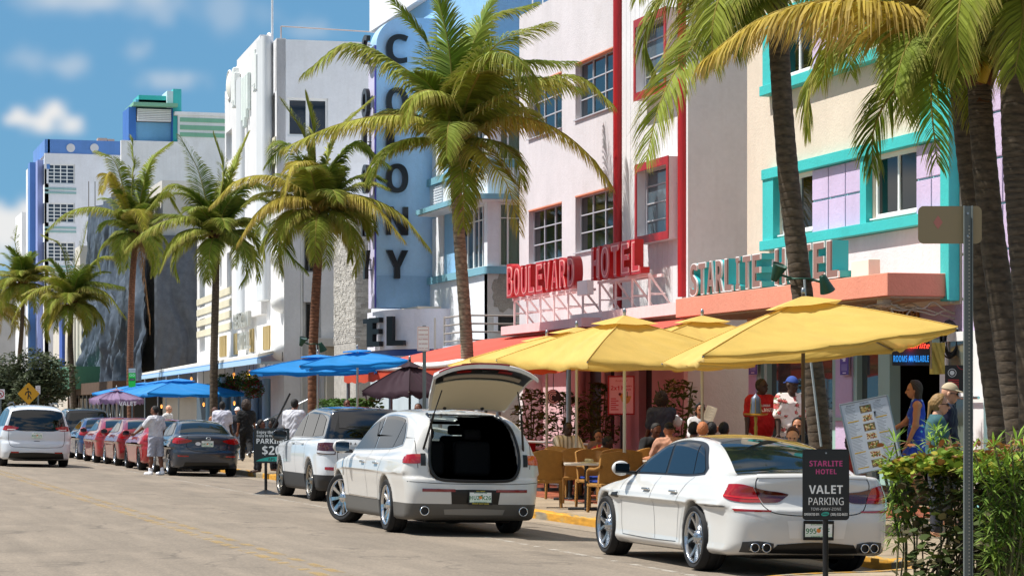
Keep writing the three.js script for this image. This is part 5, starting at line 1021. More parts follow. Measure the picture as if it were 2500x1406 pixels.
function cutY(geo,c){// split a mesh by a level: [below, above]
  const g=geo.index?geo.toNonIndexed():geo,p=g.attributes.position,n=g.attributes.normal,out=[[],[]],outN=[[],[]];
  const vert=(i)=>[p.getX(i),p.getY(i),p.getZ(i),n.getX(i),n.getY(i),n.getZ(i)];
  const push=(k,v)=>{out[k].push(v[0],v[1],v[2]);outN[k].push(v[3],v[4],v[5]);};
  for(let i=0;i<p.count;i +=3){
    const t=[vert(i),vert(i +1),vert(i +2)];
    for(const k of [0,1]){
      const inside=(v)=>(k?v[1]>=c:v[1]<=c),r=[];
      for(let j=0;j<3;j++){const a=t[j],b=t[(j +1)% 3];if(inside(a))r.push(a);if(inside(a)!==inside(b)){const q=(c - a[1])/(b[1] - a[1]);r.push(a.map((x,m)=>lerp(x,b[m],q)));}}
      for(let j=1;j +1<r.length;j++){push(k,r[0]);push(k,r[j]);push(k,r[j +1]);}
    }
  }
  return out.map((o,k)=>{const q=new THREE.BufferGeometry();q.setAttribute('position',new THREE.Float32BufferAttribute(o,3));q.setAttribute('normal',new THREE.Float32BufferAttribute(outN[k],3));q.setAttribute('uv',new THREE.Float32BufferAttribute(new Float32Array(o.length / 3*2),2));return q;});
}
class Shell{
  constructor(S){
    this.S=S;
    const T=spline(S.T),Rf=spline(S.roof),rear=spline(S.rear),front=spline(S.front),prof=spline(S.prof),plan=spline(S.plan),bot=spline(S.bottom??[[0,0.24],[0.5,0.2],[S.L - 0.5,0.17],[S.L,0.22]]),hw=S.W / 2,ra=S.arch;
    const tops=[],roofs=[],plans=[],bots=[],N=600;for(let i=0;i<=N;i++){const s=lerp(-0.2,S.L +0.2,i / N);tops.push(T(s));roofs.push(Rf(s));plans.push(plan(s));bots.push(bot(s));}
    const ys=[];for(let i=0;i<=N;i++){const y=lerp(-0.1,2,i / N);ys.push([rear(y),front(y),prof(y)]);}
    const look=(t,s)=>{const q=clamp((s +0.2)/(S.L +0.4)*N,0,N - 1e-6),i=q|0;return t[i] +(t[i +1] - t[i])*(q - i);};
    const lookY=(k,y)=>{const q=clamp((y +0.1)/ 2.1*N,0,N - 1e-6),i=q|0;return ys[i][k] +(ys[i +1][k] - ys[i][k])*(q - i);};
    const kc=S.round??0.16;
    this.solid=(x,y,s)=>{
      const ax=Math.abs(x),top=look(tops,s),pl=look(plans,s);
      let w=hw*pl*lookY(2,y);
      const dr=Math.hypot(s - S.s0,y - S.R),df=Math.hypot(s - S.sf,y - S.R),d=Math.min(dr,df);
      w +=(S.flare??0.012)*Math.exp(-(((d - ra)/ 0.07)**2));
      const xr=ax / hw,xr4=xr*xr*xr*xr;
      const re=lookY(0,y)+(S.rearBow??0.1)*xr*xr +(S.rearCorner??0.16)*xr4*xr4 - s,fr=s -(lookY(1,y)-(S.frontBow??0.25)*xr*xr - 0.3*xr4*xr4);
      let f=smax(ax - w,y -(top -(S.crown??0.05)*xr*xr),S.shoulder??0.09);
      f=smax(f,re,kc);f=smax(f,fr,kc);f=smax(f,look(bots,s)- y,0.07);
      const gt=clamp((y - S.belt)/(S.H - S.belt),-0.5,1.2),gw=lerp(S.gw0,S.gw1,gt)*(S.gplan?S.gplan(s):1);
      let g=smax(ax - gw,(y -(look(roofs,s)-(S.roofCrown??0.05)*(ax / S.gw1)**2))*(S.rs??0.85),S.cant??0.1);
      g=smax(Math.max(g,S.belt - 0.25 - y),Math.max(re +0.02,fr +0.02),0.04);
      return smin(f,g,S.neck??0.05);
    };
    this.f=(x,y,s)=>{
      let f=this.solid(x,y,s);
      const ax=Math.abs(x),dr=Math.hypot(s - S.s0,y - S.R),df=Math.hypot(s - S.sf,y - S.R);
      f=smax(f,-Math.max(Math.min(dr,df)- ra,hw - 0.34 - ax),0.018);
      if(S.cut)f=smax(f,-S.cut(x,y,s),0.02);
      return f;
    };
  }
  body(h){const{S,f}=this;return skin((x,y,z)=>f(x,y,S.s0 - z),[-S.W / 2 - 0.06,0.02,S.s0 - S.L - 0.08],[S.W / 2 +0.06,S.H +0.08,S.s0 +0.08],h);}
  hit(kind,a,b){// first touch of the solid: side (s, y) from the left, rear (x, y), front (x, y), top (x, s)
    const{S}=this,f=this.solid;
    if(kind==='rear'&&!this.inner){let k=1,r;this.inner=true;do{r=this.hit('rear',a*k,b);k -=0.006;}while(r[0][2]>(S.wrap??0.34)&&b<S.belt +0.1&&k>0.8);this.inner=false;return r;}
    const at={side:(t)=>[-(S.W / 2 +0.2)+t,b,a],rear:(t)=>[a,b,-0.15 +t],front:(t)=>[a,b,S.L +0.15 - t],top:(t)=>[a,S.H +0.1 - t,b]}[kind];
    let t=0;while(t<2.6&&f(...at(t))>0)t +=0.015;
    let lo=t - 0.015,hi=t;for(let i=0;i<14;i++){const m=(lo +hi)/ 2;if(f(...at(m))>0)lo=m;else hi=m;}
    const p=at(hi),e=0.004,n=[f(p[0] +e,p[1],p[2])- f(p[0] - e,p[1],p[2]),f(p[0],p[1] +e,p[2])- f(p[0],p[1] - e,p[2]),f(p[0],p[1],p[2] +e)- f(p[0],p[1],p[2] - e)],l=Math.hypot(...n)||1;
    return [p,n.map((x)=>x / l)];
  }
  patch(kind,low,up,off=0.004,n=24,m=8,mirror=false){// a skin lying off the surface between two curves
    const along=(list)=>{const c=new THREE.CatmullRomCurve3(list.map(([a,b])=>v3(a,b,0)),false,'centripetal');return(t)=>{const p=c.getPoint(t);return [p.x,p.y];};},A=along(low),B=along(up),pos=[],nor=[],uv=[],idx=[],{S}=this;
    for(let i=0;i<=n;i++)for(let j=0;j<=m;j++){const a=A(i / n),b=B(i / n),[p,q]=this.hit(kind,lerp(a[0],b[0],j / m),lerp(a[1],b[1],j / m));const sx=mirror?-1:1;pos.push((p[0] +q[0]*off)*sx,p[1] +q[1]*off,S.s0 -(p[2] +q[2]*off));nor.push(q[0]*sx,q[1],-q[2]);uv.push(i / n,j / m);if(i&&j){const k=i*(m +1)+j,w=k - m - 1;if(mirror)idx.push(w - 1,w,k - 1,k - 1,w,k);else idx.push(w - 1,k - 1,w,k - 1,k,w);}}
    const g=new THREE.BufferGeometry();g.setAttribute('position',new THREE.Float32BufferAttribute(pos,3));g.setAttribute('normal',new THREE.Float32BufferAttribute(nor,3));g.setAttribute('uv',new THREE.Float32BufferAttribute(uv,2));g.setIndex(idx);return g;
  }
  both(kind,low,up,off,n,m){return [this.patch(kind,low,up,off,n,m),this.patch(kind,low,up,off,n,m,true)];}
  line(kind,pts,w=0.008,off=0.0015,n=30,mirror=false){const lo=[],hi=[];pts.forEach(([a,b],i)=>{const p=pts[Math.max(0,i - 1)],q=pts[Math.min(pts.length - 1,i +1)],dx=q[0] - p[0],dy=q[1] - p[1],l=Math.hypot(dx,dy);lo.push([a - dy / l*w / 2,b +dx / l*w / 2]);hi.push([a +dy / l*w / 2,b - dx / l*w / 2]);});return this.patch(kind,lo,hi,off,n,1,mirror);}
  at(kind,a,b,off=0){const [p,q]=this.hit(kind,a,b);return v3(p[0] +q[0]*off,p[1] +q[1]*off,this.S.s0 - p[2] - q[2]*off);}
}
function handleGeo(p){return [rbox(p.x - 0.028,p.x +0.004,p.y - 0.014,p.y +0.014,p.z - 0.1,p.z +0.1,0.013,3)];}
function mirrorGeo(c,s=1,k=1){// door mirror shell and its glass, s = -1 left, 1 right
  const g=skin((x,y,z)=>Math.hypot(x / 1.25,y,z*(z<0?0.85:1.6))- 0.085*k +(z>0.03?(z - 0.03)*2:0),[-0.16*k,-0.13*k,-0.16*k],[0.16*k,0.13*k,0.12*k],0.014);
  g.translate(c.x +s*0.05,c.y,c.z);return g;
}
function platePrint(txt,top,bottom){
  return print(256,128,(g,w,h)=>{g.fillStyle='#e9ece6';g.fillRect(0,0,w,h);g.fillStyle='#d9e6d4';g.fillRect(0,h*0.7,w,h*0.3);g.fillStyle='#e08a3a';g.beginPath();g.arc(w / 2,h*0.5,20,0,7);g.fill();g.fillStyle='#2f7a48';g.beginPath();g.ellipse(w / 2 +12,h*0.34,15,7,-0.5,0,7);g.fill();g.font='bold 62px sans-serif';g.textAlign='center';g.textBaseline='middle';g.fillText(txt[0],w*0.23,h*0.54);g.fillText(txt[1],w*0.77,h*0.54);g.font='bold 18px sans-serif';g.fillText(top,w / 2,13);g.fillText(bottom,w / 2,h - 12);});
}
function licence(parent,c,txt,{frame,top='MYFLORIDA.COM',bottom='SUNSHINE STATE',ft,fb}={}){
  const g=plate(0.305,0.152,0.012,0.006);g.translate(c.x,c.y,c.z);const o=M('licence_plate',g,std(0xffffff,0.4,{map:platePrint(txt,top,bottom)}),parent);
  if(frame){const r=[rbox(-0.168,0.168,0.066,0.1,-0.004,0.01,0.004,1),rbox(-0.168,0.168,-0.1,-0.066,-0.004,0.01,0.004,1),rbox(-0.168,-0.15,-0.066,0.066,-0.004,0.01,0.004,1),rbox(0.15,0.168,-0.066,0.066,-0.004,0.01,0.004,1)];r.forEach((q)=>q.translate(c.x,c.y,c.z));M('plate_frame',r,TRIM,o);}
  for(const [t,y] of [[ft,0.083],[fb,-0.083]])if(t){const q=plate(0.25,0.026,0.002,0.002);q.translate(c.x,c.y +y,c.z +0.011);M('frame_text',q,std(0xffffff,0.5,{map:print(256,32,(k,w,h)=>{k.fillStyle='#101012';k.fillRect(0,0,w,h);k.fillStyle='#d9c63a';k.font='bold 26px sans-serif';k.textAlign='center';k.textBaseline='middle';k.fillText(t,w / 2,h / 2);})}),o);}
  return o;
}
function carGroup(name,label,cat,u,v,turn,group){const o=thing(name,label,cat,u,roadY(u)+0.002,-v,0,group);o.rotation.set(0,turn,-0.022,'YXZ');return o;}
function addWheels(o,S,W,steer=0){
  for(const sd of [-1,1])for(const [i,s] of [S.s0,S.sf].entries()){const w=wheel(W);w.position.set(sd*(S.track / 2 - W.w / 2 +0.0),W.R,S.s0 - s);w.rotation.y=(sd>0?PI:0)+(i?steer:0);o.add(w);}
  M('underbody',rbox(-S.W / 2 +0.36,S.W / 2 - 0.36,0.17,0.5,S.s0 - S.L +0.3,S.s0 - 0.35,0.05),BLACK,o);
}

{// ---- white four door coupe, nearest
  const S={L:5.0,W:1.9,H:1.44,s0:1.13,sf:4.095,R:0.352,arch:0.385,track:1.87,belt:0.96,gw0:0.835,gw1:0.575,neck:0.06,shoulder:0.075,crown:0.05,cant:0.1,round:0.13,rearCorner:0.14,rearBow:0.14,
    T:[[0,1.045],[0.1,1.062],[0.5,1.05],[1.2,1.005],[2.1,0.965],[3.2,0.945],[3.7,0.93],[4.3,0.845],[4.75,0.74],[5,0.64]],
    roof:[[0.3,0.98],[0.6,1.07],[0.95,1.22],[1.35,1.345],[1.8,1.415],[2.25,1.44],[2.7,1.415],[3.05,1.305],[3.45,1.1],[3.8,0.92],[4.1,0.75]],
    rear:[[0.1,0.2],[0.24,0.08],[0.34,0.02],[0.55,0],[0.68,0.015],[0.72,0.05],[0.85,0.095],[0.98,0.085],[1.06,0.05],[1.2,0.06]],front:[[0.1,4.8],[0.3,4.97],[0.5,5],[0.7,4.95],[0.9,4.7]],
    prof:[[0.1,0.9],[0.2,0.945],[0.26,0.975],[0.32,0.968],[0.5,0.966],[0.66,0.976],[0.755,0.992],[0.775,1],[0.8,0.988],[0.87,0.962],[1,0.905],[1.1,0.83]],plan:[[-0.2,0.93],[0.4,0.97],[1.13,1],[2.4,0.985],[3.6,0.995],[4.2,0.985],[4.7,0.94],[5.1,0.88]]};
  const K=new Shell(S),white=paint(0xcac9c5),o=carGroup('coupe','white four door coupe with black roof, nearest car, behind the black valet sign','car',10.02,24.35,0);
  M('body',K.body(0.03),white,o);
  const dlo=[[3.5,0.985],[2.9,0.995],[2.2,1.0],[1.5,1.01],[1.2,1.03]],dup=[[3.46,0.99],[3.05,1.19],[2.6,1.31],[2.1,1.34],[1.6,1.285],[1.2,1.07]];
  for(const g of K.both('side',[[3.6,0.965],[2.9,0.975],[2.2,0.98],[1.5,0.985],[1.14,1.01]],[[3.56,0.97],[3.07,1.22],[2.62,1.34],[2.1,1.368],[1.56,1.31],[1.12,1.08]],0.003,40,10))M('window_trim',g,TRIM,o);
  const sec=(a,b)=>{const L2=new THREE.CatmullRomCurve3(dlo.map(([x,y])=>v3(x,y,0))),U2=new THREE.CatmullRomCurve3(dup.map(([x,y])=>v3(x,y,0))),l=[],u=[];for(let i=0;i<=12;i++){const p=L2.getPoint(lerp(a[0],b[0],i / 12)),q=U2.getPoint(lerp(a[1],b[1],i / 12));l.push([p.x,p.y]);u.push([q.x,q.y]);}return [l,u];};
  for(const [a,b] of [[[0,0],[0.45,0.42]],[[0.475,0.445],[0.76,0.73]],[[0.775,0.745],[1,1]]]){const [l,u]=sec(a,b);for(const g of K.both('side',l,u,0.007,20,10))M('side_window',g,TINT,o);}
  M('rear_window',K.patch('top',[[-0.66,0.58],[-0.3,0.5],[0.3,0.5],[0.66,0.58]],[[-0.5,1.52],[-0.2,1.6],[0.2,1.6],[0.5,1.52]],0.005,28,18),TINT_G,o);
  M('windscreen',K.patch('top',[[-0.54,2.72],[-0.2,2.68],[0.2,2.68],[0.54,2.72]],[[-0.7,3.6],[-0.3,3.75],[0.3,3.75],[0.7,3.6]],0.005,20,14),TINT,o);
  M('black_roof',K.patch('top',[[-0.47,1.55],[-0.2,1.62],[0.2,1.62],[0.47,1.55]],[[-0.5,2.7],[-0.2,2.66],[0.2,2.66],[0.5,2.7]],0.005,24,20),phy(0x0b0c0e,0.2,{clearcoat:1,clearcoatRoughness:0.02}),o);
  for(const mir of [false,true]){
    M('tail_light',K.patch('rear',[[-0.945,0.845],[-0.88,0.78],[-0.76,0.755],[-0.58,0.757]],[[-0.945,0.87],[-0.87,0.93],[-0.77,0.94],[-0.655,0.915]],0.009,20,10,mir),TAIL,o);
    M('tail_light_inner',K.patch('rear',[[-0.57,0.755],[-0.5,0.755],[-0.4,0.765],[-0.3,0.83]],[[-0.645,0.908],[-0.52,0.88],[-0.38,0.865],[-0.29,0.845]],0.008,16,8,mir),TAIL_DARK,o);
    M('light_bar',K.patch('rear',[[-0.93,0.815],[-0.75,0.79],[-0.6,0.788]],[[-0.93,0.83],[-0.75,0.812],[-0.61,0.808]],0.013,14,2,mir),phy(0xc92018,0.15,{clearcoat:1}),o);
    M('reflector',K.patch('rear',[[-0.84,0.665],[-0.7,0.663],[-0.5,0.665]],[[-0.86,0.69],[-0.7,0.685],[-0.49,0.682]],0.007,10,2,mir),TAIL,o);
    MS('panel_gap',[K.line('rear',[[-0.6,1.02],[-0.63,0.95],[-0.58,0.75],[-0.5,0.67],[-0.3,0.635],[0,0.63]],0.009,0.002,40,mir),K.line('side',[[3.42,0.95],[3.5,0.8],[3.52,0.4],[3.46,0.28]],0.007,0.002,24,mir),K.line('side',[[2.42,0.96],[2.46,0.7],[2.4,0.28]],0.007,0.002,24,mir),K.line('side',[[1.38,0.98],[1.55,0.8],[1.66,0.55],[1.68,0.3]],0.007,0.002,24,mir),K.line('side',[[3.46,0.28],[2.6,0.27],[1.7,0.28]],0.008,0.002,24,mir),K.line('side',[[0.78,0.7],[0.55,0.7],[0.3,0.705]],0.007,0.002,16,mir)],SEAM,o);
    M('side_vent',K.patch('side',[[3.78,0.71],[3.65,0.69],[3.56,0.7]],[[3.76,0.745],[3.65,0.75],[3.55,0.76]],0.005,8,3,mir),TRIM,o);
    const sg=mir?1:-1;
    for(const s of [2.62,1.72]){const p=K.at('side',s,0.81,0.02);p.x*=-sg;M('door_handle',rbox(p.x - 0.016,p.x +0.016,p.y - 0.013,p.y +0.013,p.z - 0.11,p.z +0.11,0.012,3),CHROME,o);M('handle_cup',K.patch('side',[[s +0.08,0.785],[s,0.77],[s - 0.08,0.785]],[[s +0.08,0.83],[s,0.845],[s - 0.08,0.83]],0.002,10,4,mir),std(0xb9b9b6,0.4),o);}
    const c=v3(sg*0.97,1.03,S.s0 - 3.28),mr=M('door_mirror',mirrorGeo(c,sg),white,o);M('mirror_glass',rbox(c.x +sg*0.05 - 0.085,c.x +sg*0.05 +0.085,c.y - 0.055,c.y +0.055,c.z +0.05,c.z +0.056,0.03),TINT,mr);M('mirror_stalk',rbox(Math.min(c.x - sg*0.14,c.x),Math.max(c.x - sg*0.14,c.x),c.y - 0.07,c.y - 0.03,c.z - 0.05,c.z +0.03,0.015),TRIM,mr);
  }
  for(const x of [-0.66,-0.545,0.545,0.66]){const p=K.at('rear',x,0.3,0.02),g=lathe([[0.04,0.1],[0.047,0.104],[0.05,0.09],[0.05,-0.04]],28);g.rotateY(-PI / 2);g.translate(x,0.3,p.z - 0.06);M('tailpipe',g,CHROME,o);M('tailpipe_bore',new THREE.CylinderGeometry(0.041,0.041,0.1,20).rotateX(PI / 2).translate(x,0.3,p.z - 0.035),BLACK,o);}
  M('diffuser',K.patch('rear',[[-0.5,0.245],[0,0.24],[0.5,0.245]],[[-0.42,0.335],[0,0.36],[0.42,0.335]],0.006,20,5),TRIM,o);
  for(const g of K.both('rear',[[-0.78,0.25],[-0.6,0.245],[-0.45,0.25]],[[-0.77,0.355],[-0.6,0.365],[-0.46,0.345]],0.004,12,5))M('pipe_surround',g,std(0x3a3a3b,0.5),o);
  M('plate_recess',K.patch('rear',[[-0.3,0.4],[0,0.4],[0.3,0.4]],[[-0.33,0.58],[0,0.585],[0.33,0.58]],0.003,12,6),paint(0xd9d8d4),o);
  const pc=K.at('rear',0,0.485,0.01);pc.z +=0.01;licence(o,pc,['995','VF'],{frame:true});
  M('boot_lip',K.patch('rear',[[-0.62,1.005],[0,1.02],[0.62,1.005]],[[-0.6,1.035],[0,1.05],[0.6,1.035]],0.012,20,4),white,o);
  addWheels(o,S,{R:0.352,w:0.275,rim:0.268,spokes:5,style:'double',finish:std(0xb4b7bb,0.2,{metalness:0.95})});
}

{// ---- white crossover with its tailgate up
  const S={L:5.27,W:1.93,H:1.7,s0:1.22,sf:4.215,R:0.37,arch:0.41,track:1.88,belt:1.08,gw0:0.86,gw1:0.62,neck:0.05,shoulder:0.07,cant:0.1,round:0.12,rearCorner:0.14,rearBow:0.06,rs:0.95,
    T:[[0,1.12],[0.6,1.12],[1.5,1.09],[2.8,1.06],[3.6,1.05],[4,1.02],[4.7,0.92],[5.27,0.7]],
    roof:[[0.02,0.9],[0.16,1.25],[0.34,1.5],[0.55,1.6],[1.2,1.68],[2,1.7],[2.6,1.675],[3,1.58],[3.5,1.3],[3.95,1.02],[4.3,0.8]],
    rear:[[0.1,0.2],[0.28,0.09],[0.42,0.03],[0.6,0],[0.74,0.01],[0.8,0.05],[1,0.06],[1.2,0.1],[1.5,0.25],[1.7,0.5]],front:[[0.1,5.1],[0.4,5.27],[0.8,5.22],[1,5]],
    prof:[[0.1,0.9],[0.25,0.955],[0.42,0.965],[0.6,0.98],[0.8,1],[0.95,0.99],[1.1,0.94],[1.3,0.85]],plan:[[-0.2,0.94],[0.4,0.975],[1.2,1],[2.6,0.985],[4.2,0.99],[4.8,0.94],[5.4,0.86]]};
  const open=(x,y,s)=>{const t=(y - 0.76)/ 0.9,hw=0.615 - 0.13*t*t;return smax(smax(Math.abs(x)- hw,0.745 - y,0.16),smax(y - 1.6,s - 3.0,0.05),0.1);};
  S.cut=(x,y,s)=>Math.min(open(x,y,s),Math.max(Math.abs(x)- 0.56,1.2 - y,y - 1.5,s - 3.9,2.6 - s));
  const K=new Shell(S),white=paint(0xcccac5),o=carGroup('crossover','white crossover with its tailgate open, in front of the yellow umbrellas','car',8.64,32.6,0);
  const [low,high]=cutY(K.body(0.032),0.43);
  M('body',high,white,o);M('lower_cladding',low,CLADDING,o);
  const lo=[[3.55,1.1],[2.8,1.115],[2,1.13],[1.3,1.15],[0.82,1.2]],up=[[3.5,1.12],[3.1,1.38],[2.5,1.55],[1.6,1.57],[1.1,1.5],[0.84,1.3]];
  for(const g of K.both('side',[[3.65,1.08],[2.8,1.095],[2,1.11],[1.3,1.13],[0.76,1.18]],[[3.6,1.1],[3.12,1.4],[2.5,1.575],[1.6,1.595],[1.05,1.525],[0.77,1.3]],0.003,40,10))M('window_trim',g,CHROME,o);
  const sec=(a,b)=>{const A=new THREE.CatmullRomCurve3(lo.map(([x,y])=>v3(x,y,0))),B=new THREE.CatmullRomCurve3(up.map(([x,y])=>v3(x,y,0))),l=[],u=[];for(let i=0;i<=12;i++){const p=A.getPoint(lerp(a[0],b[0],i / 12)),q=B.getPoint(lerp(a[1],b[1],i / 12));l.push([p.x,p.y]);u.push([q.x,q.y]);}return [l,u];};
  for(const [a,b] of [[[0,0],[0.4,0.42]],[[0.42,0.44],[0.76,0.78]],[[0.78,0.8],[1,1]]]){const [l,u]=sec(a,b);for(const g of K.both('side',l,u,0.007,20,10))M('side_window',g,TINT,o);}
  M('windscreen',K.patch('top',[[-0.58,2.75],[0,2.68],[0.58,2.75]],[[-0.74,3.8],[0,3.95],[0.74,3.8]],0.006,20,14),phy(0xcfdcd8,0.02,{transmission:1,thickness:0,ior:1.45}),o);
  // dark lining of the load bay, open to the rear
  const lining=skin((x,y,z)=>{const s=S.s0 - z;return open(x,y,s)+0.014;},[-0.75,0.7,S.s0 - 3.05],[0.75,1.66,S.s0 +0.05],0.04).toNonIndexed(),lp=lining.attributes.position,keep=[],kn=[];for(let i=0;i<lp.count;i +=3){let rear=0,win=0;for(let k=0;k<3;k++){const s=S.s0 - lp.getZ(i +k),x=lp.getX(i +k),y=lp.getY(i +k);if(K.solid(x,y,s)>-0.03)rear++;if(s>2.8&&Math.abs(x)<0.56&&y>1.2&&y<1.5)win++;}if(rear<1&&win<3)for(let k=0;k<3;k++){keep.push(lp.getX(i +k),lp.getY(i +k),lp.getZ(i +k));kn.push(-lining.attributes.normal.getX(i +k),-lining.attributes.normal.getY(i +k),-lining.attributes.normal.getZ(i +k));}}
  const lg=new THREE.BufferGeometry();lg.setAttribute('position',new THREE.Float32BufferAttribute(keep,3));lg.setAttribute('normal',new THREE.Float32BufferAttribute(kn,3));M('load_bay',lg,std(0x1d1d1e,0.9),o);
  for(const x of [-0.34,0.34]){const st=M('rear_seat',[rbox(x - 0.27,x +0.27,0.78,1.25,S.s0 - 1.55,S.s0 - 1.4,0.06,3),rbox(x - 0.13,x +0.13,1.27,1.42,S.s0 - 1.54,S.s0 - 1.44,0.045,3)],std(0x121213,0.8),o);}
  for(const x of [-0.36,0.36])M('front_seat',[rbox(x - 0.24,x +0.24,0.8,1.32,S.s0 - 2.5,S.s0 - 2.36,0.06,3),rbox(x - 0.12,x +0.12,1.33,1.47,S.s0 - 2.49,S.s0 - 2.41,0.04,3)],std(0x151516,0.8),o);
  M('bay_rim',tube([[-0.49,1.61],[-0.56,1.4],[-0.615,1.1],[-0.605,0.9],[-0.52,0.765],[-0.28,0.737],[0,0.732],[0.28,0.737],[0.52,0.765],[0.605,0.9],[0.615,1.1],[0.56,1.4],[0.49,1.61]].map(([x,y])=>K.at('rear',x,y,0.006)),0.022,80,6),TRIM,o);
  for(const mir of [false,true]){
    const sg=mir?1:-1;
    M('tail_light',K.patch('rear',[[-0.955,0.96],[-0.85,0.955],[-0.74,0.96]],[[-0.955,1.04],[-0.85,1.075],[-0.735,1.08]],0.012,14,6,mir),mir?AMBER:TAIL,o);
    M('light_cover',K.patch('rear',[[-0.735,0.93],[-0.7,0.93],[-0.67,0.93]],[[-0.735,1.09],[-0.7,1.09],[-0.67,1.09]],0.008,6,6,mir),TRIM,o);
    M('reflector',K.patch('rear',[[-0.72,0.59],[-0.5,0.59],[-0.28,0.59]],[[-0.72,0.63],[-0.5,0.628],[-0.28,0.628]],0.006,10,2,mir),phy(0x7d1014,0.2,{clearcoat:1}),o);
    MS('panel_gap',[K.line('side',[[3.62,1.08],[3.66,0.8],[3.6,0.45]],0.007,0.002,20,mir),K.line('side',[[2.42,1.1],[2.45,0.8],[2.4,0.45]],0.007,0.002,20,mir),K.line('side',[[1.4,1.13],[1.5,0.95],[1.7,0.7],[1.72,0.45]],0.007,0.002,20,mir),K.line('rear',[[-0.9,0.72],[-0.5,0.7],[0,0.695]],0.007,0.002,20,mir),K.line('rear',[[-0.74,1.5],[-0.79,1.2],[-0.77,0.9]],0.007,0.002,20,mir)],SEAM,o);
    M('chrome_sill',K.line('side',[[3.6,0.44],[2.6,0.435],[1.75,0.44]],0.02,0.005,24,mir),CHROME,o);
    for(const s of [2.62,1.78]){const p=K.at('side',s,0.93,0.02);p.x*=-sg;M('door_handle',rbox(p.x - 0.016,p.x +0.016,p.y - 0.015,p.y +0.015,p.z - 0.1,p.z +0.1,0.012,3),CHROME,o);}
    M('side_vent',K.line('side',[[3.95,1.0],[3.88,0.86],[3.86,0.72]],0.05,0.006,10,mir),CHROME,o);
    const c=v3(sg*1.04,1.13,S.s0 - 3.4),mr=M('door_mirror',mirrorGeo(c,sg,1.18),white,o);M('mirror_glass',rbox(c.x +sg*0.05 - 0.1,c.x +sg*0.05 +0.1,c.y - 0.065,c.y +0.065,c.z +0.06,c.z +0.066,0.03),phy(0x55606a,0.03,{metalness:0.9}),mr);M('mirror_stalk',rbox(c.x - 0.12,c.x +0.12,c.y - 0.09,c.y - 0.04,c.z - 0.05,c.z +0.03,0.015),TRIM,mr);
    const g=lathe([[0.052,0.1],[0.062,0.105],[0.066,0.09],[0.066,-0.04]],28);g.rotateY(-PI / 2);const p=K.at('rear',sg*0.72,0.33,0.01);g.translate(sg*0.68,0.335,p.z - 0.05);M('tailpipe',g,CHROME,o);M('tailpipe_bore',new THREE.CylinderGeometry(0.053,0.053,0.12,20).rotateX(PI / 2).translate(sg*0.68,0.335,p.z - 0.03),BLACK,o);
    // gas strut
    M('gas_strut',[bar(v3(sg*0.71,1.04,S.s0 - 0.2),v3(sg*0.6,1.62,S.s0 +0.02),0.016,8),bar(v3(sg*0.6,1.62,S.s0 +0.02),v3(sg*0.52,1.93,S.s0 +0.1),0.009,6)],TRIM,o);
  }
  M('skid_plate',K.patch('rear',[[-0.4,0.29],[0,0.285],[0.4,0.29]],[[-0.42,0.36],[0,0.37],[0.42,0.36]],0.006,16,4),std(0x85827c,0.5),o);
  M('bumper_step',K.patch('rear',[[-0.32,0.43],[0,0.43],[0.32,0.43]],[[-0.34,0.62],[0,0.625],[0.34,0.62]],0.004,12,6),TRIM,o);
  const pc=K.at('rear',0.06,0.525,0.015);pc.z +=0.008;licence(o,pc,['HUZ','K26'],{frame:true,ft:'U.S. NAVY',fb:'PROUD NAVY MOM'});
  // the raised tailgate: shell, glass, trim, lamps
  const tg=part('tailgate',o),prof=[[0.56,1.68],[0.3,1.85],[0.02,2.02],[-0.24,2.16],[-0.42,2.235],[-0.5,2.22]],pc3=new THREE.CatmullRomCurve3(prof.map(([s,y])=>v3(0,y,S.s0 - s)));
  const surf=(t,q,off)=>{const p=pc3.getPoint(t),T=pc3.getTangent(t),hw=lerp(0.53,0.72,Math.pow(t,0.8)),N=v3(0,T.z,-T.y);return v3(q*hw,p.y - 0.15*t*Math.pow(Math.abs(q),3)- 0.02*q*q,p.z - 0.12*t*q*q).addScaledVector(N,off);};
  const sheet=(t0,t1,q0,q1,off,th,n=20,m=16)=>{const pos=[],idx=[];for(const o2 of [off,off +th])for(let i=0;i<=n;i++)for(let j=0;j<=m;j++){const p=surf(lerp(t0,t1,i / n),lerp(q0,q1,j / m),o2);pos.push(p.x,p.y,p.z);}const B=(n +1)*(m +1);for(let i=0;i<n;i++)for(let j=0;j<m;j++){const k=i*(m +1)+j;idx.push(k,k +1,k +m +1,k +1,k +m +2,k +m +1,B +k,B +k +m +1,B +k +1,B +k +1,B +k +m +1,B +k +m +2);}const edge=(a,b)=>idx.push(a,b,B +a,b,B +b,B +a);for(let i=0;i<n;i++){edge(i*(m +1),(i +1)*(m +1));edge((i +1)*(m +1)+m,i*(m +1)+m);}for(let j=0;j<m;j++){edge(j +1,j);edge(n*(m +1)+j,n*(m +1)+j +1);}const g=new THREE.BufferGeometry();g.setAttribute('position',new THREE.Float32BufferAttribute(pos,3));g.setIndex(idx);return toCreasedNormals(g,0.6);};
  M('gate_shell',sheet(0,1,-1,1,0,0.05),white,tg);
  M('gate_trim',sheet(0.05,0.5,-0.93,0.93,-0.025,0.02),std(0xc9bfa4,0.8),tg);
  M('gate_glass_frame',sheet(0.5,0.8,-0.95,0.95,-0.012,0.01),std(0x1d1e20,0.3),tg);
  M('gate_inner_panel',sheet(0.55,0.62,-0.8,0.8,-0.03,0.014),std(0x8d8578,0.7),tg);
  for(const q of [-0.42,0.42])M('lamp_pocket',sheet(0.66,0.72,q - 0.14,q +0.14,-0.02,0.006,4,4),phy(0x7a1616,0.3),tg);
  M('gate_latch',sheet(0.67,0.74,-0.06,0.06,-0.03,0.016,4,4),DARKMETAL,tg);
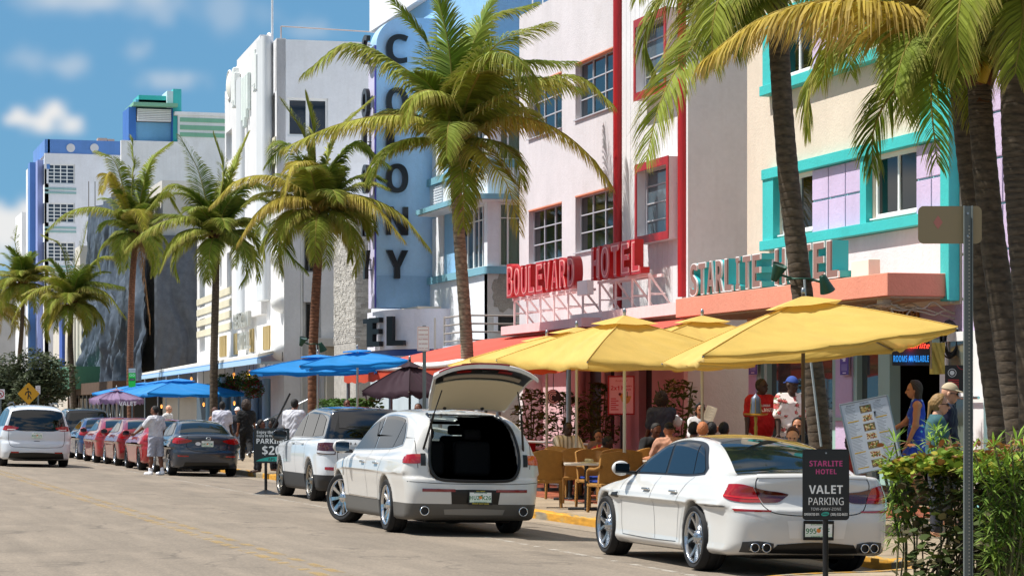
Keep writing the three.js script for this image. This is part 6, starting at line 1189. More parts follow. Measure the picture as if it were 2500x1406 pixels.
  M('gate_lamp',sheet(0.93,1.0,-0.9,0.25,0.051,0.012),TAIL,tg);M('gate_lamp',sheet(0.97,1.004,-0.5,0.4,0.045,0.03),TAIL,tg);
  for(const q of [-0.6,0.35]){const p=surf(0.06,q,-0.03);M('bump_stop',new THREE.SphereGeometry(0.025,10,8).translate(p.x,p.y,p.z),BLACK,tg);}
  [...'LINCOLN'].forEach((c,i)=>{const q=letterGeo(c,0.035,0.004);q.rotateX(0.45);const p=surf(0.9,-0.72 +i*0.085,-0.008);q.translate(p.x,p.y - 0.01,p.z);M('badge_letter',q,DARKMETAL,tg);});
  M('roof_aerial',rbox(-0.03,0.03,1.7,1.75,S.s0 - 1.0,S.s0 - 0.86,0.02),white,o);
  addWheels(o,S,{R:0.37,w:0.25,rim:0.268,spokes:9,style:'blade',finish:std(0xd5d7d9,0.14,{metalness:1})},0.42);
}

const suvSpec={L:4.85,W:2.0,H:1.78,s0:0.98,sf:3.9,R:0.385,arch:0.42,track:1.95,belt:1.15,gw0:0.87,gw1:0.68,neck:0.045,shoulder:0.08,cant:0.1,round:0.15,rearCorner:0.2,rearBow:0.08,rs:1,roofCrown:0.04,
  T:[[0,1.2],[0.8,1.19],[2,1.17],[3.2,1.15],[3.6,1.13],[4.3,1.07],[4.85,0.9]],
  roof:[[0.05,1.0],[0.14,1.4],[0.22,1.62],[0.34,1.72],[0.9,1.76],[1.8,1.78],[2.4,1.74],[2.75,1.64],[3.2,1.35],[3.55,1.12],[3.8,0.9]],
  rear:[[0.1,0.25],[0.3,0.14],[0.42,0.03],[0.6,0],[0.72,0.01],[0.9,0.02],[1.2,0.06],[1.8,0.3]],front:[[0.1,4.6],[0.4,4.83],[0.8,4.85],[1.05,4.75]],
  prof:[[0.1,0.9],[0.3,0.955],[0.5,0.985],[0.8,1],[1,0.995],[1.15,0.955],[1.3,0.88]],plan:[[-0.2,0.94],[0.4,0.98],[1,1],[3.9,0.99],[4.5,0.93],[4.9,0.86]]};
const cache={};
function suv(label,u,v,white,turn=0,upper=phy(0x0a0c12,0.12,{clearcoat:1,clearcoatRoughness:0.02}),detail=true){
  const S=suvSpec,K=(cache.suvK??=new Shell(S)),o=carGroup('sport_utility',label,'car',u,v,turn);
  const [low,rest]=(cache.suvB??=(()=>{const [a,b]=cutY(K.body(0.038),0.5);const [c,d]=cutY(b,1.165);return [a,[c,d]];})());
  M('body',rest[0],white,o);M('upper_body',rest[1],upper,o);M('lower_cladding',low,CLADDING_DK,o);
  const P1=(k,f)=>(cache[k]??=f());
  for(const g of P1('suvW',()=>[...K.both('side',[[3.12,1.2],[2.8,1.2],[2.3,1.2]],[[3.08,1.23],[2.78,1.47],[2.35,1.63]],0.006,14,8),...K.both('side',[[2.2,1.2],[1.8,1.2],[1.3,1.2]],[[2.25,1.64],[1.8,1.66],[1.3,1.64]],0.006,12,8),...K.both('side',[[1.22,1.2],[0.9,1.21],[0.45,1.23]],[[1.22,1.64],[0.9,1.6],[0.55,1.53]],0.006,12,8)]))M('side_window',g,TINT,o);
  M('rear_window',P1('suvR',()=>K.patch('rear',[[-0.72,1.2],[0,1.2],[0.72,1.2]],[[-0.6,1.58],[0,1.62],[0.6,1.58]],0.006,20,10)),TINT,o);
  for(const g of P1('suvT',()=>K.both('rear',[[-0.99,0.9],[-0.85,0.88],[-0.68,0.88]],[[-0.99,1.08],[-0.85,1.1],[-0.66,1.09]],0.01,14,6)))M('tail_light',g,phy(0x45090c,0.1,{clearcoat:1}),o);
  for(const g of P1('suvTl',()=>K.both('rear',[[-0.97,0.91],[-0.85,0.895],[-0.7,0.895]],[[-0.97,0.95],[-0.85,0.94],[-0.69,0.94]],0.014,10,3)))M('light_lens',g,phy(0xb8b8bc,0.15,{clearcoat:1}),o);
  for(const g of P1('suvRf',()=>K.both('rear',[[-0.86,0.6],[-0.75,0.59],[-0.66,0.59]],[[-0.86,0.65],[-0.75,0.65],[-0.66,0.645]],0.008,8,2)))M('reflector',g,TAIL,o);
  if(!detail){addWheels(o,S,{R:0.385,w:0.26,rim:0.28,spokes:5,style:'double'});return o;}
  M('tailgate_trim',K.patch('rear',[[-0.62,0.99],[0,0.985],[0.62,0.99]],[[-0.62,1.04],[0,1.035],[0.62,1.04]],0.005,16,2),std(0xaab0b8,0.3,{metalness:0.6}),o);
  MS('panel_gap',[K.line('rear',[[-0.64,1.15],[-0.64,0.8],[-0.6,0.56]],0.009,0.002),K.line('rear',[[0.64,1.15],[0.64,0.8],[0.6,0.56]],0.009,0.002),...[false,true].flatMap((m)=>[K.line('side',[[3.4,1.16],[3.42,0.7],[3.36,0.5]],0.008,0.002,20,m),K.line('side',[[2.25,1.16],[2.3,0.8],[2.24,0.5]],0.008,0.002,20,m),K.line('side',[[1.25,1.16],[1.38,0.95],[1.5,0.6]],0.008,0.002,20,m)])],SEAM,o);
  for(const sg of [-1,1]){
    for(const s of [2.5,1.6]){const p=K.at('side',s,1.06,0.015);p.x*=-sg;M('door_handle',rbox(p.x - 0.016,p.x +0.016,p.y - 0.015,p.y +0.015,p.z - 0.1,p.z +0.1,0.012,3),white,o);}
    const c=v3(sg*1.08,1.2,S.s0 - 3.2),mr=M('door_mirror',mirrorGeo(c,sg,1.4),phy(0x0b0c10,0.15,{clearcoat:1}),o);M('mirror_glass',rbox(c.x +sg*0.05 - 0.12,c.x +sg*0.05 +0.12,c.y - 0.075,c.y +0.075,c.z +0.06,c.z +0.066,0.03),TINT,mr);
  }
  [...'RANGE ROVER'].forEach((c,i)=>{if(c===' ')return;const x=-0.42 +i*0.083,p=K.at('rear',x,1.06,0.008),q=letterGeo(c,0.045,0.006);q.translate(x,1.065,p.z);M('badge_letter',q,std(0x3a3d42,0.3,{metalness:0.8}),o);});
  M('rear_spoiler',K.patch('top',[[-0.6,0.16],[0,0.1],[0.6,0.16]],[[-0.6,0.34],[0,0.3],[0.6,0.34]],0.02,16,4),upper,o);
  for(const x of [-0.72,0.72]){const g=lathe([[0.055,0.1],[0.065,0.1],[0.065,-0.05]],24);g.rotateY(-PI / 2);g.translate(x,0.33,S.s0 - 0.16);M('tailpipe',g,CHROME,o);}
  addWheels(o,S,{R:0.385,w:0.27,rim:0.29,spokes:7,style:'double',finish:std(0x9b958c,0.25,{metalness:0.95})});
  return o;
}
suv('white sport utility with a black roof, parked ahead of the open crossover',10.17,45.1,paint(0xd0d4d8));

const sedanSpec={L:4.58,W:1.8,H:1.455,s0:0.95,sf:3.65,R:0.325,arch:0.36,track:1.76,belt:0.98,gw0:0.81,gw1:0.56,neck:0.06,shoulder:0.1,cant:0.12,round:0.17,rearCorner:0.16,rearBow:0.12,
  T:[[0,1.06],[0.1,1.085],[0.5,1.08],[1.3,1.02],[2.6,0.97],[3.3,0.94],[3.9,0.86],[4.58,0.66]],
  roof:[[0.25,1.0],[0.5,1.09],[0.8,1.25],[1.15,1.38],[1.6,1.445],[2,1.455],[2.35,1.41],[2.8,1.22],[3.25,0.97],[3.5,0.8]],
  rear:[[0.1,0.2],[0.28,0.07],[0.45,0.01],[0.6,0],[0.68,0.03],[0.85,0.06],[1,0.05],[1.08,0.03],[1.2,0.06]],front:[[0.1,4.4],[0.4,4.58],[0.7,4.52],[0.95,4.2]],
  prof:[[0.1,0.9],[0.25,0.955],[0.5,0.98],[0.75,1],[0.9,0.98],[1.05,0.9],[1.2,0.82]],plan:[[-0.2,0.93],[0.4,0.975],[1,1],[3.6,0.99],[4.2,0.93],[4.7,0.85]]};
const hatchSpec={...sedanSpec,L:4.4,H:1.47,sf:3.6,gw1:0.58,T:[[0,1.06],[0.1,1.1],[0.5,1.06],[1.3,1.02],[2.6,0.98],[3.3,0.95],[3.9,0.86],[4.4,0.66]],roof:[[0.06,1.0],[0.18,1.15],[0.45,1.26],[0.9,1.38],[1.5,1.46],[2,1.47],[2.35,1.42],[2.8,1.23],[3.25,0.97],[3.5,0.8]],front:[[0.1,4.25],[0.4,4.4],[0.7,4.35],[0.95,4.05]],rear:[[0.1,0.2],[0.28,0.07],[0.45,0.01],[0.7,0.02],[0.9,0.05],[1.1,0.03],[1.3,0.06]]};
function smallCar(kind,name,label,u,v,colour,{plateText=['NIF','82S'],turn=0,W={R:0.325,w:0.22,rim:0.23,spokes:10,style:'single'},blackTail=false,group,sticker}={}){
  const S=kind==='hatch'?hatchSpec:sedanSpec,K=(cache[kind +'K']??=new Shell(S)),o=carGroup(name,label,'car',u,v,turn,group),P1=(k,f)=>(cache[kind +k]??=f());
  M('body',P1('B',()=>K.body(0.036)),colour,o);
  for(const g of P1('Tr',()=>K.both('side',[[3.15,0.99],[2.4,1.0],[1.6,1.01],[1.0,1.03]],[[3.1,1.0],[2.6,1.27],[2,1.375],[1.4,1.345],[0.98,1.1]],0.003,24,8)))M('window_trim',g,TRIM,o);
  for(const g of P1('W',()=>[...K.both('side',[[3.0,1.01],[2.4,1.02],[1.98,1.025]],[[2.98,1.03],[2.55,1.25],[2.02,1.345]],0.007,14,7),...K.both('side',[[1.93,1.025],[1.5,1.03],[1.08,1.05]],[[1.96,1.345],[1.5,1.33],[1.06,1.12]],0.007,14,7)]))M('side_window',g,TINT,o);
  M('rear_window',P1('R',()=>(kind==='hatch'?K.patch('top',[[-0.6,0.2],[0,0.14],[0.6,0.2]],[[-0.5,0.95],[0,1.0],[0.5,0.95]],0.006,18,12):K.patch('top',[[-0.64,0.56],[0,0.48],[0.64,0.56]],[[-0.48,1.24],[0,1.3],[0.48,1.24]],0.006,18,12))),TINT_G,o);
  M('windscreen',P1('F',()=>K.patch('top',[[-0.5,2.32],[0,2.28],[0.5,2.32]],[[-0.68,3.05],[0,3.2],[0.68,3.05]],0.006,14,10)),TINT,o);
  for(const g of P1('T',()=>K.both('rear',[[-0.89,0.86],[-0.75,0.83],[-0.55,0.85],[-0.4,0.9]],[[-0.89,0.95],[-0.75,0.985],[-0.55,0.96],[-0.4,0.93]],0.009,14,6)))M('tail_light',g,TAIL,o);
  for(const g of P1('Rf',()=>K.both('rear',[[-0.74,0.5],[-0.6,0.5],[-0.48,0.5]],[[-0.75,0.54],[-0.6,0.535],[-0.48,0.535]],0.007,8,2)))M('reflector',g,TAIL,o);
  M('lower_bumper',P1('Lb',()=>K.patch('rear',[[-0.6,0.24],[0,0.24],[0.6,0.24]],[[-0.56,0.36],[0,0.37],[0.56,0.36]],0.006,14,4)),TRIM,o);
  M('panel_gap',P1('G',()=>merge([K.line('rear',[[-0.5,1.02],[-0.55,0.92],[-0.5,0.72],[-0.3,0.65],[0,0.64],[0.3,0.65],[0.5,0.72],[0.55,0.92],[0.5,1.02]],0.01,0.002,40),...[false,true].flatMap((m)=>[K.line('side',[[3.1,0.97],[3.14,0.6],[3.1,0.3]],0.008,0.002,14,m),K.line('side',[[2,0.98],[2.03,0.6],[2,0.3]],0.008,0.002,14,m),K.line('side',[[1.1,1.0],[1.25,0.8],[1.42,0.5]],0.008,0.002,14,m)])])),SEAM,o);
  if(blackTail)M('tail_panel',K.patch('rear',[[-0.5,0.8],[0,0.79],[0.5,0.8]],[[-0.5,1.04],[0,1.06],[0.5,1.04]],0.011,14,6),phy(0x0a0a0b,0.1,{clearcoat:1}),o);
  const pc=K.at('rear',0,kind==='hatch'?0.72:0.84,0.012);licence(o,pc,plateText);
  for(const sg of [-1,1]){for(const s of [2.2,1.3]){const p=K.at('side',s,0.86,0.012);p.x*=-sg;M('door_handle',rbox(p.x - 0.014,p.x +0.014,p.y - 0.013,p.y +0.013,p.z - 0.09,p.z +0.09,0.011,2),colour,o);}const c=v3(sg*0.93,1.03,S.s0 - 2.95),mr=M('door_mirror',mirrorGeo(c,sg,1.05),colour,o);M('mirror_glass',rbox(c.x +sg*0.05 - 0.085,c.x +sg*0.05 +0.085,c.y - 0.055,c.y +0.055,c.z +0.052,c.z +0.058,0.03),TINT,mr);}
  if(sticker){const p=K.at('rear',-0.24,0.84,0.01);M('oval_sticker',new THREE.CylinderGeometry(0.07,0.07,0.004,24).scale(1,1,0.65).rotateX(PI / 2).translate(p.x,p.y,p.z),std(0xe9e9e9,0.5),o);const e=K.at('rear',0.02,0.97,0.012);M('wing_emblem',[new THREE.TorusGeometry(0.05,0.008,6,24).scale(1.2,0.85,1).translate(e.x,e.y,e.z),tube([v3(e.x - 0.05,e.y +0.012,e.z +0.004),v3(e.x,e.y - 0.012,e.z +0.006),v3(e.x +0.05,e.y +0.012,e.z +0.004)],0.007,12,5)],CHROME,o);}
  addWheels(o,S,W);
  return o;
}
smallCar('sedan','sedan','dark slate blue sedan with an oval sticker, parked beside the man in white shorts',10.12,63.6,paint(0x2c3440,0.35),{sticker:true,plateText:['84S','TW']});
smallCar('sedan','sedan','white sedan parked between the open crossover and the black roofed sport utility',10.0,39.45,paint(0xd0cec9),{plateText:['JX4','20Q'],W:{R:0.325,w:0.22,rim:0.24,spokes:5,style:'double'}});
smallCar('sedan','sedan','bright red sedan partly behind the man in white, nearest of the red cars',10.1,69.2,paint(0x960c12,0.1),{W:{R:0.325,w:0.22,rim:0.23,spokes:10,style:'single',finish:ALLOY_DARK},plateText:['QK7','31B']});
smallCar('hatch','hatchback','dark red hatchback, middle of the three parked red cars',10.15,74.9,paint(0x7c1016,0.2),{plateText:['LT5','08C']});
smallCar('hatch','hatchback','red hatchback with a black tail panel, farthest of the red cars',10.0,79.2,paint(0x8c0c12,0.1),{blackTail:true,plateText:['BH2','66D']});
smallCar('sedan','sedan','dark blue sedan ahead of the red cars',10.05,84.6,paint(0x1d3a66,0.3),{plateText:['RW9','15F']});
suv('black sport utility, roof showing above the white van',10.2,91.5,paint(0x11151d),0,phy(0x0a0c12,0.12,{clearcoat:1}),false);
smallCar('hatch','hatchback','pale silver car at the left edge ahead of the white van',6.5,97,paint(0xcfd2d4,0.3),{plateText:['CV3','40H']});

{// ---- white minivan driving away
  const S={L:5.17,W:2.02,H:1.78,s0:1.1,sf:4.19,R:0.345,arch:0.385,track:1.95,belt:1.08,gw0:0.92,gw1:0.68,neck:0.06,shoulder:0.12,cant:0.14,round:0.16,rearCorner:0.22,rearBow:0.1,rs:1,
    T:[[0,1.1],[1,1.1],[3,1.06],[3.9,1.02],[4.6,0.9],[5.17,0.7]],roof:[[0.03,0.9],[0.1,1.3],[0.2,1.58],[0.36,1.7],[1,1.76],[2,1.78],[2.6,1.74],[3.1,1.58],[3.8,1.15],[4.2,0.85]],
    rear:[[0.1,0.2],[0.3,0.06],[0.45,0],[0.65,0.01],[0.75,0.05],[1,0.05],[1.3,0.08],[1.75,0.25]],front:[[0.1,5],[0.4,5.17],[0.8,5.1],[1.05,4.8]],
    prof:[[0.1,0.9],[0.25,0.955],[0.5,0.99],[0.8,1],[1,0.98],[1.15,0.94],[1.3,0.88]],plan:[[-0.2,0.95],[0.4,0.98],[1,1],[4.1,0.99],[4.7,0.93],[5.2,0.85]]};
  const K=new Shell(S),white=paint(0xd4d8de),o=carGroup('minivan','white minivan driving away on the left, dark rear window','car',6.55,71.8,0);
  M('body',K.body(0.04),white,o);
  for(const g of [...K.both('side',[[3.6,1.12],[2.8,1.13],[2.35,1.13]],[[3.55,1.15],[3.05,1.45],[2.4,1.62]],0.006,14,8),...K.both('side',[[2.28,1.13],[1.8,1.14],[1.2,1.15]],[[2.32,1.63],[1.8,1.65],[1.2,1.64]],0.006,14,8),...K.both('side',[[1.12,1.15],[0.7,1.16],[0.34,1.18]],[[1.12,1.63],[0.7,1.6],[0.42,1.52]],0.006,12,8)])M('side_window',g,TINT,o);
  M('rear_window',K.patch('rear',[[-0.82,1.1],[-0.5,1.03],[0,1.02],[0.5,1.03],[0.82,1.1]],[[-0.7,1.57],[-0.4,1.62],[0,1.63],[0.4,1.62],[0.7,1.57]],0.006,26,12),TINT,o);
  for(const g of K.both('rear',[[-0.985,1.05],[-0.85,1.03],[-0.68,1.03],[-0.52,1.09]],[[-0.985,1.15],[-0.85,1.17],[-0.68,1.155],[-0.52,1.125]],0.011,16,6))M('tail_light',g,TAIL,o);
  for(const g of K.both('rear',[[-0.82,1.045],[-0.7,1.045],[-0.6,1.06]],[[-0.82,1.07],[-0.7,1.07],[-0.6,1.075]],0.015,10,3))M('light_lens',g,phy(0xd8c7c4,0.15,{clearcoat:1}),o);
  M('lower_bumper',K.patch('rear',[[-0.78,0.24],[0,0.23],[0.78,0.24]],[[-0.74,0.4],[0,0.42],[0.74,0.4]],0.007,20,5),TRIM,o);
  for(const g of K.both('rear',[[-0.72,0.4],[-0.6,0.4],[-0.5,0.4]],[[-0.72,0.435],[-0.6,0.435],[-0.5,0.435]],0.011,8,2))M('reflector',g,TAIL,o);
  M('panel_gap',K.line('rear',[[-0.78,1.05],[-0.78,0.75],[-0.72,0.6],[-0.4,0.56],[0,0.55],[0.4,0.56],[0.72,0.6],[0.78,0.75],[0.78,1.05]],0.011,0.002,50),SEAM,o);
  M('rear_badge',K.patch('rear',[[-0.08,0.73],[0,0.73],[0.08,0.73]],[[-0.08,0.745],[0,0.748],[0.08,0.745]],0.007,6,2),DARKMETAL,o);
  const pc=K.at('rear',0,0.9,0.014);licence(o,pc,['RXC','S7J']);
  for(const x of [-0.62,0.62])M('roof_rail',tube([v3(x,1.73,S.s0 - 0.5),v3(x,1.8,S.s0 - 0.7),v3(x,1.82,S.s0 - 1.8),v3(x,1.76,S.s0 - 2.8)],0.022,24,6),TRIM,o);
  for(const sg of [-1,1]){const c=v3(sg*1.06,1.12,S.s0 - 3.55),mr=M('door_mirror',mirrorGeo(c,sg,1.2),white,o);M('mirror_glass',rbox(c.x - 0.05,c.x +0.15,c.y - 0.06,c.y +0.06,c.z +0.06,c.z +0.066,0.03),TINT,mr);}
  M('wiper',tube([K.at('rear',-0.05,1.06,0.02),K.at('rear',0.15,1.08,0.02),K.at('rear',0.4,1.1,0.02)],0.012,12,5),BLACK,o);
  addWheels(o,S,{R:0.345,w:0.24,rim:0.25,spokes:5,style:'double'});
}
// ---------------------------------------------------------------- people
// A figure's own frame: origin on the ground (or under the seat), facing +z, left hand at +x.
const SKIN={dark:std(0x3b2418,0.55),brown:std(0x6d4430,0.55),tan:std(0xa9704f,0.55),light:std(0xcf9a7b,0.55)};
const HAIR={black:std(0x0d0b0a,0.75),brown:std(0x2c1a10,0.7),fair:std(0x8a6a3c,0.65),red:std(0x4a2614,0.65),orange:std(0xa8653a,0.7)};
const cloth=(c,extra={})=>std(c,0.92,{map:grimeMap,...extra});
function cap(p,a,b,ra,rb){const bx=b.x - a.x,by=b.y - a.y,bz=b.z - a.z,t=clamp(((p[0] - a.x)*bx +(p[1] - a.y)*by +(p[2] - a.z)*bz)/(bx*bx +by*by +bz*bz +1e-9),0,1),dx=p[0] - a.x - bx*t,dy=p[1] - a.y - by*t,dz=p[2] - a.z - bz*t;return Math.sqrt(dx*dx +dy*dy +dz*dz)- ra -(rb - ra)*t;}
function limbSet(bones,k){return(x,y,z)=>{const p=[x,y,z];let d=9;for(const [a,b,ra,rb] of bones){const c=cap(p,a,b,ra,rb);d=d===9?c:smin(d,c,k);}return d;};}
function bounds(bones,pad){const lo=[9,9,9],hi=[-9,-9,-9];for(const [a,b,ra,rb] of bones)for(const [q,r] of [[a,ra],[b,rb]])[q.x,q.y,q.z].forEach((c,i)=>{lo[i]=Math.min(lo[i],c - r - pad);hi[i]=Math.max(hi[i],c +r +pad);});return [lo,hi];}
const dirOf=(fwd,out,side)=>v3(Math.sin(out)*side,-Math.cos(fwd)*Math.cos(out),Math.sin(fwd)*Math.cos(out));// a limb hanging down, swung forward and outward
function person(o){
  const{label,at,turn=0,H=1.75,build=1,skin:sk='tan',hair='black',style='short',top,bottom,shoe,seat=0,lean=0,twist=0,head=[0,0],armL=[0.1,0.12,0.25,0],armR=[0.1,0.12,0.25,0],legL=[0,0],legR=[0,0],cell=0.016,glasses,woman,hat,extra}=o;
  const k=H / 1.75,g=thing('person',label,'person',at.x,at.y,at.z,turn),V=(x,y,z)=>v3(x*k,y*k,z*k),skinM=SKIN[sk];
  const hipY=seat?seat / k +0.1:0.93,sw=(woman?0.155:0.185),B=build;
  const up=v3(Math.sin(twist)*0,Math.cos(lean),Math.sin(lean));// spine
  const spine=(t,x=0,z=0)=>V(x,hipY,0).add(up.clone().multiplyScalar(t*k)).add(v3(0,-Math.sin(lean)*z*k,Math.cos(lean)*z*k));
  const torso=[],arms=[],legs=[],upper=[],lower=[],thigh=[],shin=[],ends=[];
  for(const s of [-1,1]){
    torso.push([spine(0.42,s*0.075*B,-0.005),spine(0.1,s*0.06*B,0),0.1*k*B,0.098*k*B]);
    torso.push([spine(0.08,s*0.05*B,0.02),spine(-0.02,s*(woman?0.088:0.075),0),0.1*k*B,0.105*k*(woman?1.05:1)]);
    if(woman)torso.push([spine(0.36,s*0.07,0.06),spine(0.35,s*0.07,0.07),0.06*k,0.055*k]);
  }
  torso.push([spine(0.49,-sw*0.8,0),spine(0.49,sw*0.8,0),0.06*k,0.06*k],[spine(0.47,0,-0.01),spine(0.58,0,0.0),0.075*k,0.055*k]);
  if(B>1.1)torso.push([spine(0.2,0,0.06),spine(0.12,0,0.07),0.13*k*B,0.12*k*B]);
  const neckTop=spine(0.63,0,0.03);torso.push([spine(0.53,0,0),neckTop,0.056*k,0.052*k]);
  const hands=[];
  for(const [s,A] of [[1,armL],[-1,armR]]){
    const sh=spine(0.485,s*sw,0),d1=dirOf(A[0],A[1],s),el=sh.clone().addScaledVector(d1,0.29*k),d2=dirOf(A[0] +A[2],A[1] +(A[3]??0),s),wr=el.clone().addScaledVector(d2,0.255*k);
    upper.push([sh,el,0.052*k*(0.6 +0.4*B),0.041*k]);lower.push([el,wr,0.041*k,0.028*k]);hands.push([wr,d2,s]);
    arms.push([sh,el,wr,s]);
  }
  for(const [s,A] of [[1,legL],[-1,legR]]){
    const hp=V(s*0.09,hipY - 0.02,0),d1=dirOf(A[0],A[2]??0.03,s),kn=hp.clone().addScaledVector(d1,0.43*k),d2=dirOf(A[0] - A[1],0.02,s),an=kn.clone().addScaledVector(d2,0.4*k);
    thigh.push([hp,kn,0.083*k*(0.5 +0.5*B),0.056*k]);shin.push([kn,kn.clone().lerp(an,0.35),0.054*k,0.056*k],[kn.clone().lerp(an,0.35),an,0.056*k,0.037*k]);
    const toe=A[3]??0,ft=an.clone().add(v3(0,-0.05*k*Math.cos(toe)- 0.1*Math.sin(toe)*k,(0.16*Math.cos(toe))*k));ends.push([an,ft,s]);
    shin.push([an.clone().add(v3(0,-0.02*k,-0.03*k)),ft,0.036*k,0.026*k]);
  }
  const bones=[...torso,...upper,...lower,...thigh,...shin],f=limbSet(bones,0.035*k),[lo,hi]=bounds(bones,0.03);
  const parts=[skin(f,lo,hi,cell,1)];
  // hands: palm, four fingers, thumb
  for(const [wr,d,s] of hands){
    const side2=new V3().crossVectors(d,v3(0,0,1));if(side2.lengthSq()<0.05)side2.set(1,0,0);side2.normalize();const nrm=new V3().crossVectors(side2,d).normalize(),q=(a,b,c)=>wr.clone().addScaledVector(d,a*k).addScaledVector(side2,b*k).addScaledVector(nrm,c*k),hb=[[q(0,0,0),q(0.03,0,0),0.024*k,0.03*k],[q(0.04,-0.022,0),q(0.085,-0.024,0),0.015*k,0.014*k],[q(0.04,0.0,0),q(0.09,0,0),0.016*k,0.015*k],[q(0.04,0.022,0),q(0.085,0.024,0),0.015*k,0.014*k]];
    for(const [b,L] of [[-0.03,0.062],[-0.011,0.074],[0.011,0.07],[0.03,0.055]]){const c=0.012;hb.push([q(0.085,b,0),q(0.085 +L*0.55,b*1.08,c),0.0095*k,0.009*k],[q(0.085 +L*0.55,b*1.08,c),q(0.085 +L*0.95,b*1.05,c +0.022),0.009*k,0.007*k]);}
    const tb=-0.036*s;hb.push([q(0.03,tb*0.7,0.01),q(0.07,tb*1.5,0.02),0.013*k,0.011*k],[q(0.07,tb*1.5,0.02),q(0.1,tb*1.5,0.03),0.011*k,0.008*k]);
    const [a,b]=bounds(hb,0.012);parts.push(skin(limbSet(hb,0.008*k),a,b,0.0075,1));
  }
  // head, turned by yaw and pitch
  const hc=neckTop.clone().add(V(0,0.07,0.015)),hs=k*1.02;
  const faceF=(X,Y,Z)=>{// head frame, scaled to a 0.225 m head
    let d=Math.hypot(X / 0.077,(Y - 0.03)/ 0.098,(Z +0.008)/ 0.098)- 1;d*=0.082;
    d=smin(d,(Math.hypot(X / 0.058,(Y +0.045)/ 0.072,(Z - 0.022)/ 0.068)- 1)*0.06,0.035);
    d=smin(d,cap([X,Y,Z],{x:0,y:0.012,z:0.085},{x:0,y:-0.03,z:0.108},0.009,0.015),0.014);// nose
    d=smin(d,cap([X,Y,Z],{x:-0.02,y:-0.062,z:0.083},{x:0.02,y:-0.062,z:0.083},0.009,0.009),0.012);// lips
    d=smin(d,cap([X,Y,Z],{x:-0.045,y:0.028,z:0.075},{x:0.045,y:0.028,z:0.075},0.011,0.011),0.02);// brow
    for(const s of [-1,1]){d=smax(d,-(Math.hypot(X - s*0.03,Y - 0.008,Z - 0.096)- 0.018),0.012);d=smin(d,(Math.hypot((X - s*0.08)/ 0.012,(Y +0.002)/ 0.032,(Z +0.01)/ 0.02)- 1)*0.012,0.008);}
    return d;
  };
  const rot=new THREE.Matrix4().makeRotationFromEuler(new THREE.Euler(head[1],head[0],0,'YXZ')),place=new THREE.Matrix4().makeTranslation(hc.x,hc.y,hc.z).multiply(rot).multiply(new THREE.Matrix4().makeScale(hs,hs,hs));
  const hg=skin(faceF,[-0.11,-0.14,-0.13],[0.11,0.15,0.14],0.009,1);hg.applyMatrix4(place);parts.push(hg);
  M('body',parts,skinM,g);
  const onHead=(name,geo,mat,par=g)=>{geo.applyMatrix4(place);return M(name,geo,mat,par);};
  onHead('eyes',merge([-1,1].map((s)=>new THREE.SphereGeometry(0.0105,10,8).translate(s*0.03,0.008,0.08))),std(0x1a1412,0.3));
  onHead('mouth',new THREE.SphereGeometry(1,10,6).scale(0.022,0.005,0.006).translate(0,-0.062,0.0905),std(sk==='dark'?0x4a2420:0x8f4a40,0.5));
  // hair
  const HM=HAIR[hair],line=(X,Y,Z)=>{const e=Z - 0.02 - 0.35*(Y - 0.06);return Math.max(e,-(Y -(Z<-0.02?-0.075:0.0)+0.0));};// forehead, nape
  const vol={short:0.012,crop:0.006,afro:0.075,curly:0.045,long:0.02,pony:0.016,bald:0}[style]??0.012;
  if(vol&&!(hat&&style==='crop')){
    const wob=style==='afro'||style==='curly'?0.012:0.0035,hf=(X,Y,Z)=>{let d=(Math.hypot(X / 0.077,(Y - 0.03)/ 0.098,(Z +0.008)/ 0.098)- 1)*0.082 - vol +wob*Math.sin(X*130)*Math.sin(Y*120 +1)*Math.sin(Z*125);d=smax(d,line(X,Y +(vol>0.03?0.04:0),Z - vol*0.4),0.012);
      if(style==='long'){let l=(Math.hypot(X / 0.085,(Y +0.1)/ 0.2,(Z +0.055)/ 0.06)- 1)*0.06 +0.003*Math.sin(X*160 +Y*30);d=smin(d,l,0.03);}
      if(style==='pony')d=smin(d,cap([X,Y,Z],{x:0,y:0.03,z:-0.115},{x:0,y:-0.16,z:-0.14},0.03,0.016),0.02);
      return d;};
    onHead('hair',skin(hf,[-0.19,-0.34,-0.24],[0.19,0.24,0.16],style==='afro'?0.013:0.0095,1),HM);
  }
  if(hat){
    const col=std(hat.c,0.85),dome=skin((X,Y,Z)=>{let d=(Math.hypot(X / 0.077,(Y - 0.03)/ 0.102,(Z +0.008)/ 0.098)- 1)*0.082 - 0.011;d=smax(d,0.05 - Y - 0.12*Z,0.008);const bz=hat.back?-Z:Z;d=smin(d,Math.max(Math.hypot(X / 0.07,(bz - 0.085)/ 0.085)*0.07 - 0.07,Math.abs(Y - 0.055 +1.8*X*X +0.25*(bz - 0.09))- 0.006),0.006);return d;},[-0.12,-0.02,-0.21],[0.12,0.17,0.21],0.009,1);
    onHead('cap',dome,col);
  }
  if(glasses){const gl=[];for(const s of [-1,1]){gl.push(rbox(s*0.031 - 0.026,s*0.031 +0.026,(glasses==='up'?0.1:-0.014),(glasses==='up'?0.13:0.026),(glasses==='up'?0.07:0.094),(glasses==='up'?0.078:0.104),0.01,2));gl.push(rbox(s*0.078 - 0.003,s*0.078 +0.003,(glasses==='up'?0.1:0.01),(glasses==='up'?0.11:0.018),-0.01,(glasses==='up'?0.075:0.1),0.002,1));}onHead('sunglasses',merge(gl),phy(0x060607,0.08));}
  // clothes: the same limbs a little fuller, cut off at neck, cuffs and hem
  const wr=(x,y,z)=>0.006*Math.sin(y*42 +3*Math.sin(x*17)+z*21)*Math.sin(x*31 +z*26 +y*9);
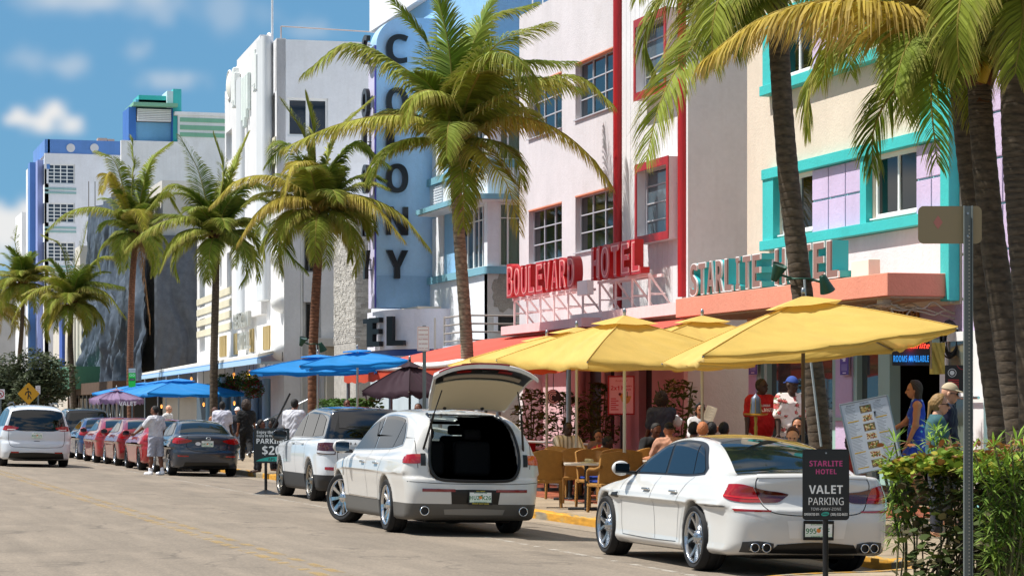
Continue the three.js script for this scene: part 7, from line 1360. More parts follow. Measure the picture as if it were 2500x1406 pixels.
  if(top){
    const ease=top.ease??0.022,sl=top.sleeve??0.62,tb=torso.filter((_,i)=>i<torso.length - 1).map(([a,b,ra,rb])=>[a,b,ra +ease*k,rb +ease*k]);
    if(sl>0)arms.forEach(([sh,el,w2])=>{tb.push([sh,sh.clone().lerp(el,Math.min(1,sl)),(0.056 +ease*1.05)*k,(0.046 +ease*1.15)*k]);if(sl>1)tb.push([el,el.clone().lerp(w2,sl - 1),(0.045 +ease)*k,(0.034 +ease*0.8)*k]);});
    const tf=limbSet(tb,0.05*k),hemT=top.hem??-0.06,neckT=0.59,o0=spine(hemT),o1=spine(neckT,0,0.02),skirt=top.skirt??0;
    const fn=(x,y,z)=>{let d=tf(x,y,z)+wr(x,y,z);const th=(x - o0.x)*up.x +(y - o0.y)*up.y +(z - o0.z)*up.z,tn=(x - o1.x)*up.x +(y - o1.y)*up.y +(z - o1.z)*up.z +(top.vneck?Math.max(0,z - o1.z)*top.vneck:0.25*Math.max(0,z - o1.z));if(skirt){const c=spine(0.02),rr0=0.14*k +Math.max(0,c.y - y)*skirt;d=smin(d,Math.max(Math.hypot(x - c.x,(z - c.z)*1.15)- rr0 +0.012*Math.sin(Math.atan2(z - c.z,x - c.x)*9),y - c.y),0.04);}d=smax(d,-th,0.01);d=smax(d,tn,0.012);if(sl<=0)for(const s of [-1,1]){const c=spine(0.5,s*sw*0.95);d=smax(d,-(Math.hypot(x - c.x,(y - c.y)*0.8,z - c.z)- 0.07*k),0.02);}return d;};
    const [a,b]=bounds(tb,0.05);if(skirt){a[0] -=0.2;b[0] +=0.2;a[1] -=0.35;a[2] -=0.2;b[2] +=0.2;}
    const tg=M('shirt',skin(fn,a,b,cell,1),top.mat,g);
    if(top.print){const c=spine(0.33,0,0.2);const sheet=new THREE.PlaneGeometry(0.4*k,0.2*k,18,8),p=sheet.attributes.position;for(let i=0;i<p.count;i++){const x=p.getX(i),y=spine(0.36).y +p.getY(i);let z=0.35;while(z>-0.1&&fn(x,y,z)>0)z -=0.004;p.setXYZ(i,x,y,z +0.006);}sheet.computeVertexNormals();M('shirt_print',sheet,top.print,tg);}
  }
  if(bottom){
    const e=bottom.ease??0.02,L=bottom.len??1,lb=[[V(-0.08,hipY,0),V(0.08,hipY,0),(0.105 +e)*k,(0.105 +e)*k]];
    for(let i=0;i<2;i++){const [a,b]=thigh[i];lb.push([a,a.clone().lerp(b,Math.min(1,L)),(0.086*(0.5 +0.5*B)+e)*k,(0.06 +e*1.3)*k]);if(L>1){const s0=shin[i*3],s1=shin[i*3 +1];lb.push([s0[0],s0[0].clone().lerp(s1[1],L - 1),(0.058 +e)*k,(0.05 +e)*k]);}}
    const lf=limbSet(lb,0.03*k),y1=hipY*k +0.09*k,hemY=L<1?thigh[0][0].y +(thigh[0][1].y - thigh[0][0].y)*L:-1,[a,b]=bounds(lb,0.03);
    M(bottom.name??'trousers',skin((x,y,z)=>{let d=lf(x,y,z)+wr(x,y,z);d=smax(d,y - y1,0.01);if(!seat&&L<=1.05)d=smax(d,hemY - 0.02 - y,0.01);return d;},a,b,cell,1),bottom.mat,g);
  }
  if(shoe)ends.forEach(([an,ft,s])=>{const b2=[[an.clone().add(v3(0,-0.035*k,-0.035*k)),ft.clone().add(v3(0,-0.005*k,0.03*k)),0.05*k,0.042*k],[an.clone().add(v3(0,0.02*k,0)),an.clone().add(v3(0,shoe.high?0.07*k:0.0,0)),0.05*k,0.052*k]],[a,b]=bounds(b2,0.02);M('shoe',skin(limbSet(b2,0.03),a,b,0.012,1),std(shoe.c,0.6),g);});
  if(extra)extra({g,k,spine,arms,hc,place,onHead});
  return g;
}
const facing=(px,right,away)=>Math.atan2(right*ct +away*st,-(away*ct - right*st))+0*px;// turn so that a figure looks this far right and away as seen in the picture
const walkAt=(px,D,y=WALK)=>P(px,1000,D).setY(y);
const grey=(c)=>cloth(c);

{const p=G(379,1160);person({label:'young man in white tee shirt and pale grey shorts reaching out beside the dark sedan',at:p,turn:facing(0,-0.75,0.66),H:1.78,skin:'brown',hair:'black',style:'crop',cell:0.014,head:[0.35,0.05],armL:[0.7,0.3,0.25,0],armR:[-0.1,0.12,0.5,0],legL:[0.12,0.05],legR:[-0.12,0.05],top:{mat:grey(0xe9e8ee),sleeve:0.7,hem:-0.12,ease:0.03},bottom:{name:'shorts',mat:grey(0xb9bccb),len:0.98,ease:0.035},shoe:{c:0xeeeef2,high:true}});}
person({label:'balding man in white shirt behind the red cars',at:walkAt(408,77),turn:facing(0,0.9,-0.3),H:1.74,skin:'light',style:'bald',cell:0.02,top:{mat:grey(0xe9e6e2)},bottom:{mat:grey(0x3a3f4a),len:1.9}});
person({label:'man in a white tee shirt seen from behind, past the dark sedan',at:walkAt(541,71),turn:facing(0,0.15,1),H:1.84,skin:'dark',style:'crop',cell:0.018,top:{mat:grey(0xdfdfee),ease:0.035,sleeve:0.75},bottom:{mat:grey(0x5a6270),len:1.9},shoe:{c:0x222222}});
person({label:'woman with long brown hair left of the man in the white tee shirt',at:walkAt(524,74),turn:facing(0,-0.5,0.9),H:1.66,woman:true,skin:'tan',hair:'red',style:'long',cell:0.02,top:{mat:grey(0xb5835a),sleeve:0},bottom:{mat:grey(0x44485a),len:1.9}});
{const p=G(600,1127,WALK);person({label:'man all in black with bushy hair walking away along the pavement',at:p,turn:facing(0,-0.1,1),H:1.84,skin:'brown',hair:'brown',style:'afro',cell:0.014,head:[0.1,0.1],armL:[-0.15,0.12,0.25,0],armR:[0.25,0.14,0.5,0],legL:[0.28,0.1],legR:[-0.25,0.75,0.03,0.7],top:{mat:grey(0x121316),sleeve:0.7,hem:-0.14,ease:0.035},bottom:{mat:grey(0x0f1013),len:1.9,ease:0.028},shoe:{c:0x2b2b30}});}
person({label:'woman in a white and pink sun visor facing us beside the man in black',at:walkAt(580,79),turn:facing(0,-0.3,-1),H:1.68,woman:true,skin:'light',hair:'brown',style:'crop',hat:{c:0xf0e6e2},cell:0.018,armR:[0.9,0.1,1.2,0],armL:[0.7,0.1,1.3,0],top:{mat:grey(0x2b2f3a)},bottom:{mat:grey(0x8fa3b8),len:1.9},shoe:{c:0x999999}});
person({label:'man in a white tee shirt behind the black roofed sport utility',at:walkAt(717,58,0.1),turn:facing(0,0.35,1),H:1.84,skin:'brown',style:'crop',cell:0.016,top:{mat:grey(0xe6e6ee),ease:0.035,sleeve:0.75},bottom:{mat:grey(0x333a44),len:1.9}});
const seated={seat:0.46,legL:[1.45,1.4],legR:[1.45,1.4]};
person({...seated,label:'seated woman with long black hair behind the parking price board',at:walkAt(634,63),turn:facing(0,0.9,-0.4),H:1.66,woman:true,skin:'brown',style:'long',cell:0.018,top:{mat:grey(0x14161b)},bottom:{mat:grey(0x23262e),len:1.9}});
person({...seated,label:'seated person in black right of the parking price board',at:walkAt(668,62),turn:facing(0,-0.9,-0.4),H:1.7,skin:'dark',style:'curly',cell:0.018,top:{mat:grey(0x101114),sleeve:1.8},bottom:{mat:grey(0x15171b),len:1.9}});
person({label:'dark haired man beyond the sport utility, near the maroon umbrella',at:walkAt(845,63,0.25),turn:facing(0,0.4,-1),H:1.7,skin:'brown',style:'crop',cell:0.02,top:{mat:grey(0x1d2433)}});
person({label:'dark haired man just left of the raised tailgate',at:walkAt(1022,52,0.1),turn:facing(0,-0.3,-1),H:1.72,skin:'brown',style:'crop',cell:0.02,top:{mat:grey(0x27303c)}});

// the tables under the yellow umbrellas
const stripe=print(256,256,(c,w,h)=>{c.fillStyle='#d8cdb8';c.fillRect(0,0,w,h);for(let i=0;i<8;i++){c.fillStyle=i % 2?'#8d8672':'#f0eadc';c.fillRect(i*32,0,16,h);}});stripe.wrapS=stripe.wrapT=THREE.RepeatWrapping;stripe.repeat.set(3,3);
person({...seated,label:'seated man in a cream striped shirt at the left terrace table',at:walkAt(1382,45.5),turn:facing(0,0.35,-1),H:1.74,skin:'dark',style:'crop',lean:0.12,armL:[0.7,0.15,0.8,0],armR:[0.7,0.2,0.9,0],top:{mat:std(0xffffff,0.9,{map:stripe}),ease:0.035,sleeve:0.9},bottom:{mat:grey(0x2b2d33),len:1.9}});
person({...seated,label:'person in a red shirt bent over the left terrace table',at:walkAt(1420,44.2),turn:facing(0,0.8,-0.3),H:1.7,skin:'dark',style:'crop',lean:0.85,head:[0.3,0.4],armL:[1.0,0.1,0.5,0],armR:[1.2,0.2,0.4,0],top:{mat:grey(0xb81a1c),ease:0.03,sleeve:0.8},bottom:{mat:grey(0x26282e),len:1.9}});
person({...seated,label:'dark haired girl looking down behind the mustard bottle',at:walkAt(1462,45),turn:facing(0,-0.1,-1),H:1.5,woman:true,skin:'tan',style:'pony',lean:0.18,head:[0.1,0.35],armL:[0.6,0.1,0.9,0],armR:[0.6,0.1,0.9,0],top:{mat:grey(0x8d6a60),sleeve:0.2},bottom:{mat:grey(0x2a2c36),len:1.9}});
person({...seated,label:'bearded man in a black tee shirt looking down at his plate',at:walkAt(1592,43),turn:facing(0,0.3,-1),H:1.78,skin:'brown',style:'crop',build:1.06,lean:0.25,head:[0.25,0.45],armL:[0.75,0.15,0.8,0],armR:[0.55,0.35,0.9,-0.2],top:{mat:grey(0x121317),ease:0.025,sleeve:0.65},bottom:{mat:grey(0x22242a),len:1.9}});
person({...seated,label:'person in a peach shirt and dark cap with their back to us',at:walkAt(1638,41.2),turn:facing(0,-0.2,1),H:1.76,skin:'tan',style:'crop',hat:{c:0x15161a,back:true},build:1.1,lean:0.12,armL:[0.6,0.2,0.9,0],armR:[0.6,0.2,0.9,0],top:{mat:grey(0xcf9a80),ease:0.035,sleeve:0.8},bottom:{mat:grey(0x3a3c44),len:1.9}});
person({label:'standing waiter in a slate shirt carrying a white napkin',at:walkAt(1616,45,0.22),turn:facing(0,-0.25,1),H:1.76,skin:'brown',hair:'brown',style:'curly',armR:[0.9,0.12,1.2,0],armL:[0.15,0.14,0.4,0],top:{mat:grey(0x454a5c),ease:0.035,sleeve:0.8},bottom:{mat:grey(0x17181c),len:1.9},extra:({g,spine})=>{const p=spine(0.33,-0.3,0.1),s=skin((x,y,z)=>Math.hypot((x - p.x)/ 1.1,y - p.y,(z - p.z)*1.4)- 0.11 +0.012*Math.sin(x*40 +y*22),[p.x - 0.2,p.y - 0.2,p.z - 0.2],[p.x +0.2,p.y +0.2,p.z +0.2],0.016,1);const n=tag(M('napkin',(g.updateMatrixWorld(true),s.applyMatrix4(g.matrixWorld)),cloth(0xeef0f2)),'white napkin held by the waiter in slate','napkin');}});
person({label:'woman in a white shirt with sunglasses on her head, holding a paper menu',at:walkAt(1708,46,0.12),turn:facing(0,0.25,-1),H:1.68,woman:true,skin:'tan',style:'long',glasses:'up',armL:[0.5,0.15,1.5,0.1],armR:[0.3,0.15,0.7,0],top:{mat:grey(0xeceaea),vneck:1.2,sleeve:1.4},bottom:{mat:grey(0x2a2d38),len:1.9}});
for(const [x,D,h,label,st2,tc,sk] of [[1693,38,'black','seated diner with black hair, leftmost of the heads above the white coupe','short',0x2b2f3a,'brown'],[1716,37.5,'orange','seated diner with ginger hair above the white coupe roof','short',0x9a8a70,'light'],[1737,37.8,'black','seated diner with black hair right of the ginger one','short',0x1c1e26,'brown'],[1766,38.4,'black','seated diner with cropped hair, rightmost of the heads above the coupe roof','crop',0x5a4a44,'brown']])
  person({...seated,label,at:walkAt(x,D,0.14),turn:facing(0,0.1 +(x % 3)*0.2,1),H:1.7,skin:sk,hair:h,style:st2,cell:0.02,top:{mat:grey(tc)},bottom:{mat:grey(0x2a2c34),len:1.9}});
const atl=print(256,128,(c,w)=>{c.clearRect(0,0,w,128);c.fillStyle='#e9e2e2';c.textAlign='center';c.font='bold 52px sans-serif';c.fillText('ATLANTIC',w / 2,96,240);c.font='bold 30px sans-serif';c.fillText('FLORIDA',w / 2,44,120);});
person({label:'heavy man in a red tee shirt lettered Atlantic, standing by the cream wall',at:walkAt(1857,41,0.36),turn:facing(0,0.45,-0.9),H:1.84,build:1.22,skin:'dark',style:'crop',head:[0.35,0],armL:[0.05,0.22,0.2,0],armR:[0.05,0.22,0.25,0],cell:0.014,top:{mat:grey(0xc41518),ease:0.03,sleeve:0.72,hem:-0.12,print:new THREE.MeshStandardMaterial({map:atl,transparent:true,roughness:0.9})},bottom:{mat:grey(0xe2e0dc),len:1.9},shoe:{c:0x222222}});
const floral=print(512,512,(c,w,h)=>{c.fillStyle='#efe2da';c.fillRect(0,0,w,h);const r=rng(12);for(let i=0;i<34;i++){const x=r()*w,y=r()*h;for(let k=0;k<5;k++){c.fillStyle=['#c9564e','#d97a72','#b03a44'][k % 3];c.beginPath();c.arc(x +Math.cos(k*1.3)*14,y +Math.sin(k*1.3)*14,13,0,7);c.fill();}for(let k=0;k<3;k++){c.fillStyle='#5d6a44';c.beginPath();c.ellipse(x +30*Math.cos(k*2 +i),y +30*Math.sin(k*2 +i),16,6,k +i,0,7);c.fill();}}});floral.wrapS=floral.wrapT=THREE.RepeatWrapping;floral.repeat.set(1.6,1.6);
person({label:'man in a rose patterned shirt and backward blue cap beside the leaning palm trunk',at:walkAt(1932,40,0.36),turn:facing(0,0.35,-0.95),H:1.86,build:1.05,skin:'dark',style:'crop',hat:{c:0x27458f,back:true},head:[0.3,0.05],cell:0.014,armL:[0.05,0.14,0.25,0],armR:[0.08,0.14,0.2,0],top:{mat:std(0xffffff,0.85,{map:floral}),ease:0.035,sleeve:0.8,hem:-0.16,vneck:1.4},bottom:{mat:grey(0x1b1c22),len:1.9},shoe:{c:0x222222}});
person({...seated,label:'dark haired woman in black facing us, left of the leaning trunk',at:walkAt(1950,36.5,0.2),turn:facing(0,-0.25,-1),H:1.72,woman:true,skin:'tan',style:'pony',cell:0.014,top:{mat:grey(0x17171d),sleeve:0.8},bottom:{mat:grey(0x1c1e24),len:1.9}});
person({...seated,label:'man with reddish brown hair bowing his head behind the coupe roof',at:walkAt(1940,34.5,0.12),turn:facing(0,-0.2,-1),H:1.72,skin:'light',hair:'red',style:'short',lean:0.3,head:[0,0.5],cell:0.014,top:{mat:grey(0x1f2a4a)},bottom:{mat:grey(0x23252c),len:1.9}});
const bluef=print(512,512,(c,w,h)=>{c.fillStyle='#1a3aa6';c.fillRect(0,0,w,h);const r=rng(15);for(let i=0;i<70;i++){const x=r()*w,y=r()*h;c.fillStyle=['#5fb8cf','#d8d6a0','#4f8fd0','#e6e8f0'][i % 4];for(let k=0;k<4;k++){c.beginPath();c.ellipse(x +Math.cos(k*1.57)*7,y +Math.sin(k*1.57)*7,8,5,k*1.57,0,7);c.fill();}}});bluef.wrapS=bluef.wrapT=THREE.RepeatWrapping;bluef.repeat.set(1.6,1.6);
person({label:'woman in a blue flowered dress with long dark hair at the dark doorway',at:walkAt(2240,34,0.4),turn:facing(0,-1,0.12),H:1.68,woman:true,skin:'tan',hair:'brown',style:'long',cell:0.013,armL:[0.1,0.1,0.3,0],armR:[0.55,0.12,0.5,0],legL:[0.1,0.1],legR:[-0.08,0.05],top:{mat:std(0xffffff,0.85,{map:bluef}),sleeve:0,hem:-0.26,skirt:0.42,ease:0.012},shoe:{c:0x5a3a28}});
person({label:'man in a beige cap, sunglasses and navy shirt behind the woman in teal',at:walkAt(2312,29.5,0.3),turn:facing(0,0.95,-0.3),H:1.7,skin:'light',hair:'fair',style:'crop',hat:{c:0xb5a488},glasses:'on',cell:0.014,head:[0.1,0.1],top:{mat:grey(0x1e2140),sleeve:0.8,ease:0.035},bottom:{mat:grey(0x4a4640),len:1.9}});
person({label:'fair haired woman in sunglasses and a teal shirt above the hedge',at:walkAt(2288,28,0.24),turn:facing(0,1,-0.1),H:1.62,woman:true,skin:'light',hair:'fair',style:'pony',glasses:'on',cell:0.013,top:{mat:grey(0x3f6a70),sleeve:0.8,ease:0.03},bottom:{mat:grey(0x3a3c44),len:1.9}});
person({...seated,label:'seated child in a red patterned dress behind the menu board',at:walkAt(2082,32,0.1),turn:facing(0,0.6,0.8),H:1.5,woman:true,skin:'brown',style:'curly',cell:0.016,top:{mat:std(0x8c2220,0.85,{map:grimeMap}),sleeve:0.4,skirt:0.3,hem:-0.3}});
// ---------------------------------------------------------------- umbrellas and awnings
const canvasMap=tex(512,(u,v)=>0.92 +0.08*(fbm(u*5,v*5,5,4,111)- 0.5)+0.05*(vnoise(u*200,v*200,200,113)- 0.5),1.2);
const canvas=(c)=>phy(c,0.9,{map:canvasMap,transmission:0.4,thickness:0,side:THREE.DoubleSide,specularIntensity:0.2});
const YELLOW=canvas(0xf2ce70),BLUE=canvas(0x2c98e6),POLE=std(0xc9c2ae,0.4,{metalness:0.4}),POLE_DARK=std(0x4a3c30,0.6);
// apex pixel at depth D and height top; a = half side; dy = how much each corner (right, near, left, far) is lifted
function umbrella(label,[px,py],D,a,drop,{turn=0,dy=[0,0,0,0],mat=YELLOW,pole=POLE,sides=4,lip=0.1,vent=true,group,tilt=[0,0],cap=true}={}){
  const ap=P(px,py,D),base=v3(ap.x +tilt[0],WALK,ap.z +tilt[1]),t=thing('patio_umbrella',label,'umbrella',base.x,base.y,base.z,0,group),A=ap.clone().sub(base),R=a*(sides===4?Math.SQRT2:1.05),rnd=rng(Math.round(px*7 +D));
  const cam=(ang,r,y)=>{const q=ang;return v3(Math.cos(q)*r*ct +Math.sin(q)*r*st,y,-(Math.sin(q)*r*ct - Math.cos(q)*r*st)).add(v3(A.x,0,A.z));};// angle from the picture's right towards the depth
  const n=sides,ang0=-0.5 +turn,cor=[];for(let i=0;i<n;i++)cor.push(cam(ang0 - i*2*PI / n,R,A.y - drop +(n===4?dy[i]:0)));
  const ribs=[],seams=[],pos=[],idx=[],N=12,Mm=14,uv=[];let vi=0;
  for(let i=0;i<n;i++){
    const c0=cor[i],c1=cor[(i +1)% n];
    for(let r=0;r<=N;r++)for(let s=0;s<=Mm;s++){
      const tt=lerp(0.02,1,r / N),w=s / Mm,rim=c0.clone().lerp(c1,w),p=A.clone().lerp(rim,tt),sag=4*w*(1 - w);
      p.y -=0.1*drop*tt*tt*sag +(0.012*Math.sin(w*24 +r +i)+0.03*(fbm(w*5 +i*7 +px*0.01,tt*3 +D,64,3,7)- 0.5))*Math.min(1,tt*2)*(sag +0.15);p.y +=0.035*Math.sin(PI*tt)- 0.05*sag*Math.sin(PI*tt);p.x +=(A.x - rim.x)*0.07*sag*tt*tt;p.z +=(A.z - rim.z)*0.07*sag*tt*tt;
      pos.push(p.x,p.y,p.z);uv.push(w*2*a*tt,tt*a);
      if(r&&s){const q=vi +r*(Mm +1)+s,u=q - Mm - 1;idx.push(u - 1,q - 1,u,q - 1,q,u);}
      if(r===N&&s<Mm +1){}
    }
    const b=vi +N*(Mm +1);vi +=(N +1)*(Mm +1);
    for(let s=0;s<=Mm;s++){const q=(b +s)*3;pos.push(pos[q] +(A.x - pos[q])*0.02,pos[q +1] - lip*(0.75 +0.25*Math.sin(s*1.3 +i)+0.2*rnd()),pos[q +2] +(A.z - pos[q +2])*0.02);uv.push(s / Mm*2*a,a +lip);if(s){const d=vi +s;idx.push(b +s - 1,d - 1,b +s,d - 1,d,b +s);}}
    vi +=Mm +1;
    seams.push(tube([0.04,0.3,0.55,0.8,1].map((q)=>{const w=A.clone().lerp(c0,q);w.y +=0.035*Math.sin(PI*q)+0.004;return w;}),0.009,10,5));
    ribs.push(bar(A.clone().add(v3(0,-0.06,0)),c0.clone().add(v3(0,-0.02,0)),0.014,5),bar(v3(A.x,A.y - drop*0.95,A.z),A.clone().lerp(c0,0.55).add(v3(0,0.0,0)),0.012,5));
  }
  const g=new THREE.BufferGeometry();g.setAttribute('position',new THREE.Float32BufferAttribute(pos,3));g.setAttribute('uv',new THREE.Float32BufferAttribute(uv,2));g.setIndex(idx);g.computeVertexNormals();
  const cn=M('canopy',g,mat,t);
  if(vent){const vp=[],vd=[];const K=0.26;for(let i=0;i<n;i++){const a0=A.clone().lerp(cor[i],K).add(v3(0,0.1,0)),b0=A.clone().lerp(cor[(i +1)% n],K).add(v3(0,0.1,0)),top=A.clone().add(v3(0,0.07,0)),m=a0.clone().lerp(b0,0.5).add(v3(0,-0.02,0));for(const [x,y] of [[a0,m],[m,b0]]){vp.push(top.x,top.y,top.z,x.x,x.y,x.z,y.x,y.y,y.z);vd.push(0,0,1,0,1,1);}}const vg=new THREE.BufferGeometry();vg.setAttribute('position',new THREE.Float32BufferAttribute(vp,3));vg.setAttribute('uv',new THREE.Float32BufferAttribute(vd,2));vg.computeVertexNormals();M('vent',vg,mat,cn);}
  MS('seam_piping',seams,mat,cn);
  M('ribs',ribs,std(0x8a8378,0.5),t);
  M('pole',bar(v3(0,0,0),A.clone().add(v3(0,0.1,0)),0.026,10),pole,t);
  M('finial',new THREE.SphereGeometry(0.03,10,8).scale(1,1.8,1).translate(A.x,A.y +0.13,A.z),METAL,t);
  M('foot',[new THREE.CylinderGeometry(0.26,0.28,0.07,20).translate(0,0.035,0),new THREE.CylinderGeometry(0.05,0.06,0.2,12).translate(0,0.15,0)],DARKMETAL,t);
  return t;
}
umbrella('largest yellow umbrella, nearest, crossed by the leaning palm trunk',[1962,735],33,1.66,0.62,{turn:-0.19,dy:[0.22,-0.15,-0.18,0.02],lip:0.06,pole:POLE_DARK});
umbrella('yellow umbrella in the middle of the row, its peak against the hotel sign stand',[1525,780],39,1.52,0.66,{turn:0.19,dy:[0,-0.04,0.04,0]});
umbrella('yellow umbrella behind the two largest ones, by the cream wall',[1715,780],41.5,1.5,0.55,{turn:-0.1});
umbrella('yellow umbrella left of the middle one, half hidden, pole by the mustard bottle',[1408,808],44.5,1.5,0.5,{turn:0.1});
umbrella('leftmost yellow umbrella, above the raised tailgate',[1335,828],48.5,1.6,0.5,{turn:0});
umbrella('nearest bright blue umbrella with a rumpled top, right of the reddish trunk',[872,861],56,1.22,0.34,{mat:BLUE,turn:-0.285,dy:[0.14,0.02,0,0.1],lip:0.07});
umbrella('rumpled bright blue umbrella behind the reddish palm trunk, left of the nearest blue one',[775,872],61,1.55,0.38,{mat:BLUE,turn:-0.285,lip:0.07,dy:[0.05,0,0,0.05]});
umbrella('bright blue umbrella nearest the dark palm trunk in the farther blue row',[435,928],92,1.9,0.5,{mat:BLUE,turn:0.2});
umbrella('second bright blue umbrella of the farther row',[404,931],97,1.7,0.45,{mat:BLUE,turn:0.1});
umbrella('third bright blue umbrella of the farther row',[384,934],101,1.7,0.42,{mat:BLUE});
umbrella('farthest bright blue umbrella, beside the green street sign',[352,937],106,1.9,0.4,{mat:BLUE,turn:0.1});
umbrella('dark maroon umbrella beside the loading zone sign',[1000,890],50,1.05,0.55,{mat:canvas(0x4a3740),sides:6,pole:DARKMETAL});
{
  const t=umbrella('mauve valet umbrella with scalloped white edging',[283,954],86,0.92,0.3,{mat:canvas(0xa78db0),sides:8,lip:0.16});
  const c=P(302,982,85.2).sub(t.position),g=TX('VALET',0.15,0.01,0,0,0);g.rotateY(-TH +0.1);g.translate(c.x +0.1,c.y - 0.12,c.z +0.12);M('lettering',g,std(0xf2eef2,0.8),t);
}
{// the red and orange awning before the white hotel
  const t=thing('awning','orange red awning with a white piped front edge over the terrace','awning',18,0,-54),pos=[],uv=[],idx=[],N=10,Mm=40;
  const pt=(r,s)=>{const w=s / Mm,far=w,zf=lerp(-9.9,9.5,w),zb=lerp(-7.0,9.5,w),x=lerp(-1,-4,r / N),z=lerp(zb,zf,r / N),y=lerp(3.5,2.74,Math.pow(r / N,1.05))- 0.03*Math.sin(PI*(s % 8)/ 8)*r / N;return [x,y,z];};
  for(let r=0;r<=N;r++)for(let s=0;s<=Mm;s++){pos.push(...pt(r,s));uv.push(s*0.5,r*0.3);if(r&&s){const q=r*(Mm +1)+s,u=q - Mm - 1;idx.push(u - 1,q - 1,u,q - 1,q,u);}}
  const g=new THREE.BufferGeometry();g.setAttribute('position',new THREE.Float32BufferAttribute(pos,3));g.setAttribute('uv',new THREE.Float32BufferAttribute(uv,2));g.setIndex(idx);g.computeVertexNormals();
  M('canopy',g,canvas(0xee5a40),t);
  const front=[];for(let s=0;s<=Mm;s +=2)front.push(v3(...pt(N,s)));
  M('front_rail',tube(front,0.07,60,8),std(0xf0ece8,0.6),t);
  const vp=[],vi=[],vu=[];for(let s=0;s<=Mm*3;s++){const a=pt(N,s / 3);vp.push(a[0] - 0.01,a[1] - 0.06,a[2],a[0] - 0.02,a[1] - 0.3 - 0.035*Math.abs(Math.sin(s*0.52)),a[2]);vu.push(s*0.16,0,s*0.16,0.3);if(s){const q=s*2;vi.push(q - 2,q - 1,q,q - 1,q +1,q);}}
  const vg=new THREE.BufferGeometry();vg.setAttribute('position',new THREE.Float32BufferAttribute(vp,3));vg.setAttribute('uv',new THREE.Float32BufferAttribute(vu,2));vg.setIndex(vi);vg.computeVertexNormals();M('valance',vg,canvas(0xe2532f),t);
  for(const s of [0,10,20,30,40]){const p=pt(N,s);M('post',bar(v3(p[0] +0.1,WALK,p[2]),v3(p[0] +0.1,p[1] - 0.05,p[2]),0.05,8),std(0x6d7379,0.5,{metalness:0.5}),t);M('arm',bar(v3(p[0] +0.1,p[1] - 0.08,p[2]),v3(-1,3.3,p[2]),0.025,6),std(0xd8d4d0,0.5),t);}
}
{// yellow awning far off on the left
  const t=thing('awning','far yellow awning behind the crossing sign','awning',15.5,0,-152);
  const s=new THREE.Shape([[-3,2.3],[0,3.1],[0,2.95],[-3,2.1]].map(([x,y])=>new THREE.Vector2(x,y)));const g=new THREE.ExtrudeGeometry(s,{depth:24,bevelEnabled:false});g.translate(0,0,-20);M('canopy',uvm(g),canvas(0xe9b23c),t);
  const fr=[];for(let i=0;i<9;i++)fr.push(bar(v3(-3.2,WALK,-19 +i*2.8),v3(-3.2,2.7,-19 +i*2.8),0.06,6));fr.push(bar(v3(-3.2,2.6,-20),v3(-3.2,2.75,5),0.06,6),bar(v3(-3.2,1.2,-20),v3(-3.2,1.2,5),0.05,6));M('frame',fr,std(0xd9d6d0,0.5),t);
}

// ---------------------------------------------------------------- tables and chairs
const wickerMap=tex(256,(u,v)=>{const a=Math.sin(u*2*PI*24),b=Math.sin(v*2*PI*24),o=(Math.floor(u*24)+Math.floor(v*24))% 2;const t=0.62 +0.3*(o?Math.abs(a):Math.abs(b))+0.1*(fbm(u*8,v*8,8,3,121)- 0.5);return [t,t*0.97,t*0.92];},0.4);
const wickerBump=tex(256,(u,v)=>{const o=(Math.floor(u*24)+Math.floor(v*24))% 2;return o?Math.abs(Math.sin(u*2*PI*24)):Math.abs(Math.sin(v*2*PI*24));},0.4,false);
const WICKER=std(0xd09a4a,0.8,{map:wickerMap,bumpMap:wickerBump,bumpScale:0.006});
function wickerChair(label,px,D,turn,group){
  const p=walkAt(px,D),o=thing('wicker_chair',label,'chair',p.x,p.y,p.z,turn,group);
  const back=new THREE.BoxGeometry(0.5,0.56,0.05,12,8,1),q=back.attributes.position;for(let i=0;i<q.count;i++){const x=q.getX(i),y=q.getY(i);q.setZ(i,q.getZ(i)+0.06*(x / 0.25)**2 - y*0.16);if(y>0.2)q.setY(i,y - 0.05*(x / 0.25)**2);}back.computeVertexNormals();back.translate(0,0.68,-0.22);
  M('backrest',uvm(back),WICKER,o);
  M('seat',rbox(-0.25,0.25,0.4,0.46,-0.22,0.24,0.02),WICKER,o);M('cushion',rbox(-0.22,0.22,0.462,0.51,-0.17,0.22,0.025),cloth(0x1c3fa0),o);
  for(const [x,z] of [[-0.22,-0.2],[0.22,-0.2],[-0.22,0.21],[0.22,0.21]])M('leg',bar(v3(x*1.04,0,z*1.08),v3(x,0.42,z),0.024,8,0.028),WICKER,o);
  for(const s of [-1,1])M('armrest',tube([v3(s*0.25,0.5,0.2),v3(s*0.27,0.66,0.14),v3(s*0.27,0.68,-0.08),v3(s*0.25,0.72,-0.22)],0.028,16,8),WICKER,o);
  return o;
}
function cafeTable(label,px,D,group){
  const p=walkAt(px,D),o=thing('cafe_table',label,'table',p.x,p.y,p.z,-TH,group);
  M('tabletop',rbox(-0.36,0.36,0.72,0.755,-0.36,0.36,0.01),std(0xd9d2c6,0.4),o);M('pedestal',new THREE.CylinderGeometry(0.035,0.035,0.7,10).translate(0,0.37,0),DARKMETAL,o);M('table_foot',[rbox(-0.3,0.3,0.0,0.04,-0.04,0.04,0.015),rbox(-0.04,0.04,0.0,0.041,-0.3,0.3,0.015)],DARKMETAL,o);
  return o;
}
const T=TH;
wickerChair('wicker chair with its back to us beside the crossover rear lamp',1336,40.6,PI - T);
wickerChair('wicker chair behind the white coupe mirror, its back three quarters to us',1484,38.6,PI - T +0.5);
wickerChair('wicker chair pushed to the near white table, facing us',1452,40.8,-T +0.5);
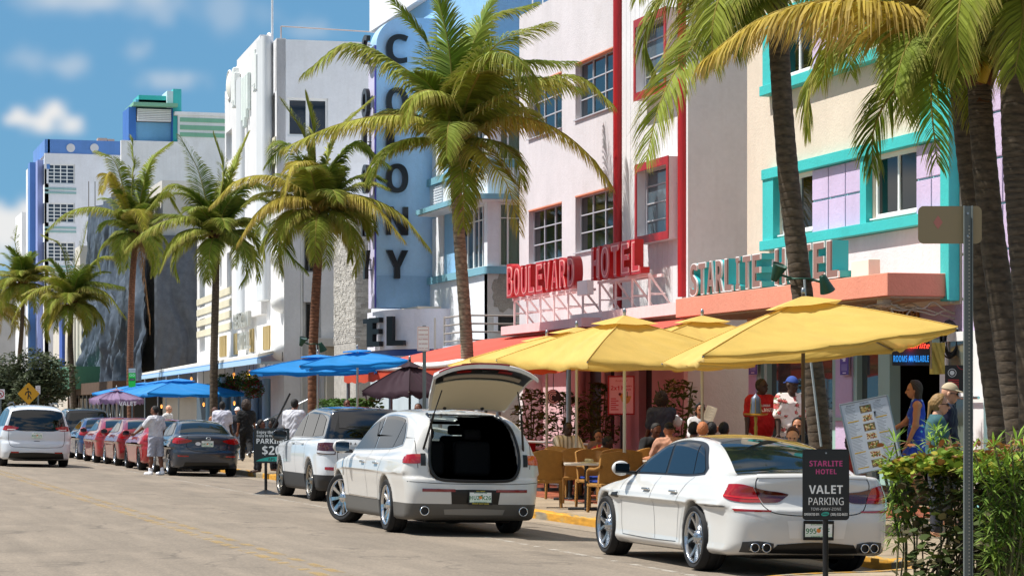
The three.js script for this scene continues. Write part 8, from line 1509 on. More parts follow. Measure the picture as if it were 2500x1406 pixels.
for(const [x,D,a,l] of [[1405,42.6,2.9,'wicker chair behind the left terrace table, beside the umbrella pole'],[1375,44.4,2.2,'wicker chair under the man in the striped shirt'],[1450,42.8,3.4,'wicker chair back in the middle of the terrace row'],[1500,41.6,3.0,'wicker chair back below the mustard bottle'],[1535,40.4,2.7,'wicker chair back nearest the tilted umbrella pole'],[1560,42.3,3.6,'wicker chair back in front of the bearded man'],[1650,40.2,3.2,'wicker chair under the person in peach'],[1980,35.6,2.9,'wicker chair beside the leaning trunk'],[1425,46.5,0.3,'wicker chair at the rear of the terrace']])wickerChair(l,x,D,a);
cafeTable('small white table in sunlight beside the coupe, nearest the road',1432,39.6);
cafeTable('cafe table with the mustard bottle',1470,43.4);
cafeTable('cafe table before the man in the striped shirt',1392,44.0);
cafeTable('cafe table before the bearded man',1585,41.6);
cafeTable('cafe table under the hookah, behind the coupe roof',1850,36.6);
const onTable=(px,D)=>P(px,1000,D).setY(WALK +0.756);
{const p=onTable(1458,43.2),o=thing('mustard_bottle','yellow mustard bottle on the terrace table','bottle',p.x,p.y,p.z);M('bottle_body',new THREE.LatheGeometry([[0,0],[0.036,0],[0.036,0.13],[0.02,0.16],[0.012,0.19],[0.004,0.22]].map(([x,y])=>new THREE.Vector2(x,y)),16),std(0xe0b01c,0.4),o);M('nozzle',new THREE.CylinderGeometry(0.004,0.008,0.04,8).translate(0,0.23,0),std(0xe0b01c,0.4),o);}
{const p=onTable(1470,43.3),o=thing('sauce_bottle','dark sauce bottle beside the mustard bottle','bottle',p.x,p.y,p.z);M('bottle_body',new THREE.LatheGeometry([[0,0],[0.034,0],[0.034,0.12],[0.014,0.16],[0.014,0.2]].map(([x,y])=>new THREE.Vector2(x,y)),14),std(0x2a1410,0.3),o);M('bottle_cap',new THREE.CylinderGeometry(0.016,0.016,0.025,10).translate(0,0.212,0),std(0xe8e4dc,0.5),o);}
for(const [x,D,l] of [[1482,43,'clear plastic cup beside the sauce bottle'],[1497,43,'clear plastic cup right of the other cup'],[1592,41.5,'clear plastic cup before the bearded man']]){const p=onTable(x,D),o=thing('plastic_cup',l,'cup',p.x,p.y,p.z);M('cup_wall',new THREE.LatheGeometry([[0.03,0.0],[0.042,0.13],[0.044,0.13],[0.032,0.0]].map(([a,b])=>new THREE.Vector2(a,b)),16),phy(0xe8ecec,0.1,{transmission:0.9,thickness:0,side:THREE.DoubleSide}),o);M('cup_base',new THREE.CylinderGeometry(0.03,0.03,0.004,16).translate(0,0.003,0),phy(0xe8ecec,0.1,{transmission:0.9,thickness:0}),o);}
for(const [x,D,l] of [[1438,39.5,'rolled cream napkin on the sunlit table'],[1408,43.9,'folded napkin on the left table'],[1512,41.9,'folded napkin behind the green bowl']]){const p=onTable(x,D),o=M('napkin',[rbox(-0.13,0.13,0,0.02,-0.07,0.07,0.01),bar(v3(-0.1,0.04,0),v3(0.12,0.045,0.02),0.028,8)],cloth(0xf0dfa8));o.position.copy(p);o.rotation.y=D;tag(o,l,'napkin');}
{const p=onTable(1496,40.6),o=thing('salad_plate','plate of green leaves behind the near wicker chair','plate',p.x,p.y +0.02,p.z);M('plate',new THREE.LatheGeometry([[0,0],[0.07,0],[0.12,0.02],[0.115,0.025],[0.07,0.008],[0,0.008]].map(([a,b])=>new THREE.Vector2(a,b)),20),std(0xe6e2da,0.3),o);tag(M('leaves',leafCloud(120,(r)=>inBall(r).multiply(v3(0.09,0.05,0.09)).add(v3(0,0.05,0)),0.03,[[0.1,0.3,0.03],[0.06,0.2,0.02]],rng(3),{round:true}),LEAF,o),null,null,null,'stuff');}
{const p=onTable(1846,36.6),o=thing('hookah','brass and grey hookah standing before the man in red','hookah',p.x,p.y +0.254,p.z);o.scale.setScalar(1.41);M('stem',new THREE.LatheGeometry([[0,-0.178],[0.07,-0.178],[0.08,-0.1],[0.05,0.02],[0.02,0.08],[0.015,0.18],[0.02,0.24],[0.012,0.28],[0.02,0.34],[0.012,0.36]].map(([a,b])=>new THREE.Vector2(a,b)),20),std(0xb08a3c,0.3,{metalness:0.9}),o);M('tray',new THREE.LatheGeometry([[0.012,0.36],[0.12,0.37],[0.135,0.39],[0.12,0.385],[0.012,0.375]].map(([a,b])=>new THREE.Vector2(a,b)),24),std(0xb08a3c,0.3,{metalness:0.9}),o);M('wind_cover',new THREE.LatheGeometry([[0.055,0.39],[0.055,0.5],[0.05,0.55],[0.02,0.58],[0,0.6]].map(([a,b])=>new THREE.Vector2(a,b)),14),std(0x6b7380,0.4,{metalness:0.5}),o);M('cage_rods',[0,1,2,3,4,5].map((i)=>bar(v3(Math.cos(i)*0.07,0.38,Math.sin(i)*0.07),v3(Math.cos(i)*0.05,0.55,Math.sin(i)*0.05),0.004,4)),std(0xb08a3c,0.3,{metalness:0.9}),o);}
{const p=P(1734,1010,45.4),g=new THREE.PlaneGeometry(0.2,0.28,6,1),q=g.attributes.position;for(let i=0;i<q.count;i++)q.setZ(i,0.02*Math.sin(q.getX(i)*12));g.computeVertexNormals();const o=M('paper_menu',g,std(0xffffff,0.8,{side:THREE.DoubleSide,map:print(128,192,(c,w,h)=>{c.fillStyle='#d8cdb4';c.fillRect(0,0,w,h);c.fillStyle='#8a7a60';for(let i=0;i<16;i++)c.fillRect(14,16 +i*10,40 +(i*37)% 50,3);})}));o.position.copy(p);o.rotation.set(0,-TH,-0.35);tag(o,'printed paper menu held by the woman in white','menu');}
{// terrace rail of pipes
  const o=thing('terrace_rail','pipe railing of the terrace behind the diners','railing',14.6,WALK,-48),pipe=std(0xb9b4ac,0.4,{metalness:0.6});for(const y of [0.12,0.5,0.95])M('rail',bar(v3(0,y,-8),v3(0,y,3.6),0.028,8),pipe,o);for(let i=0;i<6;i++)M('rail_post',bar(v3(0,0,-8 +i*2.32),v3(0,0.97,-8 +i*2.32),0.032,8),pipe,o);
  const red=std(0xb02028,0.6);for(const [i,z] of [-6,-3.6,-1.2,1.2].entries()){const c=thing('red_chair',['red chair at the far end of the inner terrace','red chair second from the far end of the inner terrace','red chair behind the inner tables','red chair nearest the poster'][i],'chair',15.6,WALK,-48 +z,0.6*i);M('backrest',rbox(-0.22,0.22,0.5,0.95,-0.22,-0.18,0.02),red,c);M('seat',rbox(-0.22,0.22,0.42,0.47,-0.2,0.22,0.02),red,c);for(const [x,zz] of [[-0.19,-0.19],[0.19,-0.19],[-0.19,0.19],[0.19,0.19]])M('leg',bar(v3(x,0,zz),v3(x,0.43,zz),0.018,6),red,c);}
  for(const [i,z] of [-4.8,0].entries()){const c=thing('inner_table',i?'long pale table on the inner terrace, near the poster':'long pale table on the inner terrace, far end','table',15.5,WALK,-48 +z);M('tabletop',rbox(-0.4,0.4,0.74,0.78,-0.9,0.9,0.01),std(0xd9cfc8,0.5),c);for(const zz of [-0.7,0.7])M('leg',bar(v3(0,0,zz),v3(0,0.74,zz),0.03,8),DARKMETAL,c);}
}
for(const [x,D,h,l,s] of [[1300,58,2.1,'tall bamboo like potted plant left on the shaded terrace',51],[1385,56,2.0,'bamboo like potted plant behind the round emblem',52],[1462,54,2.2,'bamboo like potted plant left of the drinks poster',54],[1655,48.5,2.2,'potted shrub against the cream wall',53]]){
  const p=walkAt(x,D),o=thing('potted_plant',l,'plant',p.x,p.y,p.z),r=rng(s);M('pot',new THREE.CylinderGeometry(0.26,0.2,0.45,18).translate(0,0.225,0),std(0x3a2f2a,0.7),o);const st3=[];for(let i=0;i<9;i++)st3.push(bar(v3((r()- 0.5)*0.2,0.4,(r()- 0.5)*0.2),v3((r()- 0.5)*0.7,h*(0.7 +0.3*r()),(r()- 0.5)*0.7),0.012,5));M('stems',st3,std(0x5a6030,0.8),o);
  tag(M('leaves',leafCloud(560,(q)=>{const y=0.6 +q()*(h - 0.6),R=0.5*Math.sin(PI*clamp((y - 0.4)/(h - 0.2),0.1,1));return v3((q()- 0.5)*2*R,y,(q()- 0.5)*2*R);},0.085,[[0.09,0.16,0.03],[0.13,0.2,0.04],[0.07,0.12,0.025]],r),LEAF,o),null,null,null,'stuff');
}

// ---------------------------------------------------------------- signs
function signPlate(parent,name,w,h,r,draw,{d=0.004,px=512,back=METAL,rough=0.45}={}){
  const g=plate(w,h,r,d),m=M(name,g,std(0xffffff,rough,{map:print(px,Math.round(px*h / w),draw)}),parent);return m;
}
const centre=(c,t,x,y,font,fill,mw)=>{c.fillStyle=fill;c.font=font;c.textAlign='center';c.textBaseline='middle';c.fillText(t,x,y,mw);};
{// black valet sign, nearest
  const D=22.6,a=P(2017.5,1183,D),w=111 / FL*D,h=170 / FL*D,o=thing('valet_sign','black valet parking sign for the Starlite Hotel on a post behind the white coupe','sign',a.x,0,a.z,-TH - 0.01);
  const m=signPlate(o,'sign_panel',w,h,0.03,(c,W,H)=>{c.fillStyle='#131515';c.fillRect(0,0,W,H);const s=W / 112;centre(c,'STARLITE',W / 2,34*s,`bold ${19 * s}px sans-serif`,'#c2407c',104*s);centre(c,'HOTEL',W / 2,54*s,`bold ${17 * s}px sans-serif`,'#c2407c',64*s);centre(c,'VALET',W / 2,98*s,`bold ${29 * s}px sans-serif`,'#e6e6e2',94*s);centre(c,'PARKING',W / 2,127*s,`${25 * s}px sans-serif`,'#e6e6e2',90*s);centre(c,'TOW-AWAY-ZONE',W / 2,146*s,`${9.5 * s}px sans-serif`,'#d4d4d0',76*s);centre(c,'OPERATED BY:',21*s,159*s,`bold ${9 * s}px sans-serif`,'#e6e6e2',38*s);centre(c,'(305) 532-8633',88*s,159*s,`bold ${9 * s}px sans-serif`,'#e6e6e2',42*s);c.fillStyle='#2aa08c';c.beginPath();c.ellipse(54*s,158*s,10*s,5*s,-0.15,0,7);c.fill();c.fillStyle='#131515';c.fillRect(47*s,157*s,14*s,2*s);},{px:768,d:0.012});
  m.position.set(0,a.y,0);
  M('sign_back',plate(w +0.012,h +0.012,0.034,0.008).translate(0,a.y,-0.0085),BLACK,o);
  M('bolt',new THREE.CylinderGeometry(0.008,0.008,0.01,10).rotateX(PI / 2).translate(0,a.y +h / 2 - 0.03,0.015),METAL,o);
  M('post',new THREE.CylinderGeometry(0.026,0.026,a.y - h / 2 +0.1 +0.1,14).translate(0,(a.y - h / 2 +0.1)/ 2 - 0.03,-0.03),BLACK,o);
  M('base_plate',new THREE.CylinderGeometry(0.22,0.25,0.05,24).translate(0,roadY(a.x)+0.025,-0.03),BLACK,o);
}
{// parking price board
  const D=49.3,a=P(655,1088,D),o=thing('parking_sign','black parking price board on a stand left of the sport utility','sign',a.x,0,a.z,-TH - 0.02),w=0.72,h=0.7;
  const m=signPlate(o,'sign_panel',w,h,0.03,(c,W,H)=>{c.fillStyle='#202628';c.fillRect(0,0,W,H);const s=W / 100;centre(c,'Enjoy the Beach!',W / 2,11*s,`bold ${11 * s}px sans-serif`,'#e2e4e2',84*s);centre(c,'Enjoy De Restaurants!',W / 2,21*s,`bold ${9 * s}px sans-serif`,'#e2e4e2',84*s);centre(c,'PARKING',W / 2,36*s,`bold ${20 * s}px sans-serif`,'#e2e4e2',92*s);centre(c,'$20',W / 2,62*s,`bold ${34 * s}px sans-serif`,'#e2e4e2',86*s);c.fillStyle='#2aa79a';c.beginPath();c.moveTo(6*s,92*s);c.quadraticCurveTo(30*s,76*s,94*s,80*s);c.lineTo(94*s,92*s);c.fill();c.fillStyle='#202628';centre(c,'APS',W / 2,87*s,`bold ${11 * s}px sans-serif`,'#202628');},{d:0.012});
  m.position.set(0.06,a.y,0);const y0=roadY(a.x);
  M('post',bar(v3(-0.06,y0,-0.02),v3(-0.06,a.y - h / 2 +0.05,-0.02),0.03,10),BLACK,o);M('base_plate',new THREE.ConeGeometry(0.36,0.1,4,1).rotateY(PI / 4).translate(-0.06,y0 +0.05,-0.02),BLACK,o);
  M('brace',bar(v3(-0.0,a.y +0.2,-0.04),v3(0.42,a.y +1.05,-0.1),0.022,6),BLACK,o);
}
function post(o,y1,x=0,y0=WALK){// channel post with punched holes
  const m=M('post',[box(x - 0.03,x +0.03,y0,y1,-0.03,-0.024),box(x - 0.034,x - 0.028,y0,y1,-0.024,0.004),box(x +0.028,x +0.034,y0,y1,-0.024,0.004)],std(0x7f8684,0.5,{metalness:0.3}),o);return m;
}
{const D=46.5,a=P(1033,827,D),o=thing('loading_zone_sign','white passenger loading zone sign with red lettering on a post','sign',a.x,0,a.z,-TH),w=30 / FL*D,h=60 / FL*D;const m=signPlate(o,'sign_panel',w,h,0.02,(c,W,H)=>{c.fillStyle='#efe9e6';c.fillRect(0,0,W,H);c.strokeStyle='#b8433f';c.lineWidth=W*0.03;c.strokeRect(W*0.06,W*0.06,W*0.88,H - W*0.12);['PASSENGER','LOADING ZONE','VALET PARKING','24 HOURS','TOW AWAY ZONE'].forEach((t,i)=>centre(c,t,W / 2,H*(0.15 +i*0.185),`bold ${(i === 4 ? 0.1 : 0.15) * W}px sans-serif`,'#a8322f',W*0.78));c.fillStyle='#a8322f';c.fillRect(W*0.1,H*0.44,W*0.8,H*0.008);},{d:0.004});m.position.set(0,a.y,0.006);post(o,a.y +h / 2 +0.02,0.02);}
{const D=103,a=P(321,928,D),o=thing('street_sign','bright green parking notice on a post before the grey sheeting','sign',a.x,0,a.z,-TH),w=0.29,h=0.6;const m=signPlate(o,'sign_panel',w,h,0.02,(c,W,H)=>{c.fillStyle='#2fdc4e';c.fillRect(0,0,W,H);c.fillStyle='#1b3a22';c.fillRect(W*0.1,H*0.36,W*0.8,H*0.2);centre(c,'ACCESS',W / 2,H*0.46,`bold ${W * 0.17}px sans-serif`,'#dff0df');c.strokeStyle='#e8f0e8';c.lineWidth=W*0.06;c.beginPath();c.arc(W*0.3,H*0.16,W*0.14,0,7);c.stroke();c.beginPath();c.arc(W*0.72,H*0.16,W*0.14,0,7);c.stroke();},{px:256});m.position.set(0,a.y,0.006);const n=signPlate(o,'upper_panel',w,0.18,0.02,(c,W,H)=>{c.fillStyle='#c9cfcc';c.fillRect(0,0,W,H);centre(c,'NO PARKING',W / 2,H / 2,`bold ${W * 0.15}px sans-serif`,'#5a605c');},{px:128});n.position.set(0,a.y +0.4,0.006);post(o,a.y +0.5);}
{const D=96,a=P(68,961,D),o=thing('crossing_sign','yellow diamond pedestrian crossing sign','sign',a.x,0,a.z,-TH),L=0.62;const m=signPlate(o,'sign_panel',L,L,0.04,(c,W)=>{c.fillStyle='#d79a12';c.fillRect(0,0,W,W);c.save();c.translate(W / 2,W / 2);c.rotate(PI / 4);c.strokeStyle='#15130e';c.fillStyle='#15130e';c.lineWidth=W*0.07;c.lineCap='round';c.beginPath();c.arc(-W*0.05,-W*0.3,W*0.07,0,7);c.fill();c.beginPath();c.moveTo(-W*0.02,-W*0.18);c.lineTo(0,W*0.06);c.lineTo(-W*0.04,W*0.32);c.moveTo(0,W*0.06);c.lineTo(W*0.1,W*0.2);c.lineTo(W*0.16,W*0.32);c.moveTo(-W*0.02,-W*0.15);c.lineTo(-W*0.16,-W*0.06);c.lineTo(-W*0.2,W*0.06);c.moveTo(0,-W*0.15);c.lineTo(W*0.12,-W*0.08);c.lineTo(W*0.15,W*0.04);c.stroke();c.restore();},{px:256});m.position.set(0,a.y,0.006);m.rotation.z=PI / 4;post(o,a.y,0);}
{const D=100,a=P(91,952,D),o=thing('notice_sign','small white notice right of the yellow diamond sign','sign',a.x,0,a.z,-TH);const m=signPlate(o,'sign_panel',0.2,0.34,0.015,(c,W,H)=>{c.fillStyle='#d9d2d2';c.fillRect(0,0,W,H);['NO','PARKING','ANY','TIME'].forEach((t,i)=>centre(c,t,W / 2,H*(0.18 +i*0.21),`bold ${W * 0.2}px sans-serif`,'#a04a48',W*0.85));},{px:128});m.position.set(0,a.y,0.006);post(o,a.y +0.2);}
{const D=100,a=P(-1,962,D),o=thing('no_turn_sign','round red bordered sign cut by the left edge','sign',a.x,0,a.z,-TH);const m=signPlate(o,'sign_panel',0.36,0.4,0.02,(c,W,H)=>{c.fillStyle='#e4dedd';c.fillRect(0,0,W,H);c.strokeStyle='#b3272b';c.lineWidth=W*0.1;c.beginPath();c.arc(W / 2,H / 2,W*0.38,0,7);c.stroke();c.beginPath();c.moveTo(W*0.25,H*0.27);c.lineTo(W*0.75,H*0.73);c.stroke();c.strokeStyle='#1a1a1a';c.lineWidth=W*0.07;c.beginPath();c.moveTo(W*0.58,H*0.7);c.lineTo(W*0.58,H*0.4);c.lineTo(W*0.35,H*0.4);c.stroke();},{px:128});m.position.set(0,a.y,0.006);post(o,a.y +0.2);}
{// back of a road sign, right
  const D=19.5,a=P(2323,548,D),o=thing('road_sign','back of a tan road sign with a red sticker, on a punched steel post','sign',a.x,0,a.z,-TH),w=156 / FL*D,h=92 / FL*D;
  const m=M('sign_panel',plate(w,h,0.045,0.005).translate(0,a.y,-0.045),std(0x8a7b5c,0.55,{metalness:0.3}),o);
  M('sticker',new THREE.CircleGeometry(0.05,4).scale(0.75,1.1,1).translate(-0.095,a.y +0.02,-0.038),std(0xa8685c,0.6),o);
  const px0=(2366 - 2323)/ FL*D,top=a.y +h / 2,po=part('post',o),hl=[];
  M('channel',[box(px0 - 0.03,px0 +0.03,-0.1,top,-0.038,-0.032),box(px0 - 0.035,px0 - 0.029,-0.1,top,-0.032,0.012),box(px0 +0.029,px0 +0.035,-0.1,top,-0.032,0.012)],std(0x6f7673,0.5,{metalness:0.3}),po);
  for(let i=0;i<110;i++)hl.push(new THREE.CircleGeometry(0.006,8).translate(px0 +0.012,0.05 +i*0.0285,-0.0305));M('punched_holes',hl,std(0xc8c4b0,0.6),po);
  for(const y of [-0.09,0.09])M('bolt',new THREE.CylinderGeometry(0.01,0.01,0.012,8).rotateX(PI / 2).translate(px0,a.y +y,-0.028),METAL,po);
}
{// menu board
  const D=31,a=P(2128,1062,D),o=thing('menu_board','leaning white menu board with food pictures beside the hedge','menu board',a.x,0,a.z,-TH +0.05),w=0.6,h=0.88,tl=part('board',o);tl.position.set(0,a.y,0);tl.rotation.set(-0.12,0,0.2);
  const foods=['#c9a24a','#b9853c','#8a5a30','#6d2620','#a8683c','#b07a48','#5e3a26'];
  const m=signPlate(tl,'printed_sheet',w,h,0.01,(c,W,H)=>{c.fillStyle='#cdd2d8';c.fillRect(0,0,W,H);const r=rng(8);c.fillStyle='#7b8088';for(const x0 of [0.07,0.68])for(let i=0;i<44;i++){if(i % 11===10){c.fillStyle='#c9a53c';c.fillRect(W*x0,H*(0.05 +i*0.0205),W*0.24,H*0.018);c.fillStyle='#7b8088';}else c.fillRect(W*x0,H*(0.05 +i*0.0205),W*(0.12 +0.14*r()),H*0.006);}centre(c,'BREAKFAST',W*0.2,H*0.03,`bold ${W * 0.035}px sans-serif`,'#4a4e56');centre(c,'STARLITE',W*0.5,H*0.03,`bold ${W * 0.045}px sans-serif`,'#4a4e56');centre(c,'LUNCH',W*0.8,H*0.03,`bold ${W * 0.035}px sans-serif`,'#4a4e56');foods.forEach((f,i)=>{const y=H*(0.06 +i*0.132),x=W*0.38;c.fillStyle=i % 2?'#dad6ce':'#7a6a50';c.fillRect(x,y,W*0.25,H*0.11);for(let k=0;k<60;k++){c.fillStyle=[f,'#d8b060','#8e3a24','#5a7030','#e6d2a0'][Math.floor(r()*5)];c.beginPath();c.ellipse(x +W*(0.03 +0.19*r()),y +H*(0.02 +0.07*r()),W*0.02,H*0.009,r()*3,0,7);c.fill();}});},{px:768,d:0.01,rough:0.25});
  M('board_frame',[rbox(-w / 2 - 0.015,w / 2 +0.015,h / 2,h / 2 +0.02,-0.01,0.02,0.006,1),rbox(-w / 2 - 0.015,w / 2 +0.015,-h / 2 - 0.02,-h / 2,-0.01,0.02,0.006,1),rbox(-w / 2 - 0.02,-w / 2,-h / 2,h / 2,-0.01,0.02,0.006,1),rbox(w / 2,w / 2 +0.02,-h / 2,h / 2,-0.01,0.02,0.006,1)],METAL,tl);
  M('easel_leg',[bar(v3(0.12,WALK,0.05),v3(0.05,a.y +0.3,-0.04),0.02,8),bar(v3(0.4,WALK,-0.2),v3(0.0,a.y +0.3,-0.06),0.02,8),bar(v3(-0.25,WALK,-0.2),v3(-0.04,a.y +0.3,-0.06),0.02,8)],DARKMETAL,o);
}
{// drinks poster on a stand
  const D=53,a=P(1517,965,D),w=0.52,h=0.78,o=thing('drinks_poster','red framed happy hour drinks poster with a cocktail glass','poster',a.x,WALK,a.z,-TH - 0.1);
  const m=signPlate(o,'printed_sheet',w,h,0.005,(c,W,H)=>{c.fillStyle='#e9d9dd';c.fillRect(0,0,W,H);centre(c,'Boulevard',W / 2,H*0.1,`italic ${W * 0.1}px serif`,'#b23a48');centre(c,'2x1',W*0.26,H*0.3,`bold ${W * 0.24}px sans-serif`,'#c23446');centre(c,'H',W*0.58,H*0.29,`bold ${W * 0.26}px sans-serif`,'#c23446');centre(c,'APPY',W*0.82,H*0.25,`bold ${W * 0.1}px sans-serif`,'#c23446');centre(c,'OUR',W*0.8,H*0.34,`bold ${W * 0.1}px sans-serif`,'#c23446');c.fillStyle='#c84a58';for(let i=0;i<6;i++)c.fillRect(W*0.07,H*(0.58 +i*0.06),W*(0.22 +0.1*(i % 2)),H*0.03);c.fillStyle='#c9b25a';c.beginPath();c.moveTo(W*0.46,H*0.52);c.quadraticCurveTo(W*0.5,H*0.72,W*0.68,H*0.74);c.quadraticCurveTo(W*0.88,H*0.72,W*0.92,H*0.52);c.fill();c.strokeStyle='#b9b7a2';c.lineWidth=W*0.03;c.beginPath();c.moveTo(W*0.68,H*0.74);c.lineTo(W*0.68,H*0.94);c.stroke();c.fillStyle='#d8a838';c.beginPath();c.arc(W*0.52,H*0.5,W*0.09,0,7);c.fill();c.fillStyle='#3f7a3a';c.fillRect(W*0.74,H*0.4,W*0.03,H*0.16);c.fillStyle='#5a2030';c.beginPath();c.arc(W*0.45,H*0.47,W*0.06,0,7);c.fill();},{px:384,d:0.01});
  m.position.y=a.y - WALK;M('poster_frame',[rbox(-w / 2 - 0.03,w / 2 +0.03,h / 2,h / 2 +0.03,-0.01,0.025,0.005,1),rbox(-w / 2 - 0.03,w / 2 +0.03,-h / 2 - 0.03,-h / 2,-0.01,0.025,0.005,1),rbox(-w / 2 - 0.03,-w / 2,-h / 2,h / 2,-0.01,0.025,0.005,1),rbox(w / 2,w / 2 +0.03,-h / 2,h / 2,-0.01,0.025,0.005,1)].map((g)=>g.translate(0,a.y - WALK,0)),W_RED,o);M('stand',bar(v3(0,0,-0.05),v3(0,a.y - WALK,-0.05),0.025,8),DARKMETAL,o);
}
{const a=P(1351,969,52),o=thing('round_emblem','round emblem decal with a white swirl in the shaded terrace window','sign',a.x,a.y,a.z,-TH);M('disc',new THREE.CylinderGeometry(0.16,0.16,0.01,28).rotateX(PI / 2),std(0x241416,0.4),o);for(const [r,l] of [[0.13,4.4],[0.09,4],[0.05,3.6]])M('swirl',new THREE.TorusGeometry(r,0.012,6,24,l).rotateZ(r*9).translate(0,0,0.01),std(0xd9d2d4,0.5),o);M('hanger',bar(v3(0,0.15,0),v3(0,1.22,0),0.008,5),DARKMETAL,o);}
const wallPoster=(label,px,py,x0,x1,y0,y1,u,draw,name='wall_poster')=>{const a=atU(px,py,u),o=thing(name,label,'poster',u,0,0,-PI / 2);o.position.set(u - 0.03,a.y,a.z);const m=signPlate(o,'printed_sheet',x1 - x0,y1 - y0,0.005,draw,{px:192,d:0.008,rough:0.35});M('backing',plate(x1 - x0 +0.02,y1 - y0 +0.02,0.006,0.006).translate(0,0,-0.0075),std(0xd0d0d0,0.5),o);return o;};
const blueP=(c,W,H)=>{c.fillStyle='#2a3aa0';c.fillRect(0,0,W,H);c.fillStyle='#dfe6f4';c.fillRect(W*0.34,H*0.08,W*0.3,H*0.22);c.fillRect(W*0.2,H*0.14,W*0.5,H*0.05);c.fillStyle='#aab4dc';for(let i=0;i<6;i++)c.fillRect(W*0.15,H*(0.45 +i*0.06),W*0.7,H*0.02);c.fillStyle='#e8ecf6';c.fillRect(W*0.3,H*0.87,W*0.4,H*0.05);};
wallPoster('blue notice on the lilac pier left of the shop window',1843,893,0,0.42,0,0.34,17.93,blueP);
wallPoster('blue notice on the lilac pier beside the glass door',2067,892,0,0.36,0,0.34,17.93,blueP);
{const D=37.5,a=P(2333,925,D),o=thing('black_poster','black poster with a round white emblem by the side door','poster',a.x,a.y,a.z,-TH - 0.2);signPlate(o,'printed_sheet',0.3,0.42,0.005,(c,W,H)=>{c.fillStyle='#16151a';c.fillRect(0,0,W,H);c.strokeStyle='#d0d0d4';c.lineWidth=W*0.03;c.beginPath();c.arc(W*0.36,H*0.28,W*0.2,0,7);c.stroke();c.fillStyle='#d0d0d4';c.beginPath();c.arc(W*0.36,H*0.28,W*0.12,0,7);c.fill();c.fillStyle='#a8272c';for(let i=0;i<5;i++)c.fillRect(W*0.15,H*(0.52 +i*0.08),W*0.55,H*0.05);c.strokeStyle='#a8272c';c.beginPath();c.moveTo(W*0.6,0);c.quadraticCurveTo(W*0.75,H*0.2,W,H*0.14);c.stroke();},{px:192});M('stand',bar(v3(0,-a.y +WALK,-0.02),v3(0,-0.2,-0.02),0.02,6),DARKMETAL,o);}
{// neon in the doorway
  const D=38.6,o=thing('neon_sign','red and blue neon sign glowing in the dark doorway','neon sign',...P(2226,860,D).toArray(),-TH),w=92 / FL*D,red=std(0x300404,0.4,{emissive:new THREE.Color(1,0.06,0.03),emissiveIntensity:1.6}),blue=std(0x02101c,0.4,{emissive:new THREE.Color(0.02,0.25,0.75),emissiveIntensity:0.9});
  M('sign_panel',rbox(-w / 2,w / 2,-0.21,0.2,-0.03,-0.012,0.01),BLACK,o);
  const fit=(t,size,y,wd,mat,skew)=>{const g=letterGeo(t,size,0.008),b=g.boundingBox;g.translate(-(b.min.x +b.max.x)/ 2,0,0);g.scale(wd /(b.max.x - b.min.x),1,0.6);if(skew)g.applyMatrix4(new THREE.Matrix4().makeShear(0,0,skew,0,0,0));g.translate(0,y,0);return M('neon_tube',g,mat,o);};
  fit('The Starlite',0.085,0.06,w*0.94,red,0.25);fit('ROOMS AVAILABLE',0.1,-0.15,w*0.94,blue,0);
  M('side_strip',box(w / 2 +0.005,w / 2 +0.03,-0.26,0.26,-0.02,0),std(0x8a7a58,0.6),o);
  for(const [x,y,c,k] of [[0,0.09,0xff2a14,0.12],[0,-0.1,0x2a7aff,0.1]]){const l=new THREE.PointLight(c,k);l.position.set(x,y,0.06);l.castShadow=true;l.name='neon_light';o.add(l);}
}
{// yellow cloth inside the doorway
  const a=P(2290,875,38.9),g=new THREE.PlaneGeometry(0.24,0.5,16,8),q=g.attributes.position;for(let i=0;i<q.count;i++)q.setZ(i,0.02*Math.sin(q.getX(i)*40 +q.getY(i)*12));g.computeVertexNormals();const o=M('hanging_cloth',g,cloth(0xb8a24e,{side:THREE.DoubleSide}));o.position.copy(a);o.rotation.y=-TH;tag(o,'pleated yellow cloth hanging beside the neon sign','cloth');
}

// ---------------------------------------------------------------- lamps on the palms, flower baskets, far street clutter
function floodPair(label,D,list,conduit){
  const c=P(...list[2],D),o=thing('floodlight_pair',label,'floodlights',c.x,c.y,c.z,-TH),gm=std(0x1d4a3c,0.45,{metalness:0.3}),k=D / FL;
  const arm=[];for(const [i,[x,y]] of list.slice(0,2).entries()){const dx=(x - list[2][0])*k,dy=-(y - list[2][1])*k,s=i?1:-1,h=part('lamp_head',o);M('shade',new THREE.LatheGeometry([[0.02,0.12],[0.05,0.11],[0.07,0.02],[0.115,-0.14],[0.108,-0.14],[0.05,0.0]].map(([a,b])=>new THREE.Vector2(a,b)),20),gm,h);M('lens',new THREE.CylinderGeometry(0.1,0.1,0.008,18).translate(0,-0.115,0),phy(0x59635e,0.1),h);h.position.set(dx,dy,0.22);h.rotation.set(0.35,0,i?0.35:PI - 0.35);arm.push(bar(v3(s*0.1,0,0.12),v3(dx,dy,0.2),0.018,6));}
  arm.push(new THREE.TorusGeometry(0.2,0.014,6,28).rotateX(PI / 2));M('bracket',arm,gm,o);
  M('conduit',tube(conduit.map(([x,y,f])=>P(x,y,D +f).sub(o.position).applyAxisAngle(v3(0,1,0),TH)),0.018,24,6),std(0x9aa3a8,0.5),o);
}
floodPair('pair of green floodlights strapped to the leaning palm trunk',depthAt(1990),[[1893,670],[2010,692],[1955,682]],[[1965,682,-0.22],[1972,800,-0.25],[1990,960,-0.25],[2006,1090,-0.27]]);
floodPair('pair of green floodlights on the reddish palm trunk',depthAt(765),[[738,836],[786,846],[765,840]],[[772,842,-0.2],[774,900,-0.22],[774,1000,-0.22],[774,1080,-0.24]]);
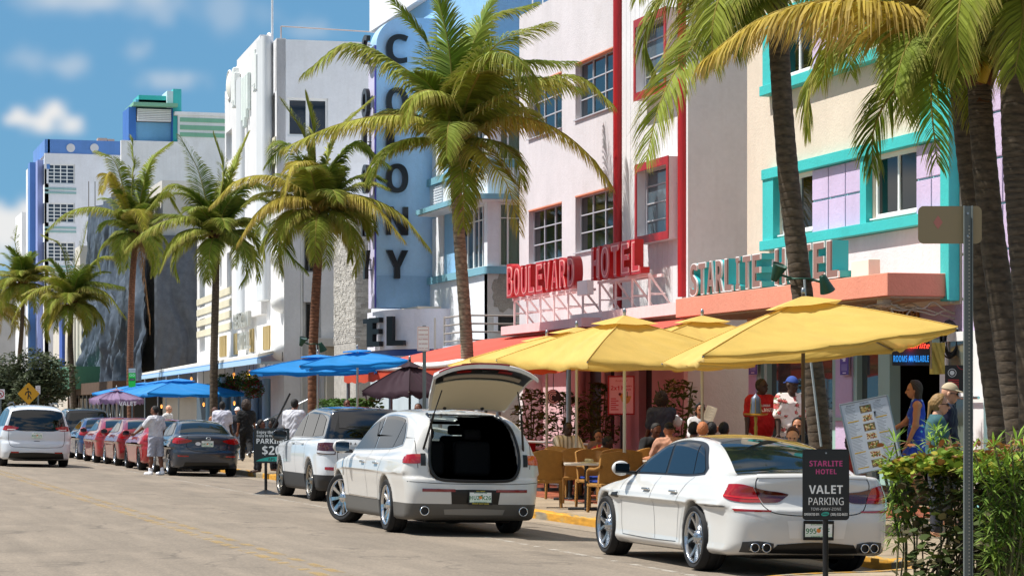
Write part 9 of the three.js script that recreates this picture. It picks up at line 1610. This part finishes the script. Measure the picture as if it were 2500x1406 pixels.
for(const [x,y,D,l,s] of [[548,935,93,'hanging basket of greenery left under the white terrace roof',61],[570,940,92,'hanging basket with red blooms under the white terrace roof',62],[602,928,91,'small hanging basket with red blooms right under the white roof',63],[618,948,90,'leafy green hanging plant at the right end of the white terrace',64]]){const p=P(x,y,D),o=thing('hanging_basket',l,'plant',p.x,p.y,p.z),r=rng(s);M('pot',new THREE.SphereGeometry(0.2,14,8,0,2*PI,PI / 2,PI / 2),std(0x4a3020,0.8),o);M('hanger',bar(v3(0,0,0),v3(0,3.4 - p.y,0),0.01,4),DARKMETAL,o);tag(M('leaves',leafCloud(500,(q)=>inBall(q).multiply(v3(0.42,0.38,0.42)),0.075,s % 2?[[0.05,0.12,0.02],[0.08,0.16,0.03]]:[[0.06,0.13,0.02],[0.08,0.16,0.03],[0.35,0.03,0.03]],r),LEAF,o),null,null,null,'stuff');}
for(const [i,[x,y,D]] of [[466,925,97],[570,914,93],[608,908,91],[496,987,96],[571,984,93],[393,992,99]].entries()){const p=P(x,y,D),o=thing('bulb_lamp',['leftmost warm bulb under the white terrace roof','warm bulb above the hanging baskets','rightmost warm bulb under the white terrace roof','low warm bulb behind the dark palm trunk','low warm bulb right of the dark trunk','low warm bulb above the red cars'][i],'lamp',p.x,p.y,p.z);M('bulb',new THREE.SphereGeometry(0.06,12,8).scale(0.8,1.3,0.8),std(0x6a3a10,0.4,{emissive:new THREE.Color(1,0.4,0.08),emissiveIntensity:1.1}),o);M('flex',bar(v3(0,0.06,0),v3(0,Math.max(0.3,3.4 - p.y),0),0.01,4),BLACK,o);const l=new THREE.PointLight(0xffa050,0.5);l.position.set(0,-0.12,0);l.castShadow=true;l.name='bulb_light';o.add(l);}
{const a=P(660,895,84),o=thing('heart_sign','grey sign board with a white heart before the white annex','sign',a.x,a.y,a.z,-TH);signPlate(o,'sign_panel',0.95,0.36,0.01,(c,W,H)=>{c.fillStyle='#9aa6ae';c.fillRect(0,0,W,H);c.fillStyle='#eef0f0';c.beginPath();c.moveTo(W*0.2,H*0.8);c.bezierCurveTo(W*0.02,H*0.45,W*0.12,H*0.1,W*0.2,H*0.32);c.bezierCurveTo(W*0.28,H*0.1,W*0.38,H*0.45,W*0.2,H*0.8);c.fill();centre(c,'CVI.CHE',W*0.64,H*0.5,`bold ${H * 0.6}px sans-serif`,'#eef0f0',W*0.55);},{px:256});M('hanger',[bar(v3(-0.4,0.18,0),v3(-0.4,0.5,0),0.015,5),bar(v3(0.4,0.18,0),v3(0.4,0.5,0),0.015,5)],DARKMETAL,o);}
{const p=walkAt(850,66),o=thing('planter_hedge','dark green clipped hedge below the red awning','hedge',p.x,p.y,p.z);M('planter',rbox(-0.3,0.3,0,0.6,-2.6,2.6,0.02),wallMat(0xb8b4ac),o);tag(M('foliage',leafCloud(4200,(r)=>v3((r()- 0.5)*0.7,0.6 +r()*1.3,(r()- 0.5)*5.4),0.06,[[0.05,0.12,0.02],[0.08,0.17,0.03],[0.04,0.08,0.015]],rng(71),{round:true}),LEAF,o),null,null,null,'stuff');}
{const p=P(690,1010,82),o=thing('stair_rail','grey stair railing climbing to the white annex porch','railing',p.x,WALK,p.z,-TH),b=[];for(let i=0;i<12;i++)M('baluster',bar(v3(-1.1 +i*0.18,i*0.09,0),v3(-1.1 +i*0.18,0.95 +i*0.09,0),0.015,5),METAL,o);for(const y of [0.1,0.95])M('handrail',bar(v3(-1.2,y,0),v3(1,y +1.08,0),0.028,6),METAL,o);for(let i=0;i<6;i++)M('step',rbox(-1 +i*0.33,1.6,i*0.17,(i +1)*0.17 - 0.002,-1.6,-0.05,0.01,1),wallMat(0xc9c5bd),o);}
{// white balustrade of the terrace with dark slats
  const o=thing('terrace_screen','white slatted screen in front of the farther blue umbrellas','screen',14.0,WALK,-94),w=FRAME_WHITE;for(const y of [0.05,1.0])M('rail',rbox(-0.04,0.04,y,y +0.08,-7,7,0.01,1),w,o);for(let i=0;i<22;i++)M('slat',rbox(-0.03,0.03,0.131,0.998,-6.9 +i*0.64,-6.6 +i*0.64,0.006,1),i % 3?w:std(0x2c3338,0.6),o);}
renderer.render(scene,camera);
